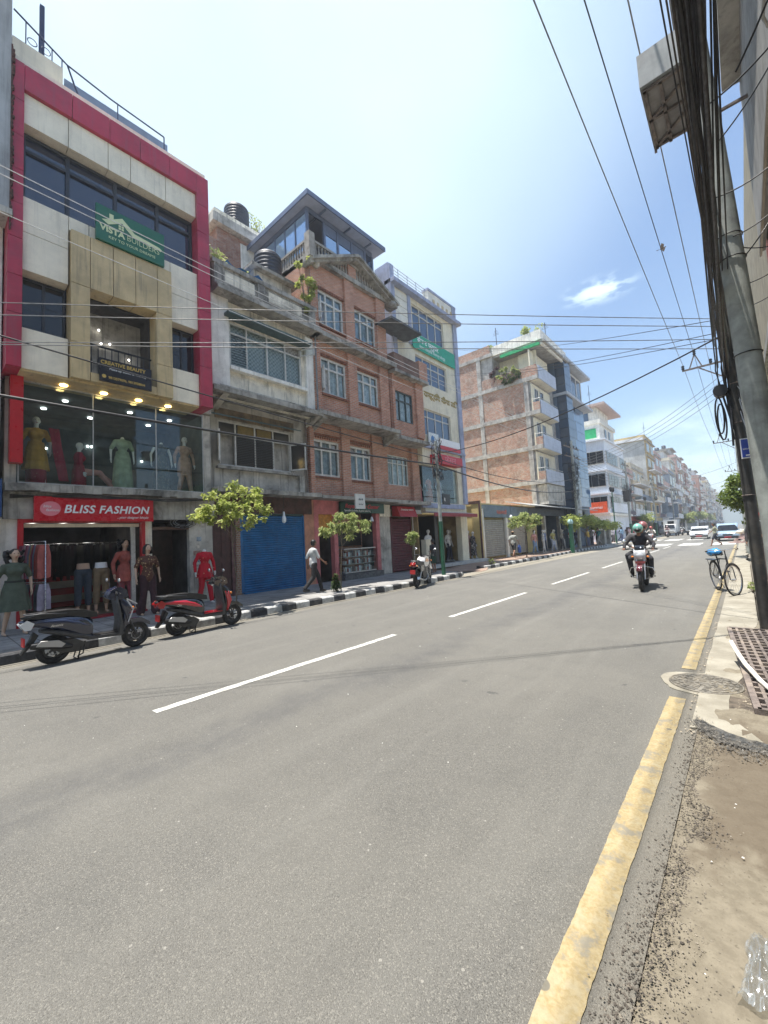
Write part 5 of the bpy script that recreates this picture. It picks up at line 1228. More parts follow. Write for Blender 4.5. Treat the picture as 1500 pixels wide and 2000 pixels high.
MB().box(-15.8,-14.2,57.9,58,15.7,17.1).build('pane', blue_glass, b6); MB().box(-17.2,-12.6,56.8,65,15.2,15.7).build('roof_ledge', cw2, b6)
for y_ in (59.5, 61.5): MB().box(-12.8,-12.75,y_,y_+.9,13.0,14.8).build('pane', black_glass, b6)
MB().box(-15.5,-13.2,56.9,57,13.4,14.6).build('green_cloth', _M['green_awning'], b6)
# ------------------------------------------------------------------ further houses
random.seed(31)
fcol = {'grey': pm('far_grey', (.46,.47,.46,1), .9, .12, .8, grime=.35, gscale=.5, streak=.4), 'pink': pm('far_pink', (.56,.40,.36,1), .85, .12, .8, grime=.3, gscale=.5), 'cream': pm('far_cream', (.60,.54,.42,1), .85, .12, .8, grime=.3, gscale=.5, streak=.3),
        'slate': pm('far_slate', (.22,.27,.33,1), .8, .12, .8, grime=.3, gscale=.5), 'brick': brick('far_brick', (.42,.18,.13,1), (.5,.25,.18,1), (.4,.35,.3,1), .24, .08, .012), 'white': pm('far_white', (.66,.67,.68,1), .8, .1, .8, grime=.25, gscale=.5), 'ochre': pm('far_ochre', (.5,.38,.18,1), .85, .12, .8, grime=.3), 'red': pm('far_red', (.42,.10,.08,1), .8, .1, 1)}
def house(label, X, Y0, Y1, H, n, wall, side=None, balc=None, top=None, bays=3, depth=7, name='town_house', sidewin=True, awn=None, shopm=None):
    b = thing(name, label, 'building', (X, (Y0+Y1)/2, 0)); wm = fcol[wall]; s_ = 1 if X < 0 else -1
    xb = X-depth*s_
    MB().box(xb, X, Y0+.05, Y1-.05, .1, H).build('wall', wm, b)
    if side: MB().box(xb, X-.1*s_, Y0-.02, Y0+.04, 3, H-.1).build('side_wall', fcol[side], b)
    fh = (H-3.4)/n; L = Y1-Y0
    for f in range(n):
        z = 3.4+f*fh
        MB().box(X, X+.12*s_, Y0, Y1, z-.1, z+.12).build('floor_band', concrete, b)
        if balc and f in balc:
            MB().box(X, X+1.1*s_, Y0+.3, Y1-.3, z-.08, z+.08).build('balcony_slab', fcol['white'], b); MB().box(X+1.02*s_, X+1.1*s_, Y0+.3, Y1-.3, z+.08, z+.95).build('balcony_front', fcol[random.choice(('white','pink','slate','cream'))], b)
        for k in range(bays):
            a = Y0+L*(k+.18)/bays; c_ = Y0+L*(k+.82)/bays
            w = MB().box(X, X+.09*s_, a, c_, z+.75, z+fh-.45).build('window', white_frame, b)
            m0, m1 = a+.1, c_-.1; h_ = (m1-m0)/2
            for j in range(2): MB().box(X+.09*s_, X+.11*s_, m0+j*h_+.04, m0+(j+1)*h_-.04, z+.85, z+fh-.55).build('pane', black_glass if random.random() < .7 else dg, w)
        if sidewin and s_ > 0:
            for k in range(2): 
                a = X-2.2-k*2.4; w = MB().box(a, a+1.3, Y0-.10, Y0-.02, z+.9, z+fh-.5).build('window', white_frame, b); MB().box(a+.1, a+1.2, Y0-.12, Y0-.10, z+1.0, z+fh-.6).build('pane', black_glass, w)
    MB().box(X, X+.3*s_, Y0+.2, Y1-.2, .3, 3.0).build('shop_front', interior, b)
    MB().box(X+.3*s_, X+.42*s_, Y0+.2, Y1-.2, 2.7, 3.3).build('shop_fascia', fcol[awn or random.choice(('red','slate','white','ochre'))], b)
    if awn: MB().add([(X+.4*s_,Y0+.3,2.9),(X+.4*s_,Y1-.3,2.9),(X+1.7*s_,Y1-.3,2.4),(X+1.7*s_,Y0+.3,2.4),(X+.4*s_,Y0+.3,2.95),(X+.4*s_,Y1-.3,2.95),(X+1.7*s_,Y1-.3,2.45),(X+1.7*s_,Y0+.3,2.45)],[(3,2,1,0),(4,5,6,7),(0,1,5,4),(1,2,6,5),(2,3,7,6),(3,0,4,7)]).build('awning', fcol[awn], b)
    MB().box(xb, X+.15*s_, Y0, Y1, H, H+.25).build('cornice', concrete, b); MB().box(X-.15*s_, X, Y0+.1, Y1-.1, H+.25, H+.95).build('parapet', wm, b); MB().box(xb, X-.16*s_, Y0+.1, Y0+.25, H+.25, H+.95).build('parapet', wm, b)
    if top:
        MB().box(X-4.5*s_, X-1.2*s_, Y0+1, Y1-1.5, H+.25, H+2.7).build('roof_room', fcol[top], b); MB().box(X-5*s_, X-.6*s_, Y0+.6, Y1-1, H+2.7, H+2.9).build('roof_slab', concrete, b)
        MB().box(X-3.6*s_, X-2.4*s_, Y0+.93, Y0+1, H+1, H+2.1).build('pane', black_glass, b)
        MB().lathe([(.5,0),(.5,1),(.2,1.15)], (X-2.6*s_, Y0+2.2, H+2.9), 12).build('roof_tank', _M['black_tank_plastic'], b)
    return b
house('pinkish balconied house in front of the tall bare grey wall', -12.3, 66.3, 73, 9.6, 2, 'pink', balc=(0,1), bays=2, awn='red')
bb7 = house('tall house with a blank grey side wall and a yellow striped front', -12.0, 84.8, 93.5, 17.2, 5, 'ochre', side='grey', bays=2, sidewin=False, balc=(1,3), depth=16)
MB().box(-28,-12.2,84.4,85.2,17.2,17.7).build('white_coping', fcol['white'], bb7)
house('plain grey two-bay house between the white block and the tall grey wall', -12.6, 73.4, 84.2, 11.0, 3, 'cream', bays=3, balc=(0,1,2), awn='slate')
random.seed(58)
yy = 93.7; k = 0; env = [(94,15),(105,14),(112,17),(124,15.5),(130,18.5),(145,18),(160,18.5),(185,19),(215,19.5),(250,21),(300,22),(360,19),(400,18)]
def envh(y):
    for (a, ha), (b, hb) in zip(env, env[1:]):
        if a <= y < b: return ha+(hb-ha)*(y-a)/(b-a)
    return 18
cols = ['slate','white','pink','brick','cream','grey','ochre','white','brick','pink','slate','cream']
feat = ['open balconies','red balcony fronts','a roof room','plain front','a tank on its roof','striped front','pale awning','crowded balconies','a tall parapet','a set-back top floor']
ords = ['first','second','third','fourth','fifth','sixth','seventh','eighth','ninth','tenth','eleventh','twelfth','thirteenth','fourteenth','fifteenth','sixteenth','seventeenth','eighteenth','nineteenth','twentieth','twenty-first','twenty-second','twenty-third','twenty-fourth']
while yy < 380 and k < 24:
    w_ = random.uniform(6, 10)*(1+(yy-94)/220); H = envh(yy)+random.choice((-4.5,-2.5,-1,0,.6,1.2)); c_ = cols[(k*5+random.randrange(3)) % 12]; n_ = max(3, round((H-3.4)/2.9))
    names = {'slate':'slate-blue','white':'white','pink':'pinkish','brick':'red brick','cream':'cream','grey':'bare grey','ochre':'ochre'}
    house('%s house with %s, %s of the far row on the left' % (names[c_], feat[k % 10], ords[k]), -12.0+random.uniform(-.7,.5), yy, yy+w_, H, n_, c_, side=random.choice((None,'brick','grey')), balc=[f for f in range(n_) if random.random() < .55], top=random.choice((None,'white','pink','brick','grey')), bays=2 if yy < 230 else 3, sidewin=random.random() < .5, awn=random.choice((None,'red','slate','white')))
    if k % 2 == 0: bb_ = thing('shop_sign', 'small upright coloured sign on the %s house of the far row' % ords[k], 'shop sign', (-11, yy+1, 5)); MB().box(-11.6,-10.6,yy+.8,yy+.95,4.2,7.4).build('board', fcol[random.choice(('red','slate','ochre','white'))], bb_)
    yy += w_+.3; k += 1
# right-hand side
r1 = thing('corner_building', 'near building on the right whose overhanging storey closes the top corner of the view', 'building', (1.5, 3, 0))
beam = pm('overhang_beam', (.17,.145,.115,1), .9, .2, 3, grime=.5, streak=.3); pan_ = pm('overhang_panel', (.30,.255,.19,1), .85, .15, 2, grime=.45)
MB().box(.56,5,-6,7.8,5.55,5.62).build('overhang_soffit', pan_, r1); MB().box(.50,.56,-6,7.8,5.4,7.9).build('fascia_panel', pm('fascia_grey', (.30,.29,.27,1), .8, .12, 2, grime=.4, streak=.3), r1)
for k in range(7): MB().box(.57,5,-2+k*1.55,-2+k*1.55+.28,5.30,5.55).build('beam', beam, r1)
MB().box(.60,.70,-6,7.8,5.26,5.54).build('edge_beam', conc_lt, r1); MB().box(.56,5,-6,7.8,8.1,12).build('upper_storey', pan_, r1)
MB().box(1.6,5,-6,7.4,.05,5.5).build('ground_wall', plaster_g, r1)
MB().box(.30,.52,-6,7.6,7.85,7.95).build('balcony_floor', concrete, r1)
r2 = thing('green_house', 'beige house with a pale green lower storey on the right beyond the concrete pole', 'building', (1.6, 15, 0))
MB().box(.98,7,12.8,24,6.5,13).build('upper_wall', pm('beige_wall', (.30,.255,.17,1), .85, .1, 2, grime=.3, streak=.4), r2); MB().box(.93,1.0,12.7,12.9,6.4,13).build('corner_trim', pm('dull_red_trim', (.25,.08,.06,1), .7), r2)
MB().box(1.05,7,12.8,24,4.6,6.2).build('middle_wall', pm('mint_wall', (.42,.62,.33,1), .8, .08, 2, grime=.2), r2); MB().box(.85,7,12.6,24,6.2,6.45).build('floor_slab', conc_dark, r2); MB().box(1.3,7,12.9,24,.1,4.6).build('ground_wall', plaster_c, r2)
for k in range(4): MB().box(.82,1.3,8.3+k*.16,8.36+k*.16,6.9,7.4).build('slat', conc_lt, r2)
bx = thing('sign_frame', 'grey box-like sign frame braced underneath, jutting out from the overhang above the street', 'sign frame', (0, 6.3, 7))
MB().box(-.50,.10,5.75,5.79,6.98,7.40).build('face_panel', pm('weathered_flex', (.32,.35,.36,1), .6, .15, 2, grime=.4, streak=.3), bx)
MB().box(-.50,.10,5.79,6.85,6.98,7.01).build('under_panel', pm('under_panel', (.25,.24,.23,1), .8, .2, 3, grime=.4), bx); MB().box(-.50,-.47,5.79,6.85,7.01,7.42).build('side_panel', _M['weathered_flex'], bx)
for p0, p1 in (((-.48,6.80),(.55,6.80)),((-.48,6.3),(.10,6.3)),((-.48,5.82),(.10,5.82)),((-.46,5.8),(-.46,6.84)),((-.30,5.8),(-.30,6.84)),((-.46,6.3),(.1,5.85)),((-.46,6.8),(.1,6.3))): MB().bar((*p0,6.96),(*p1,6.96),.035,.03).build('brace', rust, bx)
MB().bar((-.48,6.82,7.0),(-.48,6.82,6.9),.03).build('brace', rust, bx)
# ------------------------------------------------------------------ poles, cables, lamps
def wire(label, p0, p1, sag, r, mat=None, group='overhead cables', n=14, name='cable', jit=0, cat='cable'):
    p0 = Vector(p0); p1 = Vector(p1); pts = []
    for i in range(n+1):
        t = i/n; p = p0.lerp(p1, t); p.z -= sag*4*t*(1-t)
        if jit: p += Vector((random.uniform(-jit, jit), 0, random.uniform(-jit, jit)))
        pts.append(p)
    return tag(MB().tube(pts, r, 5, caps=False).build(name, mat or cable_b), label, cat, group)
ORD = ('first','second','third','fourth','fifth','sixth','seventh','eighth','ninth','tenth','eleventh','twelfth','thirteenth','fourteenth')
cable_b = pm('black_cable', (.018,.018,.02,1), .45, .3, 20); cable_dg = pm('dull_grey_cable', (.09,.09,.10,1), .5, .3, 20); cable_br = pm('brownish_cable', (.055,.045,.04,1), .55, .3, 20); cable_g = pm('grey_cable', (.22,.22,.22,1), .5, .2, 10); cable_w = pm('white_cable', (.55,.55,.54,1), .5, .1, 10)
pole_c = pm('pole_concrete', (.38,.40,.37,1), .85, .16, 5, bump=.004, bscale=50, grime=.35, streak=.5, gcol=(.10,.10,.09,1)); pole_d = pm('dark_steel_pole', (.045,.043,.04,1), .6, .25, 6, bump=.002, grime=.5, gcol=(.16,.13,.09,1), gscale=2.5)
t = thing('utility_pole', 'thick grey round concrete pole, the nearest to the camera', 'utility pole', (.27, 5.6, 0)); MB().tube([(.27,5.6,-.1),(.23,5.6,1.76),(.15,5.6,4.23),(.02,5.6,8)], [.125,.112,.104,.095], 24).build('pole', pole_c, t)
for z_ in (3.32, 4.35, 4.6): MB().torus((.15+(4.23-z_)*.033, 5.6, z_), .112, .006, 'Z', 24, 5).build('strap', cable_b, t)
t = thing('utility_pole', 'dark steel pole standing behind the thick concrete pole and carrying the cable bundle', 'utility pole', (.115, 8.13, 0)); MB().tube([(.115,8.13,-.1),(.09,8.13,1.9),(.07,8.13,3.4),(.06,8.13,5.4)], [.078,.075,.072,.068], 16).build('pole', pole_d, t)
for z_ in (2.0, 3.1, 3.7): MB().torus((.085, 8.13, z_), .08, .008, 'Z', 16, 5).build('band', rust, t)
random.seed(17)
for i in range(34):
    x0 = random.choice((-.12,-.02,.08,.2,.32))+random.gauss(0,.04); z0 = 4.55+random.gauss(0, .22); r = random.choice((.005,.006,.007,.009,.011,.014)); ze = random.uniform(3.75, 5.1); xe = .0+random.gauss(0, .05)
    p = [Vector((x0, -5, z0+.1))]
    wv = random.uniform(0, 6); am = random.uniform(.004, .02)
    for k in range(1, 15):
        tt = k/14; x_ = x0+(xe-x0)*tt+am*math.sin(wv+tt*9); z_ = (z0+.1)+(ze-z0-.1)*tt**1.5-.25*tt*(1-tt)+am*math.cos(wv+tt*7); p.append(Vector((x_, -5+13.05*tt, z_)))
    if random.random() < .55: p += [Vector((xe-.015, 8.12, ze-.1)), Vector((.0+random.uniform(-.03,.05), 8.08, random.uniform(2.7, 3.4)))]
    tag(MB().tube(p, r, 5, caps=False).build('cable', random.choice((cable_b, cable_b, cable_br, cable_dg))), 'black cable of the thick bundle overhead, running to the dark steel pole', 'cable', 'cables of the thick bundle')
for i in range(9):
    wire(ORD[i]+' loose black lead from the cable bundle to the building on the right', (.1+random.uniform(-.05,.1), 3.2+i*.5, 4.6+random.uniform(-.3,.3)), (.9, 2.6+i*.7, 5.3+random.uniform(-.4,.5)), .15, .006, group='loose leads to the corner building')
tag(MB().tube([(.33,2.8,5.2),(.36,3.1,5.0),(.42,3.4,5.15),(.38,3.6,4.9),(.46,4.0,5.1),(.5,4.4,4.95),(.62,4.9,5.1)], .010, 6).build('cable', cable_w), 'kinked white cable hanging under the overhang at the top right', 'cable')
tag(MB().tube([(.48,-2,5.25),(.49,2,5.24),(.47,5,5.2),(.49,7.6,5.25)], .016, 6).build('conduit', pm('beige_conduit', (.45,.40,.33,1), .6)), 'beige conduit running along the edge of the overhang', 'conduit')
for k, (dx_, z_) in enumerate(((-.12,3.25),(-.10,3.15))):
    mb = MB(); mb.tube([(dx_-.0+.05*math.cos(a)-.02, 8.08, z_+.28*math.sin(a)) for a in [i*math.pi/9 for i in range(19)]], .012, 5, caps=False); tag(mb.build('cable_coil', cable_b), ('long' if k else 'slim')+' black cable coil tied to the dark steel pole', 'cable coil')
t = thing('junction_box', 'round black junction box fixed to the dark steel pole above the coil', 'junction box', (-.08, 8.08, 3.62)); MB().cyl((-.10,8.0,3.62),(-.10,8.16,3.62),.09,.09,16).build('drum', black, t)
random.seed(6)
for i in range(14):
    a = random.uniform(2.6,4.3); b = a-random.uniform(.3,.9)
    wire(ORD[i]+' tangled lead hanging between the two near poles', (.10,8.0,a), (.22,6.0+random.uniform(-.3,.8),b), random.uniform(.05,.3), .006, random.choice((cable_b, cable_b, cable_w)), group='tangle between the two near poles')
t = thing('signboard', 'small blue square sign with white lettering fixed between the two near poles', 'signboard', (.12, 7, 2.55)); MB().box(.045,.19,7.0,7.02,2.42,2.68).build('board', pm('white_rim', (.7,.7,.7,1), .5), t); MB().box(.055,.18,6.99,7.0,2.435,2.665).build('face', pm('sign_royal_blue', (.02,.05,.32,1), .4), t)
text('lettering', 'C', .09, (.135,6.985,2.575), pw, t, plane='S', depth=.003, bold=.003); text('lettering', 'SERVICE', .026, (.065,6.985,2.53), pw, t, plane='S', depth=.003); MB().box(.09,.17,6.985,6.989,2.45,2.465).build('stripe', pw, t)
# high line
def hpole(label, X, Y, H, arm=True):
    t = thing('utility_pole', label, 'utility pole', (X, Y, 0)); MB().tube([(X,Y,-.1),(X,Y,H)], [.16,.10], 12).build('pole', pole_c, t)
    if arm:
        MB().bar((X-2.1,Y,H-.2),(X+.3,Y,H-.2),.09).build('cross_arm', rust, t)
        MB().bar((X-1.75,Y,H-.2),(X-1.45,Y,H+.65),.06).build('insulator_frame', rust, t); MB().bar((X-1.15,Y,H-.2),(X-1.45,Y,H+.65),.06).build('insulator_frame', rust, t)
        MB().bar((X-1.3,Y,H-.25),(X,Y,H-1.3),.06).build('stay', rust, t)
        for dx_, dz in ((-2.05,0),(-1.45,.72),(-.75,0),(-.2,0)): MB().lathe([(.05,-.15),(.09,-.05),(.05,0),(.09,.05),(.05,.12)], (X+dx_,Y,H+dz), 8).build('insulator', black, t)
hpole('tall pole with a long cross-arm rising behind the cable bundle', .1, 30, 11.0); hpole('second tall pole with a cross-arm further down the right side', .2, 60, 11.0); hpole('third tall pole with a cross-arm, small in the distance on the right', .3, 95, 11.0)
for i, (x_, dz) in enumerate(((-1.92,.12),(-1.38,.85),(-.72,.12),(-.18,.12))):
    nm = ('outermost left','raised second','third','inner')[i]
    for a, b in ((-16,30),(30,60),(60,95)): wire('%s line of the high-voltage wires, span %s' % (nm, {-16:'over the camera',30:'beyond the first tall pole',60:'in the distance'}[a]), (x_,a,10.95+dz if a > 0 else 10.9+dz), (x_,b,10.95+dz), .35, .013, cable_g if i != 1 else cable_b, group='high-voltage line')
# left side lines, parallel with the road
for lab, z_, r, m__, dx_ in (('upper white wire of the close pair crossing the crimson framed building', 8.72, .008, cable_w, 0), ('lower white wire of the close pair crossing the crimson framed building', 8.56, .008, cable_w, 0), ('single pale wire passing below the white pair', 7.85, .007, cable_w, 0)):
    wire(lab, (-9.3,-9,z_+.1), (-9.3,24,z_-.35), .12, r, m__, group='wires along the left side', n=20)
wire('black wire sloping past the black beauty board', (-9.3,-9,6.1), (-9.23,14,4.85), .1, .016, group='wires along the left side', n=20)
wire('heavy black cable strung low along the left pavement', (-9.3,-10,4.55), (-9.23,14,4.62), .17, .032, group='wires along the left side', n=24)
wire('heavy black cable going on from the green-footed pole to the tall pole beyond', (-9.23,14,4.62), (-10.3,36,5.0), .55, .032, group='wires along the left side', n=20)
wire('thinner black cable going on from the green-footed pole', (-9.23,14,4.9), (-10.3,36,6.0), .6, .018, group='wires along the left side', n=20)
for k in range(5): wire(ORD[k]+' faint distribution wire from the top, between far poles on the left', (-10.3,36,8.3-.3*k), (-10.6,58,8.6-.3*k), .5, .016, group='wires along the left side')
# crossing wires that meet at the dark pole
for lab, p1, z0 in (('level wire crossing the road to the left, the topmost of the crossing fan', (-13,-7.0,4.86), 4.72), ('second wire of the crossing fan below the topmost', (-13,-7.2,4.6), 4.60), ('third wire of the crossing fan', (-13,-6.6,4.33), 4.40), ('lowest wire of the crossing fan', (-13,-7.6,4.1), 4.25)):
    wire(lab, (.05,8.1,z0), p1, .10, .0055, cable_g, group='wires crossing the road')
for k, (p1, z0) in enumerate((((-12,21.4,12.9), 4.75), ((-12,20.9,11.3), 4.55), ((-12,20.2,11.0), 4.45))): wire('service wire rising from the dark pole to the cream block, number %s from the top' % ('one','two','three')[k], (.05,8.15,z0), p1, .25, .006, cable_b, group='wires crossing the road')
wire('black wire crossing from the dark pole to the green-footed pole', (.05,8.1,4.5), (-9.23,14,5.1), .35, .013, group='wires crossing the road')
for k in range(4): wire(ORD[k]+' slack grey wire from the top, crossing from the first tall pole', (.1,30,10.3-.35*k), (-10.3,37,7.6-.2*k), .8, .014, cable_g, group='wires crossing the road')
for k in range(5): wire(ORD[k]+' distant wire slung across the street', (.3,60+k*12,8.5-.5*k), (-10.8,64+k*14,8-.4*k), .9, .016, cable_g, group='distant wires across the street')
# left poles
green_p = pm('green_pole_paint', (.012,.10,.05,1), .5, .15, 4, grime=.3); dk = pm('dark_tangle', (.03,.03,.035,1), .7, .4, 8)
def tangle(parent, c, n, R_, H, r=.012):
    mb = MB(); c = Vector(c)
    for i in range(n):
        a = random.uniform(0, 6.3); h0 = random.uniform(-.5,.5)*H; p = []
        for k in range(7): p.append(c+Vector((math.cos(a+k*.7)*R_*random.uniform(.3,1), math.sin(a+k*.7)*R_*random.uniform(.3,1), h0+random.uniform(-.2,.2)*H)))
        mb.tube(p, r, 4, caps=False)
    return mb.build('cable_tangle', dk, parent, kind='stuff')
def ppole(label, X, Y, H, arms=(), green=2.3, r=.07, tn=14, tz=4.6, tR=.2):
    t = thing('utility_pole', label, 'utility pole', (X, Y, 0)); MB().tube([(X,Y,0),(X,Y,green)], [r*1.18,r*1.18], 14).build('green_base', green_p, t); MB().tube([(X,Y,green),(X,Y,H)], [r,r*.8], 14).build('pole', pole_c, t)
    for z_ in arms: MB().bar((X-.1,Y-1.6,z_),(X+.1,Y+1.6,z_),.08).build('cross_arm', rust, t); [MB().lathe([(.03,-.1),(.07,0),(.03,.12)], (X,Y+d,z_+.14), 8).build('insulator', black, t) for d in (-1.4,-.5,.5,1.4)]
    if tn: tangle(t, (X, Y, tz), tn, tR, 1.6)
    return t
random.seed(41)
t = ppole('grey pole with a green foot standing at the end of the near kerb', -9.23, 14.0, 5.6, tn=24, tz=4.75, tR=.28)
sg = thing('signboard', 'small black sign hung on the green-footed pole', 'signboard', (-9.1, 14.1, 3.1)); MB().box(-9.14,-9.10,14.08,14.62,2.98,3.42).build('board', pm('sign_black', (0,0,0,1)), sg); text('lettering', 'R', .2, (-9.09,14.15,3.12), pw, sg, depth=.004)
t = ppole('tall concrete pole with cross-arms and a cable tangle in front of the glass-clad building', -10.3, 36, 9.2, arms=(8.6,7.8), green=.1, r=.13, tn=40, tz=6.6, tR=.5)
tangle(t, (-10.3,36,5.0), 30, .4, 2.2)
t = ppole('tall pole with cross-arms and transformers in front of the pinkish house', -10.7, 59, 10.2, arms=(9.6,8.6), green=2.2, r=.14, tn=30, tz=6.3, tR=.8); MB().box(-11.1,-10.4,58.2,59.6,5.0,6.4).build('transformer', dk, t)
for y_, z_ in ((80,10),(104,10.5),(135,11)): t = ppole('distant pole with cross-arms %s' % {80:'before the tall blank-sided house',104:'by the slate blue house',135:'far down the left row'}[y_], -10.9, y_, z_, arms=(z_-.5,z_-1.4), r=.14, tn=20, tz=z_-3, tR=.8)
def slamp(label, X, Y, H=6.0):
    t = thing('street_lamp', label, 'street lamp', (X, Y, 0)); MB().tube([(X,Y,0),(X,Y,1.0),(X,Y,H-.5)], [.09,.07,.05], 10).build('pole', green_p, t); MB().bar((X,Y-.55,H-.45),(X,Y+.55,H-.45),.04).build('arm', black, t)
    for d in (-.5,.5): MB().lathe([(.05,-.1),(.14,.1),(.16,.35),(.05,.48)], (X,Y+d,H-.42), 8).build('lamp_shade', black, t)
    MB().lathe([(.03,0),(.09,.12),(.02,.4)], (X,Y,H-.5), 8).build('finial', black, t); return t
slamp('slender dark street lamp with two lanterns in front of the white block', -10.55, 50, 6.2); slamp('farther twin-lantern street lamp by the pinkish house', -10.9, 72, 6.2)
t = thing('street_lamp', 'stout green post with a white lamp cap in front of the glass-clad building', 'street lamp', (-9.9, 32.7, 0)); MB().tube([(-9.9,32.7,0),(-9.9,32.7,2.2)], .16, 14).build('post', green_p, t); MB().lathe([(.18,0),(.22,.12),(.16,.3),(.04,.36)], (-9.9,32.7,2.2), 12).build('lamp_cap', pm('pale_teal', (.35,.55,.52,1), .5), t)
for x_, y_ in ((-10.9,45.5),(-10.9,47.5)):
    t = thing('gate_pillar', ('nearer' if y_ < 46 else 'farther')+' stone pillar standing on the far pavement by the red dress', 'pillar', (x_,y_,0)); MB().box(x_-.35,x_+.35,y_-.35,y_+.35,.15,1.5).build('shaft', conc_lt, t); MB().box(x_-.42,x_+.42,y_-.42,y_+.42,1.5,1.62).build('cap', concrete, t)
# ------------------------------------------------------------------ vegetation
def leafmat(name, a, b, tr=.35):
    if name in _M: return _M[name]
    m_ = newmat(name); q = NT(m_); P = q.pos(); rnd = q.new('ShaderNodeTexWhiteNoise'); rnd.noise_dimensions = '3D'
    sc = q.new('ShaderNodeVectorMath', operation='SNAP'); q.l(P, sc.inputs[0]); sc.inputs[1].default_value = (.07,.07,.07); q.l(sc.outputs[0], rnd.inputs[0])
    c = q.mix(rnd.outputs['Value'], a, b); c = q.mix(q.rng(q.noise(P, 3, 3), .35, .65, 0, .5), c, tuple(x*.6 for x in a[:3])+(1,))
    q.l(c, q.bs.inputs['Base Color']); q.bs.inputs['Roughness'].default_value = .5; q.bs.inputs['Specular IOR Level'].default_value = .3
    t_ = q.new('ShaderNodeBsdfTranslucent'); q.l(c, t_.inputs[0]); mx_ = q.new('ShaderNodeMixShader'); mx_.inputs[0].default_value = tr
    q.l(q.bs.outputs[0], mx_.inputs[1]); q.l(t_.outputs[0], mx_.inputs[2]); q.l(mx_.outputs[0], q.n['Material Output'].inputs[0]); _M[name] = m_; return m_
lf1 = leafmat('lime_leaf', (.26,.34,.06,1), (.66,.68,.24,1), .5); lf2 = leafmat('fresh_leaf', (.19,.27,.07,1), (.58,.60,.26,1), .5); lf3 = leafmat('deep_leaf', (.03,.07,.015,1), (.12,.17,.04,1)); bark = pm('bark', (.14,.115,.085,1), .9, .3, 12, bump=.01, bscale=30)
def leaves(mb, c, R_, n, s, droop=.3, flat_=.8, seed=None):
    c = Vector(c)
    for i in range(n):
        d = Vector((random.gauss(0,1), random.gauss(0,1), random.gauss(0,1))); d.normalize(); rr = random.random()**.6
        p = c+Vector((d.x*R_[0], d.y*R_[1], d.z*R_[2]))*rr
        a = Vector((random.gauss(0,1), random.gauss(0,1), random.gauss(0,.5)-droop)).normalized(); w = a.cross(Vector((random.gauss(0,.5), random.gauss(0,.5), 1))).normalized()
        L = s*random.uniform(.6,1.3); W_ = L*.28; m_ = p+a*L*.5+Vector((0,0,-L*.04))
        mb.add([p, m_+w*W_, p+a*L+Vector((0,0,-L*.18)), m_-w*W_], [(0,1,2,3)])
def tree(name, label, cat, base, trunk, clumps, n, s, mat, r=.03, droop=.3, limbs=True, group=None, kind=None):
    t = thing(name, label, cat, base, group)
    mb = MB(); k = len(trunk); mb.tube(trunk, [r*(1-.55*i/(k-1)) for i in range(k)], 8)
    top = Vector(trunk[-1]); mid = Vector(trunk[-2])
    if limbs:
        for c_ in clumps[::3]:
            e = Vector(c_[:3]); st = mid.lerp(top, random.random()); b_ = st.lerp(e, .5)+Vector((random.uniform(-.1,.1), random.uniform(-.1,.1), .05)); mb.tube([st, b_, e], [r*.38, r*.2, r*.08], 5)
    mb.build('trunk', bark, t); cb_ = MB()
    tot = sum(c_[3]**2 for c_ in clumps)
    for c_ in clumps: leaves(cb_, c_[:3], (c_[3], c_[3], c_[3]*.75), int(n*c_[3]**2/tot), s, droop)
    cb_.build('crown', mat, t); return t
random.seed(77)
def clumps(cx, cy, cz, rx, ry, rz, n, r0, r1):
    o_ = []
    for i in range(n):
        d = Vector((random.gauss(0,1), random.gauss(0,1), random.gauss(0,1))).normalized()*random.random()**.4; o_.append((cx+d.x*rx, cy+d.y*ry, cz+d.z*rz, random.uniform(r0, r1)))
    return o_
tree('street_tree', 'bright green young tree between the red mannequin and the blue shutter', 'tree', (-9.7,5.25,.15), [(-9.7,5.3,.15),(-9.68,5.32,.9),(-9.64,5.2,1.6),(-9.6,5.25,2.2)],
     [(c_[0],c_[1],c_[2]-.25*abs(c_[1]-5.2),c_[3]) for c_ in clumps(-9.6,5.3,2.80,.75,1.05,.62,50,.06,.19)], 2900, .10, lf1, .020)
tree('street_tree', 'sparse drooping young tree in front of the green shop fascia', 'tree', (-9.6,8.9,.15), [(-9.6,8.75,.15),(-9.6,8.8,.9),(-9.58,8.85,1.5),(-9.6,8.9,2.1)], clumps(-9.6,8.95,2.12,.6,1.1,.46,26,.07,.2), 1500, .12, lf2, .018, droop=1.1)
tree('street_plant', 'small round-headed sapling beside the parked motorcycle', 'tree', (-9.6,12.5,.15), [(-9.6,12.55,.15),(-9.6,12.5,.9),(-9.6,12.5,1.5)], clumps(-9.6,12.5,1.72,.25,.3,.2,8,.1,.17), 700, .10, lf2, .02, droop=.6)
tree('potted_plant', 'dark conical little plant on the pavement edge below the drooping tree', 'plant', (-9.6,8.55,.15), [(-9.6,8.55,.15),(-9.6,8.55,.4),(-9.6,8.55,.6)], [(-9.6,8.55,.3,.17),(-9.6,8.55,.42,.15),(-9.6,8.55,.55,.11),(-9.6,8.55,.66,.07)], 900, .06, lf3, .015)
tree('street_tree', 'sparse tree in front of the grey shutters', 'tree', (-10.3,25,.15), [(-10.3,25,.15),(-10.3,25,1.2),(-10.3,25.2,2.0)], clumps(-10.3,25.1,2.45,.7,1.8,.55,22,.12,.36), 1500, .17, lf2, .04, droop=.7)
tree('street_tree', 'low spreading yellow-green tree beside the stout green post', 'tree', (-10.3,38,.15), [(-10.3,38,.15),(-10.3,38,1.3),(-10.3,38.5,2.0)], clumps(-10.3,37,2.5,.9,4.2,.45,26,.35,.7), 3600, .22, lf1, .05)
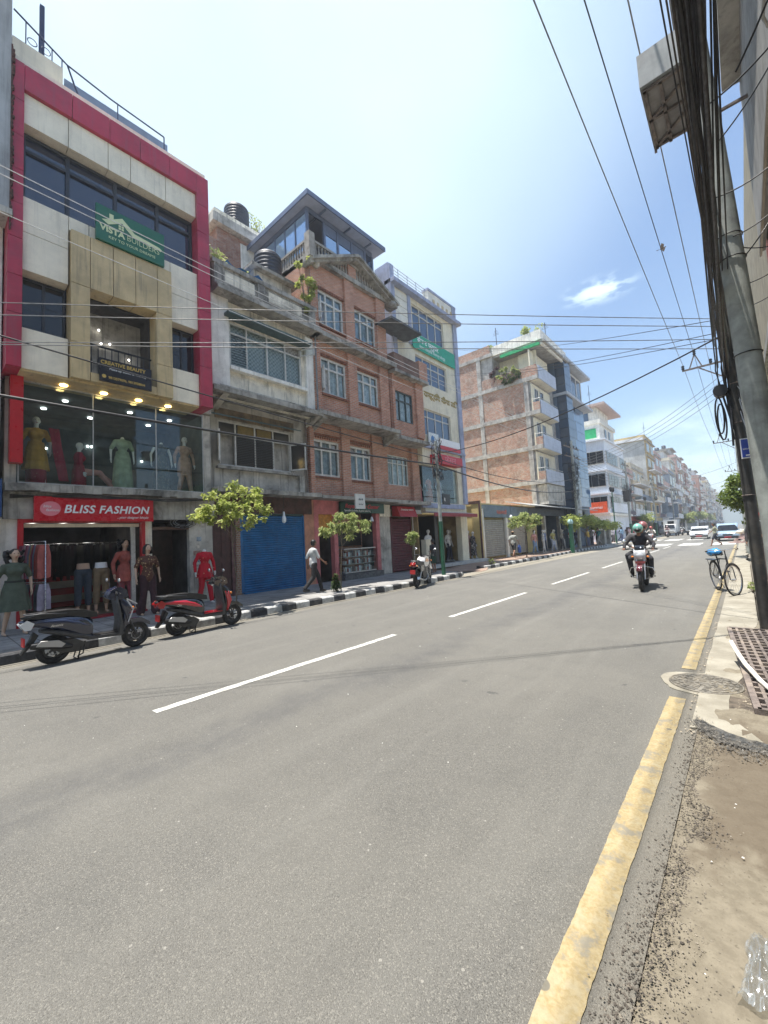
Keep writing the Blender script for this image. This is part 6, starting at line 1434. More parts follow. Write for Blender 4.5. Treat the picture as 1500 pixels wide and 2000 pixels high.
tree('street_tree', 'yellow-green tree between the stone pillars and the white block', 'tree', (-10.6,47,.15), [(-10.6,46,.15),(-10.6,46,1.3),(-10.6,46,1.8)], clumps(-10.6,46,2.2,.8,4,.45,18,.35,.7), 2400, .25, lf1, .05)
tree('street_tree', 'thin leaning tree near the red awning of the pinkish house', 'tree', (-10.8,68,.15), [(-10.8,66,.15),(-10.7,67,2),(-10.6,69,3.2)], clumps(-10.6,70,3.2,.8,2.5,.6,12,.4,.8), 1200, .3, lf2, .06)
for i, (y_, z_, lab) in enumerate(((125,3.5,'rounded tree before the white stepped house'),(160,4.5,'tree crown among the distant houses'),(205,4.5,'far tree low at the foot of the row'))):
    tree('street_tree', lab, 'tree', (-10.6,y_,.15), [(-10.6,y_,.15),(-10.6,y_,1.5),(-10.6,y_,z_-.8)], clumps(-10.3,y_,z_,1.6,6,1.2,14,.8,1.4), 1500, .5, lf2, .1)
tree('roadside_tree', 'dense green tree on the right, seen on both sides of the dark pole', 'tree', (.55,25,.1), [(.55,25,.1),(.5,25,1.2),(.45,25,2.2)], clumps(.42,25,2.75,1.0,1.2,1.25,34,.32,.5), 9000, .14, leafmat('roadside_leaf', (.07,.13,.02,1), (.27,.33,.05,1)), .07, droop=.5)
tree('roadside_tree', 'second green tree on the right behind the first', 'tree', (.9,32,.1), [(.9,32,.1),(.9,32,2),(.9,32,3)], clumps(1.0,32,3.4,1.1,1.5,1.0,20,.4,.7), 4000, .18, lf3, .07)
# plants on roofs and walls
def bush(name, label, cat, c, R_, n, s, mat, k=10):
    t = thing(name, label, cat, (c[0],c[1],c[2]-R_[2])); cb_ = MB(); tb = MB()
    for cc in clumps(*c, *R_, k, min(R_)*.35, min(R_)*.7):
        leaves(cb_, cc[:3], (cc[3],)*3, n//k, s, .3); tb.tube([(c[0],c[1],c[2]-R_[2]), cc[:3]], [.018,.006], 4)
    tb.build('stem', bark, t); cb_.build('foliage', mat, t); return t
bush('creeper', 'yellow-green bush hanging down the corner between the grey house and the brick house', 'plant', (-11.75,9.62,11.55), (.25,.5,1.25), 2100, .09, lf1, 16)
bush('roof_plant', 'small bush behind the crimson frame on the grey parapet', 'plant', (-12.2,6.15,11.1), (.3,.3,.35), 500, .08, lf2)
bush('roof_plant', 'leafy twigs growing beside the far roof tank', 'plant', (-16.3,10.6,17.1), (.4,.7,.5), 260, .10, lf2)
bush('roof_plant', 'spiky plant on the roof beside the blue tarpaulin', 'plant', (-12.6,7.5,11.2), (.25,.25,.3), 260, .12, lf2)
bush('terrace_plant', 'green shrubs spilling over the terrace wall of the brick tower', 'plant', (-14.0,32.8,15.3), (1.0,.3,.5), 1000, .16, lf2, 12)
bush('terrace_plant', 'dark red-leaved shrub on the terrace of the brick tower', 'plant', (-15.3,33,15.7), (.45,.3,.6), 500, .14, leafmat('purple_leaf', (.06,.02,.03,1), (.16,.06,.06,1)), 8)
bush('terrace_plant', 'trailing dark greenery below the terrace wall of the brick tower', 'plant', (-13.6,32.75,14.7), (1.1,.2,.4), 800, .15, lf3, 10)
bush('roof_plant', 'tall plants on the roof of the brick tower, against the sky', 'plant', (-12.3,34,18.7), (.8,.8,.7), 600, .2, lf2, 8)
bush('roof_plant', 'thin branches on the low roof of the brick tower', 'plant', (-15.6,34,18.3), (.9,.5,.6), 300, .2, lf2, 8)
bush('weed', 'small weed tuft at the far kerb nose', 'plant', (-9.9,19.5,.35), (.12,.2,.18), 120, .09, lf2, 5)
bush('weed', 'green weeds at the foot of the right-hand kerb beyond the bicycle', 'plant', (.0,12.5,.12), (.14,.8,.08), 260, .06, lf2, 8)
# bird
bc = pm('bird_brown', (.16,.12,.09,1), .8, .3, 20)
t = thing('bird', 'small brown bird gliding under the high wires', 'bird', (-2.62,34,21.0)); B = V3 = Vector((-2.62,34,21.0))
def bv(l): return [tuple(B+Vector(p)) for p in l]
MB().ell(B,(.17,.06,.06),10,6).ell(B+Vector((.17,0,.02)),(.05,.04,.04),8,6).build('body', bc, t)
for s_ in (-1, 1): MB().add(bv([(.08,.04*s_,.01),(.14,.28*s_,.09),(.02,.60*s_,.05),(-.06,.3*s_,.04),(-.07,.04*s_,0)]), [(0,1,2,3,4)]).build('wing', bc, t)
MB().add(bv([(-.15,0,0),(-.34,-.06,0),(-.34,.06,0)]), [(0,1,2)]).build('tail', bc, t)

# rooftop and wall clutter
random.seed(23)
for lab, x_, y_, z_, h_ in (('thin antenna mast on the roof of the brick tower, left', -15.0, 33.4, 18.3, 1.6), ('thin antenna mast on the roof of the brick tower, right', -11.3, 35, 18.2, 1.3), ('thin mast on the roof of the tall blank-sided house', -12.4, 88, 18, 3.0), ('thin mast on the roof of the white block', -13.5, 56.5, 17, 3.2)):
    t = thing('antenna', lab, 'antenna', (x_,y_,z_)); MB().tube([(x_,y_,z_-.3),(x_,y_,z_+h_)], .03, 5).build('mast', dk, t)
    for k in range(4): MB().tube([(x_-.3+.05*k,y_,z_+h_*.6+k*.12),(x_+.3-.05*k,y_,z_+h_*.6+k*.12)], .012, 4).build('rod', dk, t)
for lab, x_, y0_, z0_, z1_, mt_ in (('grey rain pipe running down the seam between the grey house and the brick house', -11.72, 9.93, 6.6, 9.6, 'grey'), ('rusty rain pipe at the left corner of the brick house, lower floor', -12.3, 9.75, 3.5, 6.4, 'rust'), ('pale rain pipe beside the dark door of the grey house', -12.25, 5.95, 3.5, 6.4, 'pale')):
    tag(MB().tube([(x_,y0_,z0_),(x_,y0_,z1_)], .035, 7).build('rain_pipe', rust if mt_ == 'rust' else (cable_g if mt_ == 'grey' else conc_lt)), lab, 'rain pipe')
for i in range(7):
    t = thing('poster', ('topmost','second','third','fourth','fifth','sixth','lowest')[i]+' torn paper notice on the grey pier beside the red mannequin', 'poster', (-11.98,5.3,1.2+i*.1)); MB().box(-11.988,-11.984,5.22+random.uniform(0,.25),5.42+random.uniform(0,.2),2.3-i*.2,2.43-i*.2).build('sheet', pm('paper_%d' % (i % 3), ((.5,.46,.4,1),(.4,.25,.2,1),(.3,.35,.4,1))[i % 3], .8, .3, 15), t)
# ------------------------------------------------------------------ figures
skin_b = pm('brown_skin', (.26,.13,.08,1), .55, .08, 10); skin_m = pm('mannequin_flesh', (.55,.36,.25,1), .4, .04, 8); skin_w = pm('mannequin_white', (.72,.71,.69,1), .4, .04, 8)
hair_b = pm('black_hair', (.008,.007,.007,1), .5, .4, 40, bump=.01, bscale=60); eye_m = pm('eye_dark', (.01,.01,.01,1), .3); lip_m = pm('lip_red', (.35,.05,.05,1), .5)
def cloth(name, col, var=.15, scale=6, rough=.85, **k): return pm(name, col, rough, var, scale, obj=True, **k)
def prints(name, base, spot, scale=16, th=.35, rough=.85):
    if name in _M: return _M[name]
    m_ = newmat(name); q = NT(m_); P = q.pos(obj=True); v = q.new('ShaderNodeTexVoronoi'); v.inputs['Scale'].default_value = scale; q.l(P, v.inputs['Vector'])
    c = q.mix(q.rng(v.outputs['Distance'], th, th*.7), base, spot); c = q.mix(q.rng(q.noise(P, 5, 3), .4, .7, 0, .3), c, tuple(x*.4 for x in base[:3])+(1,)); q.l(c, q.bs.inputs['Base Color']); q.bs.inputs['Roughness'].default_value = rough; _M[name] = m_; return m_
V = Vector
def figure(name, label, cat, loc, rz, h=1.68, pose='stand', skin=None, top=None, bottom=None, shoes=None, hair='short', sleeve=1, legs='long', dress=None, dress_z=.3, head=True, helmet=None, group=None, vox=.02, female=False, face=True, flare=0, tflare=0, belt=None, limbs=True, J=None, hands=True, cap_=None):
    skin = skin or skin_b; k = h/1.7; t = thing(name, label, cat, loc, group); t.rotation_euler = (0,0,0)
    sh = .165 if female else .195; hp = .088
    P = dict(pel=V((0,0,.93)), wa=V((0,0,1.06)), ch=V((0,0,1.28)), nk=V((0,.0,1.465)), hd=V((0,.015,1.605)),
             sL=V((-sh,0,1.365)), sR=V((sh,0,1.365)), eL=V((-sh-.07,-.02,1.13)), eR=V((sh+.07,-.02,1.13)), wL=V((-sh-.08,.05,.89)), wR=V((sh+.08,.05,.89)),
             hL=V((-hp,0,.90)), hR=V((hp,0,.90)), kL=V((-hp-.01,.02,.49)), kR=V((hp+.01,.02,.49)), aL=V((-hp-.01,-.02,.09)), aR=V((hp+.01,-.02,.09)))
    if pose == 'walk': P.update(kL=V((-hp,.20,.52)), aL=V((-hp,.30,.10)), kR=V((hp,-.05,.50)), aR=V((hp,-.36,.16)), eL=V((-sh-.04,-.12,1.13)), wL=V((-sh-.03,-.10,.90)), eR=V((sh+.05,.08,1.14)), wR=V((sh+.04,.27,.98)), nk=V((0,.03,1.45)), hd=V((0,.05,1.595)))
    if pose == 'model': P.update(kL=V((-hp-.02,.06,.49)), aL=V((-hp-.05,.10,.09)), aR=V((hp+.06,-.05,.09)), eL=V((-sh-.10,-.03,1.14)), wL=V((-sh-.09,.06,.90)), eR=V((sh+.10,-.03,1.14)), wR=V((sh+.12,.05,.90)))
    if pose in ('ride','pillion'):
        f_ = 1 if pose == 'ride' else 0
        P.update(pel=V((0,0,.06)), wa=V((0,.03,.20)), ch=V((0,.10,.42)), nk=V((0,.15,.58)), hd=V((0,.19,.73)), sL=V((-sh,.12,.52)), sR=V((sh,.12,.52)), eL=V((-sh-.14,.26,.33)), eR=V((sh+.14,.26,.33)), wL=V((-sh-.13,.52,.24)) if f_ else V((-.15,.35,.2)), wR=V((sh+.13,.52,.24)) if f_ else V((.15,.35,.2)),
                 hL=V((-.10,.02,.03)), hR=V((.10,.02,.03)), kL=V((-.24,.42,-.05)), kR=V((.24,.42,-.05)), aL=V((-.22,.25,-.45)), aR=V((.22,.25,-.45)))
    if pose == 'sit': P.update(kL=V((-.10,.45,.93)), kR=V((.10,.45,.90)), aL=V((-.10,.85,.62)), aR=V((.10,.75,.50)))
    if J: P.update({a: V(b) for a, b in J.items()})
    P = {a: b*k for a, b in P.items()}
    up = (P['hd']-P['nk']).normalized(); fw = V((0,1,0))
    def limb(mb, ks, rs, e=0):
        for a, b, ra, rb in zip(ks, ks[1:], rs, rs[1:]): mb.cap(P[a], P[b], ra*k+e, rb*k+e, 10)
    def torso(mb, e, lo='pel'):
        w = .80 if female else 1
        for c_, rx, ry, rz_ in ((P[lo], .155, .105, .12), (P['wa'], .125*w+.01, .09, .13), (P['ch'], .165*w, .11, .17), ((P['sL']+P['sR'])/2+V((0,0,-.035)), .165*w, .08, .06)): mb.ell(c_, (rx*k+e, ry*k+e, rz_*k+e), 14, 9)
        if female:
            for s_ in (-1, 1): mb.ell(P['ch']+V((s_*.07,.085,-.01))*k, (.062*k+e,.05*k+e,.06*k+e), 10, 7)
        for a in ('sL','sR'): mb.cap(P['ch']+V((0,0,.09))*k, P[a], .055*k+e, .048*k+e)
    # ---- body: one continuous skin
    mb = MB(); torso(mb, 0)
    if limbs:
        limb(mb, ('sL','eL','wL'), (.048,.036,.025)); limb(mb, ('sR','eR','wR'), (.048,.036,.025))
    limb(mb, ('hL','kL','aL'), (.085,.055,.036)); limb(mb, ('hR','kR','aR'), (.085,.055,.036))
    for a in ('aL','aR'): mb.cap(P[a]+V((0,-.01,-.05))*k, P[a]+V((0,.13,-.065))*k, .035*k, .028*k)
    mb.cap(P['ch']+V((0,0,.12))*k, P['nk'], .055*k, .048*k)
    if head:
        hd = P['hd']; mb.cap(P['nk'], hd-up*.05*k, .046*k, .05*k); mb.ell(hd+up*.015*k, (.074*k,.092*k,.098*k), 16, 12); mb.ell(hd-up*.045*k+fw*.028*k, (.05*k,.055*k,.055*k), 12, 8)
        mb.cap(hd+fw*.088*k+up*.012*k, hd+fw*.104*k-up*.022*k, .010*k, .014*k, 6)
        for s_ in (-1, 1): mb.ell(hd+V((s_*.075,.0,0))*k-up*.005*k, (.012*k,.02*k,.03*k), 8, 6)
    if hands and limbs:
        for a, e_ in (('wL','eL'),('wR','eR')):
            d = (P[a]-P[e_]).normalized(); mb.cap(P[a], P[a]+d*.07*k, .025*k, .030*k)
    body = remesh(mb, vox)
    if hands and limbs:
        for a, e_, s_ in (('wL','eL',1),('wR','eR',-1)):
            d = (P[a]-P[e_]).normalized(); b_ = P[a]+d*.085*k; lat = V((0,1,0)) if abs(d.y) < .8 else V((1,0,0)); lat = (lat-d*lat.dot(d)).normalized(); inn = d.cross(lat)*s_
            for i, L in enumerate((.062,.072,.066,.05)):
                o_ = b_+lat*(.024-.016*i)*k; m1 = o_+d*L*.5*k; m2 = m1+(d+inn*.45).normalized()*L*.5*k; body.tube([o_-d*.02*k, m1, m2], [.0085*k,.0078*k,.006*k], 5)
            o_ = P[a]+d*.03*k+lat*.022*k; body.tube([o_, o_+(d+lat*.8).normalized()*.035*k, o_+(d*1.5+lat*.7).normalized()*.066*k], [.011*k,.009*k,.007*k], 5)
    parts = [(body, 'body', skin)]
    if head and face and not helmet:
        for s_ in (-1, 1): parts.append((MB().ell(P['hd']+V((s_*.031,.083,.018))*k, (.013*k,.008*k,.007*k), 8, 6), 'eye', eye_m))
        parts.append((MB().ell(P['hd']+V((0,.083,-.052))*k, (.022*k,.010*k,.008*k), 8, 6), 'mouth', lip_m))
    if top:
        mb = MB(); torso(mb, .014)
        for c_ in ('L','R'):
            if not limbs: continue
            if sleeve >= 1: limb(mb, ('s'+c_,'e'+c_,'w'+c_), (.050,.043,.034), .007)
            elif sleeve > 0: mb.cap(P['s'+c_], P['s'+c_].lerp(P['e'+c_], sleeve*1.4 if sleeve < .7 else 1), .050*k+.006, .046*k+.010)
        if dress: mb.ell(P['pel'], (.17*k,.125*k,.12*k), 14, 9)
        else: mb.cap(P['pel']+V((0,0,-.03))*k, P['wa'], .13*k, .125*k, 12)
        parts.append((remesh(mb, vox, 4), 'top', top))
    if bottom:
        mb = MB(); mb.ell(P['pel'], (.165*k,.12*k,.115*k), 14, 9)
        for c_ in ('L','R'):
            if legs == 'long': limb(mb, ('h'+c_,'k'+c_), (.095,.070), .008); mb.cap(P['k'+c_], P['a'+c_]+V((0,0,.01)), .070*k+.006, (.055+tflare)*k+.006)
            else: mb.cap(P['h'+c_], P['h'+c_].lerp(P['k'+c_], .9), .10*k, .088*k)
        parts.append((remesh(mb, vox, 3), 'trousers' if legs == 'long' else 'shorts', bottom))
    if dress:
        z0 = dress_z*k; z1 = P['wa'].z+.03*k; w0 = flare or .24
        prof = []
        for i in range(13):
            zz = z0+(z1-z0)*i/12; u = (P['wa'].z-zz)/k
            hipw = .150+.045*min(1, max(0, u)/.16); prof.append(((hipw+(w0-.195)*max(0, u-.16)/max(.05, P['wa'].z/k-dress_z-.16))*k, zz))
        parts.append((MB().lathe(prof, (0,0,0), 40, 1, .78, fold=.07, nf=11, ph=.6), 'skirt', dress))
    if belt: parts.append((MB().lathe([(.155*k,P['wa'].z-.02*k),(.155*k,P['wa'].z+.02*k)], (0,P['wa'].y,0), 24, 1, .8), 'belt', belt))
    if shoes:
        for a in ('aL','aR'): parts.append((MB().cap(P[a]+V((0,-.02,-.045))*k, P[a]+V((0,.14,-.06))*k, .047*k, .036*k), 'shoe', shoes))
    if head and not helmet and hair:
        mb = MB(); hd = P['hd']; mb.ell(hd+V((0,-.018,.028))*k, (.085*k,.097*k,.096*k), 16, 10)
        if hair == 'long':
            for i in range(9): a = math.pi*(i/8); mb.cap(hd+V((math.cos(a)*.07,-.02-math.sin(a)*.06,0))*k, hd+V((math.cos(a)*.10,-.03-math.sin(a)*.07,-.22))*k, .035*k, .022*k, 7)
        if hair == 'curly':
            for i in range(46): a = random.uniform(-.15, math.pi+.15); zz = random.uniform(-.20,.10); rr = .10+.05*math.sin((zz+.2)*8); mb.ell(hd+V((math.cos(a)*rr,-.02-math.sin(a)*rr*.9,zz))*k, random.uniform(.028,.045)*k, 7, 5)
        if hair == 'bob':
            for i in range(11): a = math.pi*(i/10)*1.1-.15; mb.cap(hd+V((math.cos(a)*.075,-.01-math.sin(a)*.07,.03))*k, hd+V((math.cos(a)*.09,-.01-math.sin(a)*.08,-.11))*k, .034*k, .026*k, 7)
        if hair == 'short': mb.ell(hd+V((0,-.03,-.02))*k, (.08*k,.08*k,.075*k), 12, 8)
        hm_ = remesh(mb, max(.014, vox*.8), 2)
        hm_.v = [(a, min(b, (hd.y+.052*k) if c_ < hd.z+.05*k else b), c_) for a, b, c_ in hm_.v]
        parts.append((hm_, 'hair', hair_b))
    if helmet:
        hd = P['hd']; parts.append((MB().ell(hd+V((0,-.01,.035))*k, (.125*k,.145*k,.13*k), 18, 12), 'helmet', helmet)); parts.append((MB().ell(hd+V((0,.075,-.015))*k, (.085*k,.075*k,.055*k), 14, 8), 'visor', black))
    if cap_: parts.append((MB().ell(P['hd']+V((0,-.01,.05))*k, (.092*k,.105*k,.08*k), 14, 8).ell(P['hd']+V((0,.12,.045))*k, (.06*k,.07*k,.008), 10, 5), 'cap', cap_))
    for mb, nm, mt_ in parts:
        me = mb.mesh(nm, mt_); o = bpy.data.objects.new(nm, me); C.objects.link(o); o.parent = t
    t.rotation_euler = (0,0,rz); return t
STREET = -math.pi/2       # facing the road from the left side
random.seed(101)
# --- mannequins outside the fashion shop
figure('mannequin', 'curly-haired mannequin in an olive-green belted dress, far left of the shop front', 'mannequin', (-11.05,1.30,.15), STREET+.15, 1.68, 'model', skin_m, cloth('olive_dress', (.075,.095,.065,1)), shoes=None, hair='curly', sleeve=.6, dress=_M['olive_dress'], dress_z=.48, flare=.27, belt=cloth('dark_belt', (.02,.025,.02,1)), female=True)
figure('mannequin', 'mannequin with a black bob in a brown printed blouse and flared maroon trousers', 'mannequin', (-11.0,3.72,.15), STREET+.1, 1.68, 'model', skin_m, prints('brown_print', (.10,.04,.025,1), (.42,.27,.13,1), 17), cloth('maroon_cloth', (.045,.014,.02,1)), hair='bob', sleeve=.6, tflare=.045, female=True)
figure('mannequin', 'headless white mannequin in a bright red embroidered kurta set before the pier', 'mannequin', (-11.5,5.36,.15), STREET, 1.70, 'model', skin_w, prints('red_print', (.50,.004,.02,1), (.62,.30,.18,1), 9, .16), _M['red_print'], sleeve=1, dress=_M['red_print'], dress_z=.72, flare=.225, head=False, female=True)
figure('mannequin', 'curly-haired mannequin in a rose-coral tunic and trousers inside the shop doorway', 'mannequin', (-12.25,3.60,.2), STREET+.25, 1.80, 'model', skin_m, cloth('coral_cloth', (.42,.10,.075,1)), cloth('rose_cloth', (.33,.075,.09,1)), hair='curly', sleeve=1, dress=_M['coral_cloth'], dress_z=.70, flare=.22, female=True)
def legform(label, y_, col, waist):
    t = thing('mannequin', label, 'mannequin', (-12.35,y_,.2)); mb = MB()
    for s_ in (-1,1): mb.cap((0,s_*.09,1.05),(0,s_*.10,.55),.10,.08); mb.cap((0,s_*.10,.55),(0,s_*.11,.28),.08,.075)
    mb.ell((0,0,1.05),(.12,.165,.12),12,8); o = link('trousers', remesh(mb,.02).mesh('trousers', col), t); mb = MB()
    for s_ in (-1,1): mb.cap((0,s_*.11,.4),(0,s_*.11,.09),.045,.035); mb.cap((.0,s_*.11,.05),(.13,s_*.11,.03),.035,.028)
    link('leg_form', mb.mesh('leg_form', skin_m), t); link('waist_form', MB().lathe([(.13,0),(.12,.09),(.115,.14)],(0,0,1.12),16,.8,1.1).mesh('waist_form', waist), t)
legform('half mannequin wearing slate-grey jeans in the shop doorway', 2.72, cloth('slate_jeans', (.04,.055,.075,1)), skin_m); legform('half mannequin wearing baggy khaki trousers in the shop doorway', 3.10, cloth('khaki_cloth', (.23,.16,.09,1)), pw)
# clothes rail at the left of the doorway and rows of clothes inside
def garment(mb, x, y, z, w, h, n=5):
    vs = []
    for j in range(4):
        for i in range(n): a = (i/(n-1)-.5)*w*(1-.25*(j == 0)); vs.append((x+a, y+random.uniform(-.012,.012), z-h*j/3))
    mb.add(vs, [(j*n+i, j*n+i+1, (j+1)*n+i+1, (j+1)*n+i) for j in range(3) for i in range(n-1)], True)
gcols = [cloth('gar_%d' % i, c_) for i, c_ in enumerate([(.45,.12,.10,1),(.55,.35,.15,1),(.50,.20,.25,1),(.20,.25,.35,1),(.50,.45,.42,1),(.35,.08,.12,1),(.12,.14,.16,1),(.45,.40,.5,1)])]
t = thing('clothes_rack', 'rack of colourful blouses and skirts hanging at the left of the shop doorway', 'clothes rack', (-11.7,1.65,.15)); MB().tube([(-11.95,1.55,.15),(-11.95,1.55,2.0),(-11.45,1.85,2.0),(-11.45,1.85,.15)], .014, 6).build('frame', steel, t); MB().tube([(-11.95,1.55,1.12),(-11.45,1.85,1.12)], .012, 6).build('rail', steel, t)
for i in range(13):
    for z_, h_ in ((1.93,.72),(1.08,.55)):
        u = i/12; mb = MB(); x_, y_ = -11.93+.46*u, 1.56+.27*u; vs = []
        for j in range(4):
            for q_ in range(5): a = (q_/4-.5)*(.30 if j else .2); vs.append((x_+a*.5+random.uniform(-.008,.008), y_-a*.86, z_-h_*j/3+random.uniform(-.02,.02)*(j == 3)))
        mb.add(vs, [(j*5+q_, j*5+q_+1, (j+1)*5+q_+1, (j+1)*5+q_) for j in range(3) for q_ in range(4)], True); mb.build('garment', random.choice(gcols[:6] if z_ > 1.5 else gcols[3:]), t)
t = thing('clothes_rail', 'rail of dark clothes hanging at the back of the fashion shop', 'clothes rail', (-13.8,2.7,2)); MB().tube([(-13.8,1.6,2.0),(-13.8,3.9,2.0)], .014, 6).build('rail', steel, t)
dkc = [cloth('darkgar_%d' % i, c_) for i, c_ in enumerate([(.03,.03,.035,1),(.06,.045,.04,1),(.09,.085,.07,1),(.04,.02,.025,1),(.12,.11,.10,1)])]
for i in range(30): mb = MB(); garment(mb, -13.8, 1.66+i*.075, 1.95, .4, random.uniform(.7,1.0)); mb.build('garment', random.choice(dkc), t)
for i in range(9): MB().tube([(-13.8,1.9+i*.2,2.0),(-13.72,1.9+i*.2,1.95),(-13.9,1.9+i*.2,1.95),(-13.8,1.9+i*.2,2.0)], .006, 4).build('hanger', steel, t)
# --- upstairs display
figure('mannequin', 'white mannequin in a mustard dress with a crimson shawl behind the first-floor glass', 'mannequin', (-12.65,1.85,3.33), STREET, 1.72, 'model', skin_w, cloth('mustard_silk', (.50,.27,.035,1)), None, hair=None, sleeve=.6, dress=_M['mustard_silk'], dress_z=.42, flare=.25, female=True)
crim = prints('crimson_shawl', (.30,.008,.035,1), (.5,.35,.2,1), 14, .13)
mb = MB(); vs = []
for j in range(9):
    for i in range(5): vs.append((-12.45+.03*math.sin(i*2+j), 2.05+i*.05+j*.025, 4.78-j*.16))
mb.add(vs, [(j*5+i, j*5+i+1, (j+1)*5+i+1, (j+1)*5+i) for j in range(8) for i in range(4)], True); tag(mb.build('shawl', crim), 'crimson dotted shawl draped from the shoulder of the mustard dress', 'shawl')
tag(MB().lathe([(.24,0),(.24,.35)], (-12.65,1.85,3.40), 28, 1, .8, fold=.08, nf=9).build('underskirt', crim), 'crimson hem showing below the mustard dress', 'skirt')
figure('mannequin', 'seated white-headed mannequin in dark crimson with pink trousers stretched to the right', 'mannequin', (-12.75,2.72,2.95), STREET+math.pi/2, 1.62, 'sit', skin_w, crim, cloth('pink_silk', (.50,.24,.20,1)), hair=None, sleeve=1, dress=crim, dress_z=.42, flare=.2, female=True)
figure('mannequin', 'headless mannequin in a pale mint gown behind the first-floor glass', 'mannequin', (-12.65,3.68,3.33), STREET, 1.72, 'model', skin_w, cloth('mint_silk', (.33,.40,.27,1)), None, sleeve=.6, dress=_M['mint_silk'], dress_z=.06, flare=.25, head=False, female=True)
figure('mannequin', 'headless mannequin in a dark patterned gown behind the first-floor glass', 'mannequin', (-12.65,4.68,3.33), STREET, 1.72, 'model', skin_w, prints('dark_floral', (.05,.055,.045,1), (.30,.26,.16,1), 24, .3), None, sleeve=0, dress=_M['dark_floral'], dress_z=.08, flare=.24, head=False, female=True)
figure('mannequin', 'mannequin in a peach kurta and trousers at the right end of the first-floor glass', 'mannequin', (-12.6,5.32,3.33), STREET, 1.76, 'model', skin_w, cloth('peach_silk', (.50,.30,.21,1)), _M['peach_silk'], hair=None, sleeve=1, dress=_M['peach_silk'], dress_z=.55, flare=.19, female=True)
# --- cream block: pink figures upstairs, white ones on the step
for i, y_ in enumerate((17.6,18.6,19.6)):
    figure('mannequin', 'mannequin in a %s gown behind the display glass of the cream block' % ('rose pink','coral pink','lilac grey')[i], 'mannequin', (-12.9,y_,3.45), STREET, 1.7, 'model', skin_w, cloth('gown%d' % i, ((.55,.2,.2,1),(.6,.25,.2,1),(.4,.36,.45,1))[i]), None, sleeve=.6, dress=_M['gown%d' % i], dress_z=.05, flare=.26, head=False, female=True, vox=.03)
ws = cloth('white_shirt', (.70,.70,.70,1)); nv = cloth('navy_trousers', (.02,.025,.05,1)); wshoe = pm('white_shoe', (.65,.65,.65,1), .5)
figure('mannequin', 'white mannequin in white shirt and navy trousers, first on the pale step', 'mannequin', (-12.75,20.0,.3), STREET, 1.78, 'model', skin_w, ws, nv, wshoe, None, vox=.028)
figure('mannequin', 'white mannequin in an open checked shirt just behind the first on the pale step', 'mannequin', (-13.0,20.6,.3), STREET, 1.78, 'model', skin_w, prints('check_shirt', (.45,.48,.45,1), (.15,.17,.17,1), 14), nv, wshoe, None, vox=.028)
figure('mannequin', 'mannequin in a taupe top and dark skirt on the pale step', 'mannequin', (-13.1,22.0,.3), STREET, 1.7, 'model', skin_w, cloth('taupe_cloth', (.30,.22,.19,1)), None, hair=None, sleeve=.6, dress=cloth('charcoal_cloth', (.05,.05,.055,1)), dress_z=.2, flare=.24, female=True, vox=.028)
figure('mannequin', 'mannequin in a long pale pink dress near the yellow wall', 'mannequin', (-12.8,22.3,.3), STREET, 1.7, 'model', skin_w, cloth('blush_cloth', (.55,.33,.33,1)), None, hair=None, sleeve=1, dress=_M['blush_cloth'], dress_z=.15, flare=.24, female=True, vox=.028)
figure('mannequin', 'mannequin in a black and white floral dress closest to the yellow wall', 'mannequin', (-12.4,22.2,.3), STREET, 1.62, 'model', skin_w, prints('bw_floral', (.04,.04,.045,1), (.55,.5,.5,1), 16), None, hair=None, sleeve=1, dress=_M['bw_floral'], dress_z=.2, flare=.22, female=True, vox=.028)
figure('mannequin', 'white mannequin with a dark chest band in the dark entrance of the cream block', 'mannequin', (-12.4,17.55,.3), STREET, 1.8, 'model', skin_w, ws, None, None, None, sleeve=.4, vox=.028)
for i in range(8):
    cc = ((.6,.3,.25,1),(.5,.5,.48,1),(.2,.25,.4,1),(.45,.4,.15,1),(.05,.05,.06,1),(.4,.38,.36,1),(.04,.04,.05,1),(.3,.05,.06,1))[i]; bc_ = ((.25,.35,.5,1),(.6,.58,.55,1),(.04,.05,.08,1),(.45,.5,.6,1),(.6,.57,.5,1),(.05,.05,.06,1),(.5,.5,.5,1),(.05,.05,.06,1))[i]
    figure('mannequin', 'mannequin in a %s top and %s trousers at the dark open shop' % (('salmon','off-white','denim blue','olive','black','light grey','pitch black','dark red')[i], ('pale denim','cream','navy','light blue','stone','black','white','charcoal')[i]), 'mannequin', (-11.7+.25*(i%2),30.0+i*1.05,.15), STREET+random.uniform(-.4,.4), 1.7, 'model', skin_w, cloth('dm_top%d' % i, cc), cloth('dm_leg%d' % i, bc_), None, None if i % 3 else 'short', sleeve=(1,.5)[i % 2], vox=.035, face=False, hands=False)
# --- people
figure('person', 'man in a white shirt and black trousers striding past the blue shutter', 'person', (-10.1,8.1,.15), -.25, 1.62, 'walk', skin_b, cloth('offwhite_shirt', (.52,.54,.55,1)), cloth('black_trousers', (.018,.018,.02,1)), pm('black_shoe', (.012,.012,.012,1), .5), 'short', sleeve=.8)
figure('person', 'boy in a black t-shirt and dark green shorts behind the parked motorcycle', 'person', (-10.34,14.95,.14), math.pi/2, 1.45, 'stand', skin_b, cloth('black_tee', (.025,.025,.03,1)), cloth('green_shorts', (.012,.05,.035,1)), None, 'short', sleeve=.6, legs='short', J=dict(eR=(.27,.1,1.12), wR=(.2,.3,1.1)))
figure('person', 'man in a grey t-shirt, cap and dark shorts walking away on the red paving', 'person', (-11.2,25.2,.15), 0, 1.68, 'walk', skin_b, cloth('grey_tee', (.38,.40,.38,1)), cloth('dark_shorts', (.03,.035,.04,1)), None, 'short', sleeve=.6, legs='short', vox=.025, cap_=cloth('tan_cap', (.3,.2,.12,1)))
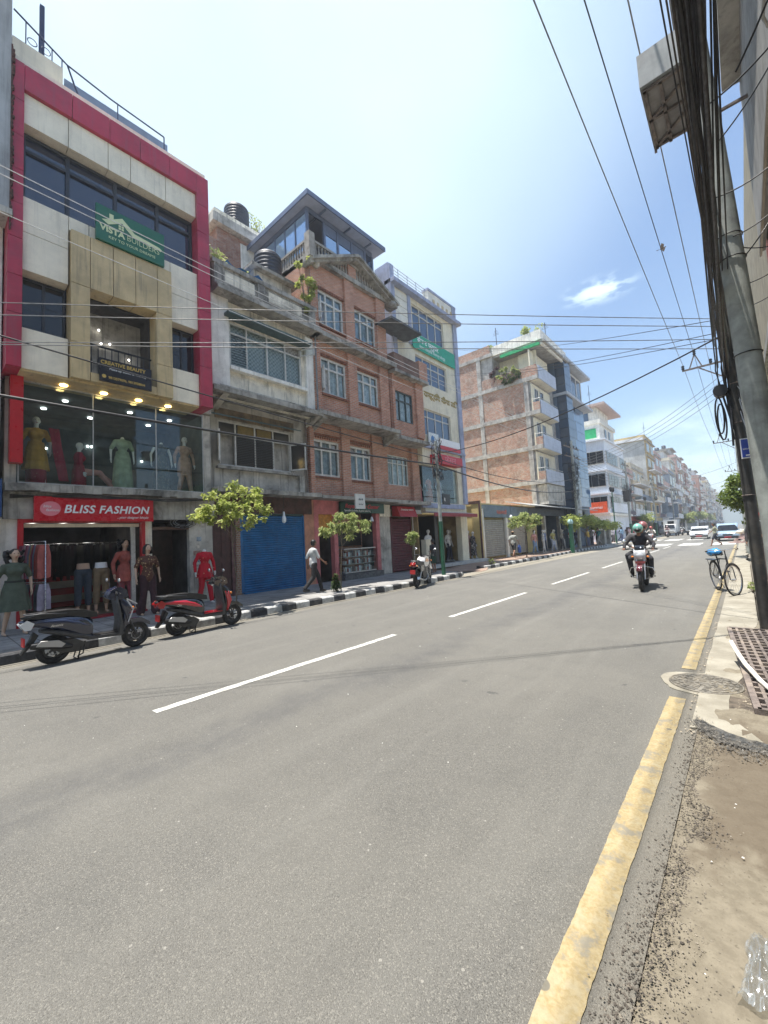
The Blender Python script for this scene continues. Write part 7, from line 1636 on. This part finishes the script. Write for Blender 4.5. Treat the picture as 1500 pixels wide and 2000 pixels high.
t = thing('bag', 'blue bag hanging beside the walker in the grey t-shirt', 'bag', (-10.95,25.5,.5)); MB().lathe([(.06,0),(.16,.08),(.17,.35),(.08,.5)], (-10.95,25.5,.42), 14, .6, 1).build('sack', cloth('blue_bag', (.04,.10,.35,1)), t); MB().tube([(-10.95,25.42,.9),(-10.95,25.5,1.02),(-10.95,25.58,.9)], .012, 5).build('handle', _M['blue_bag'], t)
figure('person', 'man in an olive shirt and dark shorts crossing the road on the zebra crossing', 'person', (-1.68,38.5,0), math.pi/2+.3, 1.68, 'walk', skin_b, cloth('olive_shirt', (.36,.36,.26,1)), cloth('navy_shorts', (.03,.035,.05,1)), None, 'short', sleeve=.6, legs='short', vox=.025)
figure('person', 'man in a black t-shirt and grey trousers standing with folded arms beyond the dark pole', 'person', (.38,14.2,.14), math.pi, 1.68, 'stand', skin_b, cloth('black_tee2', (.015,.015,.018,1)), cloth('grey_trousers', (.20,.18,.19,1)), pm('black_shoe', (0,0,0,1)), 'short', sleeve=.6, J=dict(eL=(-.26,.03,1.12), eR=(.26,.03,1.12), wL=(.05,.2,1.13), wR=(-.05,.22,1.1)))
figure('person', 'person in a red headscarf behind the man in black on the right pavement', 'person', (.28,16.5,.14), math.pi, 1.72, 'stand', skin_b, cloth('dark_top', (.05,.045,.05,1)), cloth('brown_trousers', (.1,.07,.06,1)), None, 'short', cap_=cloth('red_scarf', (.55,.06,.07,1)), vox=.025)
figure('person', 'woman in a long red dress on the far pavement by the stone pillars', 'person', (-11.2,48.3,.15), .4, 1.65, 'stand', skin_b, cloth('red_dress', (.40,.02,.06,1)), None, None, 'long', dress=_M['red_dress'], dress_z=.08, flare=.28, female=True, vox=.035, hands=False)
fp = [((-11.3,42,.15),(.05,.05,.06,1),(.55,.55,.58,1),'black'),((-11.2,51,.15),(.6,.58,.58,1),(.05,.05,.06,1),'white'),((-11.3,52.2,.15),(.55,.5,.48,1),(.06,.05,.05,1),'cream'),((-11.4,56.5,.15),(.1,.07,.08,1),(.05,.045,.06,1),'plum'),((-11.2,60,.15),(.35,.32,.33,1),(.06,.06,.08,1),'ash grey'),((-11.0,62,.15),(.5,.05,.08,1),(.05,.05,.06,1),'crimson'),((-11.4,44,.15),(.5,.45,.4,1),(.1,.1,.15,1),'beige')]
for i, (p, a, b, cn) in enumerate(fp): figure('person', 'distant pedestrian in a %s top on the far left pavement' % cn, 'person', p, random.uniform(-3,3), 1.66, 'walk' if i % 2 else 'stand', skin_b, cloth('fp_top%d' % i, a), cloth('fp_leg%d' % i, b), None, 'short', vox=.035, face=False, hands=False, sleeve=(.6,1)[i % 2])

random.seed(88)
cr = [('navy',(.03,.04,.1,1)),('mustard',(.5,.32,.05,1)),('teal',(.04,.2,.2,1)),('scarlet',(.5,.03,.03,1)),('khaki',(.3,.25,.15,1)),('lavender',(.4,.35,.5,1)),('charcoal',(.04,.04,.045,1)),('sky-blue',(.25,.4,.55,1)),('pale pink',(.55,.38,.38,1)),('brown',(.15,.08,.05,1))]
for i, (cn, cc) in enumerate(cr):
    y_ = 38.5+i*2.35
    figure('person', 'small far-off pedestrian in a %s top by the shops on the left' % cn, 'person', (-11.3+.35*(i % 3), y_, .15), random.uniform(-3, 3), 1.64+.02*(i % 4), ('walk','stand')[i % 2], skin_b, cloth('cr%d' % i, cc), cloth('crl%d' % (i % 3), ((.03,.03,.04,1),(.1,.12,.2,1),(.3,.28,.25,1))[i % 3]), None, ('short','long')[i % 2], vox=.04, face=False, hands=False, sleeve=(.6,1)[i % 2])
# ------------------------------------------------------------------ vehicles
tyre_m = pm('tyre_rubber', (.018,.018,.019,1), .8, .2, 20, obj=True, grime=.3, gcol=(.12,.11,.1,1), gscale=8); rim_m = pm('dark_alloy', (.06,.06,.06,1), .45, .1, 10, metal=.5); chrome = pm('chrome', (.75,.75,.75,1), .15, .05, 10, metal=1)
vin = pm('seat_vinyl', (.014,.014,.015,1), .45, .2, 12, obj=True); grey_pl = pm('grey_plastic', (.05,.05,.052,1), .5, .15, 12, obj=True)
lens_r = pm('red_lens', (.35,.01,.01,1), .15, .05, 10); lens_c = glassmat('lamp_lens', (.55,.57,.6,1), .08, .8); lens_o = pm('amber_lens', (.7,.2,.02,1), .2); plate_r = pm('plate_red', (.5,.02,.02,1), .5)
def paint(name, c): return pm(name, c, .14, .02, 3, coat=1, obj=True)
def L(mb, nm, mt_, t): o = link(nm, mb.mesh(nm, mt_), t); return o
def wheel(t, y, R_, w, spokes=5, x=0, z=None, rot=None, thin=False):
    z = R_ if z is None else z
    o = link('wheel', MB().torus((0,0,0), R_-w*.5, w*.5, 'X', 30, 10).mesh('tyre', tyre_m), t); o.location = (x,y,z)
    mb = MB().torus((0,0,0), R_-w*1.05, w*.22, 'X', 28, 8)
    mb.cyl((-w*.35,0,0),(w*.35,0,0),R_*.16,n=12)
    for k in range(spokes):
        a = 2*math.pi*k/spokes; mb.bar((0,math.cos(a)*R_*.12,math.sin(a)*R_*.12),(0,math.cos(a)*(R_-w),math.sin(a)*(R_-w)), w*(.1 if thin else .32), w*(.1 if thin else .28), up=(1,0,0))
    r_ = link('rim', mb.mesh('rim', chrome if thin else rim_m), o)
    d = link('brake_disc', MB().torus((w*.42,0,0), R_*.34, .006, 'X', 20, 4).mesh('brake_disc', steel), o)
    if rot: o.rotation_euler = (0,0,rot)
    return o
def mirror(t, x, y, z, s_):
    L(MB().tube([(x,y,z),(x+s_*.05,y+.03,z+.13),(x+s_*.10,y+.0,z+.18)], .006, 6), 'mirror_stalk', black, t)
    L(MB().ell((x+s_*.13,y-.0,z+.20),(.06,.018,.038),14,8), 'mirror', chrome, t)
shield = pm('shield_silver', (.42,.42,.42,1), .4, .02, 3, metal=.6, obj=True)
def scooter(label, loc, rz, body, accent, loc_lamp=True, tail=lens_r, text_=None):
    t = thing('scooter', label, 'scooter', loc); WB = 1.22
    wheel(t, 0, .235, .095, 5); wheel(t, WB, .235, .085, 5)
    # rear body shell with its crease lines
    L(MB().loft([(-.44,.735,.02,.012),(-.40,.73,.06,.035),(-.28,.71,.11,.065),(-.08,.675,.155,.10),(.12,.635,.172,.135),(.30,.575,.172,.175),(.44,.515,.15,.20),(.52,.48,.11,.17)], 18), 'rear_body', body, t)
    L(MB().loft([(-.32,.70,.110,.028),(-.10,.69,.166,.06),(.12,.655,.182,.085),(.30,.60,.182,.085),(.45,.54,.155,.03)], 18), 'side_panel', accent, t)
    L(MB().loft([(-.18,.56,.10,.03),(.05,.50,.14,.05),(.28,.42,.15,.06),(.50,.34,.15,.05)], 14), 'lower_panel', grey_pl, t)
    L(MB().puff([(-.40,.775),(-.10,.835),(.20,.83),(.38,.80),(.56,.74),(.58,.69),(.44,.705),(.2,.77),(-.2,.785)], .25, .3), 'seat', vin, t)
    L(MB().tube([(-.12,-.18+.33,.80),(-.12,-.16,.835),(-.11,-.36,.84),(.11,-.36,.84),(.12,-.16,.835),(.12,.15,.80)], .013, 7), 'grab_rail', grey_pl, t)
    L(MB().puff([(.44,.30),(.95,.27),(1.0,.31),(.98,.34),(.50,.36),(.44,.38)], .30, .14), 'floorboard', grey_pl, t)
    L(MB().box(-.12,.12,.55,.92,.345,.36), 'foot_mat', vin, t)
    L(MB().puff([(.88,.30),(.97,.29),(1.0,.42),(.965,.62),(.93,.84),(.90,.98),(.85,.98),(.875,.80),(.91,.55)], .34, .3), 'leg_shield', grey_pl, t)
    L(MB().loft([(.93,.86,.11,.12),(1.0,.78,.165,.17),(1.06,.74,.16,.14),(1.13,.745,.12,.085),(1.20,.75,.05,.035)], 18).puff([(.975,.34),(1.03,.42),(1.09,.60),(1.05,.70),(.98,.70)], .30, .4), 'front_apron', body, t)
    for s_ in (-1,1): L(MB().add([(s_*.185,1.0,.86),(s_*.185,1.17,.73),(s_*.178,1.06,.60),(s_*.176,1.05,.63),(s_*.183,1.13,.73),(s_*.187,.99,.83)], [(0,1,2,3,4,5)]).mesh and MB().bar((s_*.175,.97,.80),(s_*.165,1.06,.50),.012,.03), 'apron_stripe', accent, t)
    L(MB().puff([(1.0,.42),(1.10,.52),(1.30,.52),(1.44,.42),(1.46,.38),(1.28,.47),(1.12,.46)], .13, .2), 'front_fender', body if accent is not lens_r else accent, t)
    for s_ in (-1,1): L(MB().tube([(s_*.06,1.06,.62),(s_*.065,WB,.235)], .018, 8), 'fork', grey_pl, t)
    L(MB().puff([(.76,.98),(.82,1.08),(.93,1.12),(1.02,1.05),(1.04,.98),(.94,.94),(.84,.94)], .26, .3), 'handlebar_cover', body, t)
    L(MB().ell((0,1.015,1.01),(.095,.045,.05),14,8), 'headlight', lens_c, t)
    L(MB().tube([(-.34,.80,1.03),(-.2,.85,1.06),(0,.88,1.06),(.2,.85,1.06),(.34,.80,1.03)], .014, 7), 'handlebar', black, t)
    for s_ in (-1,1):
        L(MB().cyl((s_*.35,.795,1.03),(s_*.24,.84,1.05),.020,n=10), 'grip', vin, t); L(MB().tube([(s_*.30,.86,1.05),(s_*.36,.86,1.04)], .007, 5), 'lever', chrome, t); mirror(t, s_*.18, .85, 1.07, s_)
        L(MB().ell((s_*.12,1.13,.74),(.04,.03,.03),10,6), 'indicator', lens_o, t)
    L(MB().puff([(-.43,.70),(-.36,.755),(-.28,.70),(-.32,.62),(-.38,.62)], .26, .2), 'tail_light', tail, t)
    L(MB().puff([(-.26,.56),(-.33,.40),(-.42,.24),(-.40,.23),(-.28,.36),(-.20,.50)], .15, .05), 'mudguard', black, t); L(MB().bar((-.09,-.385,.42),(.09,-.385,.42),.02,.13), 'number_plate', plate_r, t)
    L(MB().tube([(.15,-.32,.36),(.15,-.22,.35),(.15,.08,.30),(.14,.22,.25)], [.045,.06,.06,.02], 14), 'exhaust', black, t); L(MB().puff([(-.26,.36),(-.20,.41),(.02,.385),(.10,.32),(.06,.29),(-.1,.33)], .03, .2, cx=.205), 'heat_shield', shield, t)
    L(MB().puff([(-.05,.28),(.0,.36),(.28,.34),(.40,.26),(.34,.18),(.08,.18)], .22, .2), 'engine_case', rim_m, t)
    L(MB().tube([(-.10,.46,.26),(-.14,.44,.05),(-.16,.36,.012)], .012, 6), 'side_stand', black, t); L(MB().tube([(-.1,.35,.22),(-.12,.3,.02),(.12,.3,.02),(.1,.35,.22)], .011, 6), 'centre_stand', black, t)
    if text_: o = text('lettering', text_, .06, (0,0,0), chrome, None, depth=.002, shear=.3); o.parent = t; o.location = (.187,-.08,.615)
    t.rotation_euler = (0,0,rz); t.scale = (.94,.94,.94); return t
navy = paint('midnight_blue', (.008,.012,.035,1)); redp = paint('scooter_red', (.45,.008,.02,1)); blk = paint('gloss_black', (.008,.008,.009,1)); silv = paint('silver_paint', (.45,.46,.48,1))
s1 = scooter('midnight-blue scooter parked at the kerb in front of the fashion shop', (-8.15,1.42,0), .04, navy, navy, tail=lens_c, text_='Avenis')
for s_ in (-1,1): L(MB().bar((s_*.186,1.02,.90),(s_*.19,1.12,.72),.008,.022).bar((s_*.19,1.12,.72),(s_*.178,1.04,.50),.008,.018).bar((s_*.18,1.02,.92),(s_*.15,1.20,.80),.008,.022), 'silver_stripe', silv, s1)
s2 = scooter('red and black scooter parked at the kerb beside the green street tree', (-8.40,3.36,0), .03, blk, redp, text_='Dio')
L(MB().puff([(1.00,.36),(1.06,.44),(1.13,.60),(1.05,.80),(1.0,.70),(1.02,.52)], .385, .2), 'red_apron', redp, s2); L(MB().bar((-.0,.50,.375),(0,.92,.375),.31,.012), 'red_floor_edge', redp, s2)
def motorcycle(label, loc, rz, col, lean=0, rear=None, fairing=False, group=None, turn=0, guard=False):
    t = thing('motorcycle', label, 'motorcycle', loc, group); WB = 1.32
    wheel(t, 0, .30, .11, 6); wheel(t, WB, .30, .09, 6, rot=turn)
    L(MB().puff([(.42,.78),(.50,.92),(.70,.98),(.88,.93),(.95,.80),(.80,.74),(.55,.72)], .27, .4), 'fuel_tank', col, t)
    L(MB().puff([(-.34,.86),(-.28,.93),(.05,.86),(.40,.83),(.48,.76),(.30,.73),(0,.76),(-.2,.82)], .24, .3), 'seat', vin, t)
    L(MB().puff([(-.40,.84),(-.34,.89),(.02,.78),(.10,.66),(-.05,.68),(-.3,.78)], .20, .25), 'tail_cowl', rear or col, t); L(MB().puff([(.05,.72),(.38,.74),(.42,.60),(.22,.54),(.06,.60)], .25, .2), 'side_panel', rear or col, t)
    L(MB().puff([(.40,.30),(.36,.46),(.48,.62),(.72,.66),(.86,.54),(.84,.34),(.66,.26)], .24, .3), 'engine', rim_m, t)
    for k in range(5): L(MB().box(-.13,.13,.62,.80,.48+k*.035,.49+k*.035), 'cooling_fin', steel, t)
    for p_ in ([(0,.40,.74),(0,.62,.70),(0,.92,.86)],[(0,.95,.86),(0,.90,.50),(0,.62,.26),(0,.36,.28)],[(.07,.36,.36),(.07,.02,.30)],[(-.07,.36,.36),(-.07,.02,.30)]): L(MB().tube(p_, .022, 8), 'frame_tube', black, t)
    for s_ in (-1,1):
        L(MB().tube([(s_*.09,1.02,.98),(s_*.085,WB,.30)], [.024,.02], 8), 'fork', steel, t); L(MB().tube([(s_*.11,.22,.68),(s_*.10,.02,.32)], .026, 8), 'shock_absorber', steel, t); mirror(t, s_*.22, .93, 1.07, s_)
        L(MB().cyl((s_*.38,.82,1.04),(s_*.25,.90,1.06),.019,n=10), 'grip', vin, t); L(MB().cyl((s_*.12,.42,.30),(s_*.26,.42,.30),.014,n=8), 'foot_peg', black, t)
        L(MB().ell((s_*.17,1.08,.86),(.035,.03,.025),10,6), 'indicator', lens_o, t); L(MB().ell((s_*.12,-.36,.76),(.03,.025,.025),8,6), 'indicator', lens_o, t)
    L(MB().tube([(-.38,.82,1.04),(-.22,.92,1.06),(0,.96,1.02),(.22,.92,1.06),(.38,.82,1.04)], .013, 7), 'handlebar', black, t)
    L(MB().puff([(.98,.80),(1.0,.98),(1.08,1.04),(1.16,.96),(1.14,.82),(1.06,.76)], .26, .3), 'headlight_cowl', silv if fairing else black, t); L(MB().ell((0,1.145,.90),(.095,.035,.065),16,10), 'headlight', lens_c, t)
    if fairing: L(MB().puff([(1.02,1.02),(.98,1.14),(1.01,1.15),(1.10,1.04)], .22, .1), 'windscreen', black_glass, t)
    L(MB().box(-.11,.11,1.17,1.18,.69,.75), 'number_plate', pm('plate_dull', (.25,.05,.05,1), .5), t)
    L(MB().puff([(1.08,.60),(1.22,.68),(1.42,.66),(1.60,.54),(1.58,.52),(1.40,.62),(1.22,.63)], .12, .15), 'front_fender', col, t)
    L(MB().puff([(-.20,.70),(-.42,.50),(-.46,.36),(-.43,.36),(-.36,.50),(-.14,.66)], .15, .1), 'rear_mudguard', black, t); L(MB().puff([(-.44,.80),(-.38,.86),(-.33,.80),(-.38,.74)], .17, .2), 'tail_light', lens_r, t); L(MB().bar((-.09,-.45,.56),(.09,-.45,.56),.02,.13), 'number_plate', plate_r, t)
    L(MB().tube([(.12,.78,.50),(.14,.82,.30),(.15,.50,.22),(.16,.10,.26),(.165,-.32,.36)], [.02,.02,.025,.045,.05], 12), 'exhaust', steel, t)
    if guard: L(MB().tube([(0,.92,.62),(-.24,.90,.56),(-.29,.88,.44),(-.22,.86,.30),(0,.84,.26),(.22,.86,.30),(.29,.88,.44),(.24,.90,.56),(0,.92,.62)], .014, 7), 'crash_guard', chrome, t)
    else: L(MB().tube([(-.1,.40,.26),(-.2,.36,.02)], .013, 6), 'side_stand', black, t)
    t.rotation_euler = (0,lean,rz); return t
motorcycle('white and orange motorcycle parked at the kerb by the green-footed pole, seen from behind', (-8.42,11.1,0), .32, paint('bike_white', (.55,.55,.56,1)), .06, blk)
L_ = [o for o in bpy.data.objects if o.name.startswith('motorcycle') and o.parent is None][-1]; L(MB().puff([(.52,.86),(.60,.94),(.80,.93),(.86,.84)], .285, .3), 'orange_flash', paint('bike_orange', (.6,.16,.03,1)), L_)
dark_red = paint('bike_maroon', (.10,.008,.012,1))
motorcycle('dark red motorcycle coming down the road with two people on it', (-2.20,13.5,0), math.pi+.08, dark_red, 0, None, True, guard=True)
rj = cloth('black_jacket', (.018,.018,.022,1)); gj = cloth('grey_jacket', (.09,.085,.09,1)); dj = cloth('dark_jeans', (.025,.025,.03,1))
figure('person', 'rider in a dark jacket and mint-green helmet on the dark red motorcycle', 'person', (-2.22,13.22,.83), math.pi+.08, 1.72, 'ride', skin_b, rj, dj, pm('black_shoe', (0,0,0,1)), helmet=pm('mint_helmet', (.20,.44,.37,1), .3, .03, 4, coat=.5), cap_=None)
figure('person', 'passenger in a grey jacket and dark red helmet behind the mint-helmeted rider', 'person', (-2.30,13.62,.90), math.pi+.0, 1.68, 'pillion', skin_b, gj, dj, pm('black_shoe', (0,0,0,1)), helmet=pm('rose_helmet', (.28,.10,.10,1), .3, .03, 4, coat=.5), J=dict(hd=(-.14,.12,.74), nk=(-.08,.12,.58)))
for i, (x_, y_, cn, c1, c2, lb) in enumerate(((-6.5,45,'red',(.55,.06,.05,1),(.5,.48,.42,1),'second motorcycle following in the far lane'),(-8.8,75,'pink',(.5,.3,.3,1),(.5,.35,.33,1),'third motorcycle, small, near the left kerb'),(-8.2,88,'white',(.6,.6,.6,1),(.7,.7,.7,1),'white scooter before the white van'))):
    m_o = motorcycle(lb, (x_,y_,0), math.pi, paint('mc%d' % i, c1), 0, None, True)
    figure('person', 'rider in a %s top on the %s' % (('beige','rosy','white')[i], ('second motorcycle','third motorcycle','small white scooter')[i]), 'person', (x_,y_-.3,.83), math.pi, 1.7, 'ride', skin_b, cloth('mcr%d' % i, c2), dj, None, helmet=pm('mch%d' % i, ((.5,.1,.08,1),(.4,.3,.3,1),(.1,.1,.1,1))[i], .3), vox=.035, hands=False)
# bicycle
t = thing('bicycle', 'old black bicycle with a blue plastic bag tied over its saddle, standing on the verge', 'bicycle', (-.62,12.95,0)); bk = pm('bicycle_black', (.02,.02,.022,1), .4, .2, 10)
def bwheel(t, y, z, R_, rot=0):
    o = link('wheel', MB().torus((0,0,0), R_, .017, 'X', 40, 8).mesh('tyre', tyre_m), t); o.location = (0,y,z); o.rotation_euler = (0,0,rot)
    mb = MB().torus((0,0,0), R_-.022, .010, 'X', 40, 6).cyl((-.04,0,0),(.04,0,0),.02,n=10)
    for k in range(28): a = 2*math.pi*k/28; mb.tube([((-.025 if k % 2 else .025),math.cos(a+.3)*.018,math.sin(a+.3)*.018),(0,math.cos(a)*(R_-.02),math.sin(a)*(R_-.02))], .0016, 3, caps=False)
    link('rim', mb.mesh('rim', steel), o); return o
bwheel(t, 0, .35, .335); bwheel(t, 1.08, .35, .335, -.75)
for nm, p_, r in (('seat_tube',[(0,.42,.30),(0,.28,.84)],.016),('top_tube',[(0,.30,.78),(0,.88,.80)],.015),('down_tube',[(0,.42,.30),(0,.90,.72)],.017),('head_tube',[(0,.87,.86),(0,.92,.66)],.020),('chain_stay',[(.05,.42,.30),(.05,0,.35)],.009),('chain_stay',[(-.05,.42,.30),(-.05,0,.35)],.009),('seat_stay',[(.04,.31,.76),(.05,0,.35)],.008),('seat_stay',[(-.04,.31,.76),(-.05,0,.35)],.008),('fork',[(.0,.92,.68),(.06,.99,.62),(.05,1.08,.35)],.011),('fork',[(.0,.92,.68),(-.06,.96,.60),(-.05,1.06,.35)],.011),('stem',[(0,.87,.86),(0,.85,1.0)],.012)): L(MB().tube(p_, r, 8), nm, bk, t)
L(MB().tube([(-.29,.68,.99),(-.24,.80,1.02),(-.06,.86,1.0),(.06,.86,1.0),(.24,.80,1.02),(.29,.68,.99)], .011, 7), 'handlebar', chrome, t)
for s_ in (-1,1): L(MB().cyl((s_*.29,.64,.985),(s_*.285,.73,1.0),.017,n=8), 'grip', vin, t)
L(MB().torus((.06,.42,.30), .09, .008, 'X', 24, 5).cyl((.05,.42,.30),(.07,.42,.30),.03,n=10), 'chain_ring', steel, t); L(MB().bar((.09,.42,.30),(.09,.50,.14),.012).bar((-.09,.42,.30),(-.09,.34,.46),.012), 'crank', steel, t)
L(MB().box(.09,.18,.46,.54,.125,.145), 'pedal', vin, t); L(MB().box(-.18,-.09,.30,.38,.45,.47), 'pedal', vin, t)
for y_, z_, a0, a1 in ((0,.35,.9,3.4),(1.08,.35,.6,2.6)): o = L(MB().torus((0,0,0), .365, .014, 'X', 20, 5, a0, a1), 'mudguard', bk, t); o.location = (0,y_,z_); o.rotation_euler = (0,0,-.75 if y_ else 0)
L(MB().box(-.07,.07,-.32,.22,.73,.745), 'luggage_rack', bk, t); L(MB().tube([(-.06,-.2,.73),(-.05,0,.35)], .006, 5), 'rack_stay', bk, t); L(MB().tube([(.06,-.2,.73),(.05,0,.35)], .006, 5), 'rack_stay', bk, t)
L(MB().puff([(.10,.86),(.14,.92),(.36,.91),(.42,.88),(.30,.85)], .2, .3), 'saddle', vin, t)
random.seed(5); mb = MB().ell((0,.20,.93), (.15,.23,.085), 22, 14); mb.v = [(a+.02*mn.noise(V((a*12,b*12,c_*12))), b+.02*mn.noise(V((a*9,b*9,c_*9+4))), c_+.025*mn.noise(V((a*15,b*13,c_*12+9)))) for a, b, c_ in mb.v]; L(mb, 'saddle_bag', pm('blue_film', (.05,.28,.62,1), .25, .25, 10, obj=True), t)
L(MB().tube([(.0,.02,.35),(-.16,-.08,.02)], .009, 6), 'kick_stand', steel, t)
t.rotation_euler = (0,.06,math.pi+.33)
# cars, van, pickup in the distance
def car(label, loc, rz, col, h=1.5, name='car', cat='car', L_c=4.1):
    t = thing(name, label, cat, loc); W_ = 1.68; f = L_c/4.1
    L(MB().puff([(-2.0*f,.35),(-2.02*f,.75),(-1.9*f,.95),(-1.0*f,1.0),(.9*f,.95),(1.85*f,.80),(2.02*f,.62),(2.0*f,.32),(1.7*f,.24),(-1.8*f,.24)], W_, .12), 'body', col, t)
    L(MB().puff([(-1.75*f,.94),(-1.45*f,h-.06),(-1.0*f,h),(.25*f,h-.02),(.50*f,h-.1),(1.05*f,.92)], W_-.16, .14), 'cabin', col, t)
    gl = black_glass
    L(MB().add([(-.66,.47*f+.10,h-.16),(.66,.47*f+.10,h-.16),(.74,1.02*f+.06,.96),(-.74,1.02*f+.06,.96)], [(0,1,2,3)]), 'windscreen', gl, t); L(MB().add([(-.64,-1.50*f-.05,h-.14),(.64,-1.50*f-.05,h-.14),(.7,-1.78*f-.05,.98),(-.7,-1.78*f-.05,.98)], [(3,2,1,0)]), 'rear_window', gl, t)
    for s_ in (-1,1):
        L(MB().add([(s_*.775,-1.35*f,h-.16),(s_*.775,.30*f,h-.14),(s_*.79,.80*f,.98),(s_*.79,-1.55*f,.98)], [(0,1,2,3)]), 'side_window', gl, t)
        for y_ in (-1.25*f, 1.25*f): wheel(t, y_, .30, .17, 5, x=s_*(W_/2-.09))
        L(MB().ell((s_*.60,1.95*f,.68),(.19,.08,.09),12,8), 'headlight', lens_c, t); L(MB().ell((s_*.66,-1.98*f,.80),(.13,.05,.10),10,6), 'tail_light', lens_r, t); L(MB().ell((s_*.92,.62*f,1.0),(.09,.05,.06),10,6), 'wing_mirror', col, t)
    L(MB().box(-.36,.36,1.985*f,2.03*f,.50,.66), 'grille', black, t); L(MB().box(-.8,.8,1.98*f,2.06*f,.28,.42), 'bumper', black, t); L(MB().box(-.25,.25,2.06*f,2.07*f,.32,.42), 'number_plate', plate_r, t)
    t.rotation_euler = (0,0,rz); return t
car('white saloon car facing the camera beyond the zebra crossing', (-3.95,60,0), math.pi, paint('car_white', (.7,.71,.72,1)), 1.45)
car('pale blue car facing the camera on the right beyond the zebra crossing', (-1.25,51,0), math.pi, paint('car_blue', (.30,.40,.50,1)), 1.62)
def boxvan(label, loc, rz, openb):
    t = thing('van' if not openb else 'pickup_truck', label, 'van' if not openb else 'truck', loc); wc = pm('van_white', (.62,.63,.62,1), .5, .06, 3, grime=.2)
    L(MB().puff([(1.2,.5),(2.2,.5),(2.3,.9),(2.1,1.35),(1.85,1.95),(1.2,2.0)], 1.6, .08), 'cab', wc, t); L(MB().add([(-.66,2.06,1.88),(.66,2.06,1.88),(.7,2.26,1.34),(-.7,2.26,1.34)], [(0,1,2,3)]), 'windscreen', black_glass, t)
    if openb:
        L(MB().box(-.85,.85,-2.2,1.15,.75,.85), 'load_bed', wc, t); [L(MB().box(s_*.85-.03,s_*.85+.03,-2.2,1.15,.85,1.35), 'side_board', wc, t) for s_ in (-1,1)]
        for x_ in (-.8,.8):
            for y_ in (-2.1,1.05): L(MB().bar((x_,y_,.8),(x_,y_,2.5),.06), 'hoop_post', wc, t)
        L(MB().box(-.9,.9,-2.2,1.15,2.5,2.58), 'canopy', pm('dark_canvas', (.08,.07,.06,1), .8), t)
    else:
        L(MB().box(-.95,.95,-2.2,1.15,.7,2.7), 'cargo_box', wc, t); L(MB().box(-.55,.35,1.15,1.19,.9,2.5), 'dark_opening', black_glass, t)
    for s_ in (-1,1):
        for y_ in (-1.4,1.6): wheel(t, y_, .32, .2, 5, x=s_*.72)
        L(MB().ell((s_*.6,2.27,.72),(.12,.06,.08),10,6), 'headlight', lens_c, t)
    t.rotation_euler = (0,0,rz)
boxvan('white box van facing the camera near the left kerb in the distance', (-9.3,84,0), math.pi, False); boxvan('second white box van just left of the first in the distance', (-11.0,90,0), math.pi+.1, False)
boxvan('open-backed pickup with a dark canvas hood in the distance', (-6.6,86,0), .05, True)
# heap of sacks beside the road
t = thing('sack_heap', 'pinkish rubble heap under cream sacks at the road edge by the pale blue car', 'heap', (-.25,44,0)); mb = MB(); random.seed(3)
for i in range(60): a = random.gauss(0,.42); b_ = random.gauss(0,.5); r = math.hypot(a,b_); mb.box(-.25+a,-.25+a+.22,44+b_,44+b_+.11,max(0,.7-r)+0,max(0,.7-r)+.09)
mb.build('brick_rubble', fcol['pink'], t, kind='stuff')
for i in range(4): MB().ell((-.35+i*.22,43.9+.1*i,.85+.1*(i%2)),(.28,.22,.14),12,8).build('sack', fcol['cream'], t)
# ------------------------------------------------------------------ air
hz = newmat('air'); q = NT(hz); q.n.remove(q.bs); pv = q.new('ShaderNodeVolumePrincipled'); pv.inputs['Color'].default_value = (.86,.92,1.0,1); pv.inputs['Density'].default_value = .0013; pv.inputs['Anisotropy'].default_value = .3
q.l(pv.outputs[0], q.n['Material Output'].inputs['Volume'])
h_ = MB().box(-330, 330, -70, 1160, -1.12, 52).build('haze', hz); h_['kind'] = 'stuff'; h_['label'] = 'thin pale haze that fades the far end of the street'; h_['category'] = 'haze'
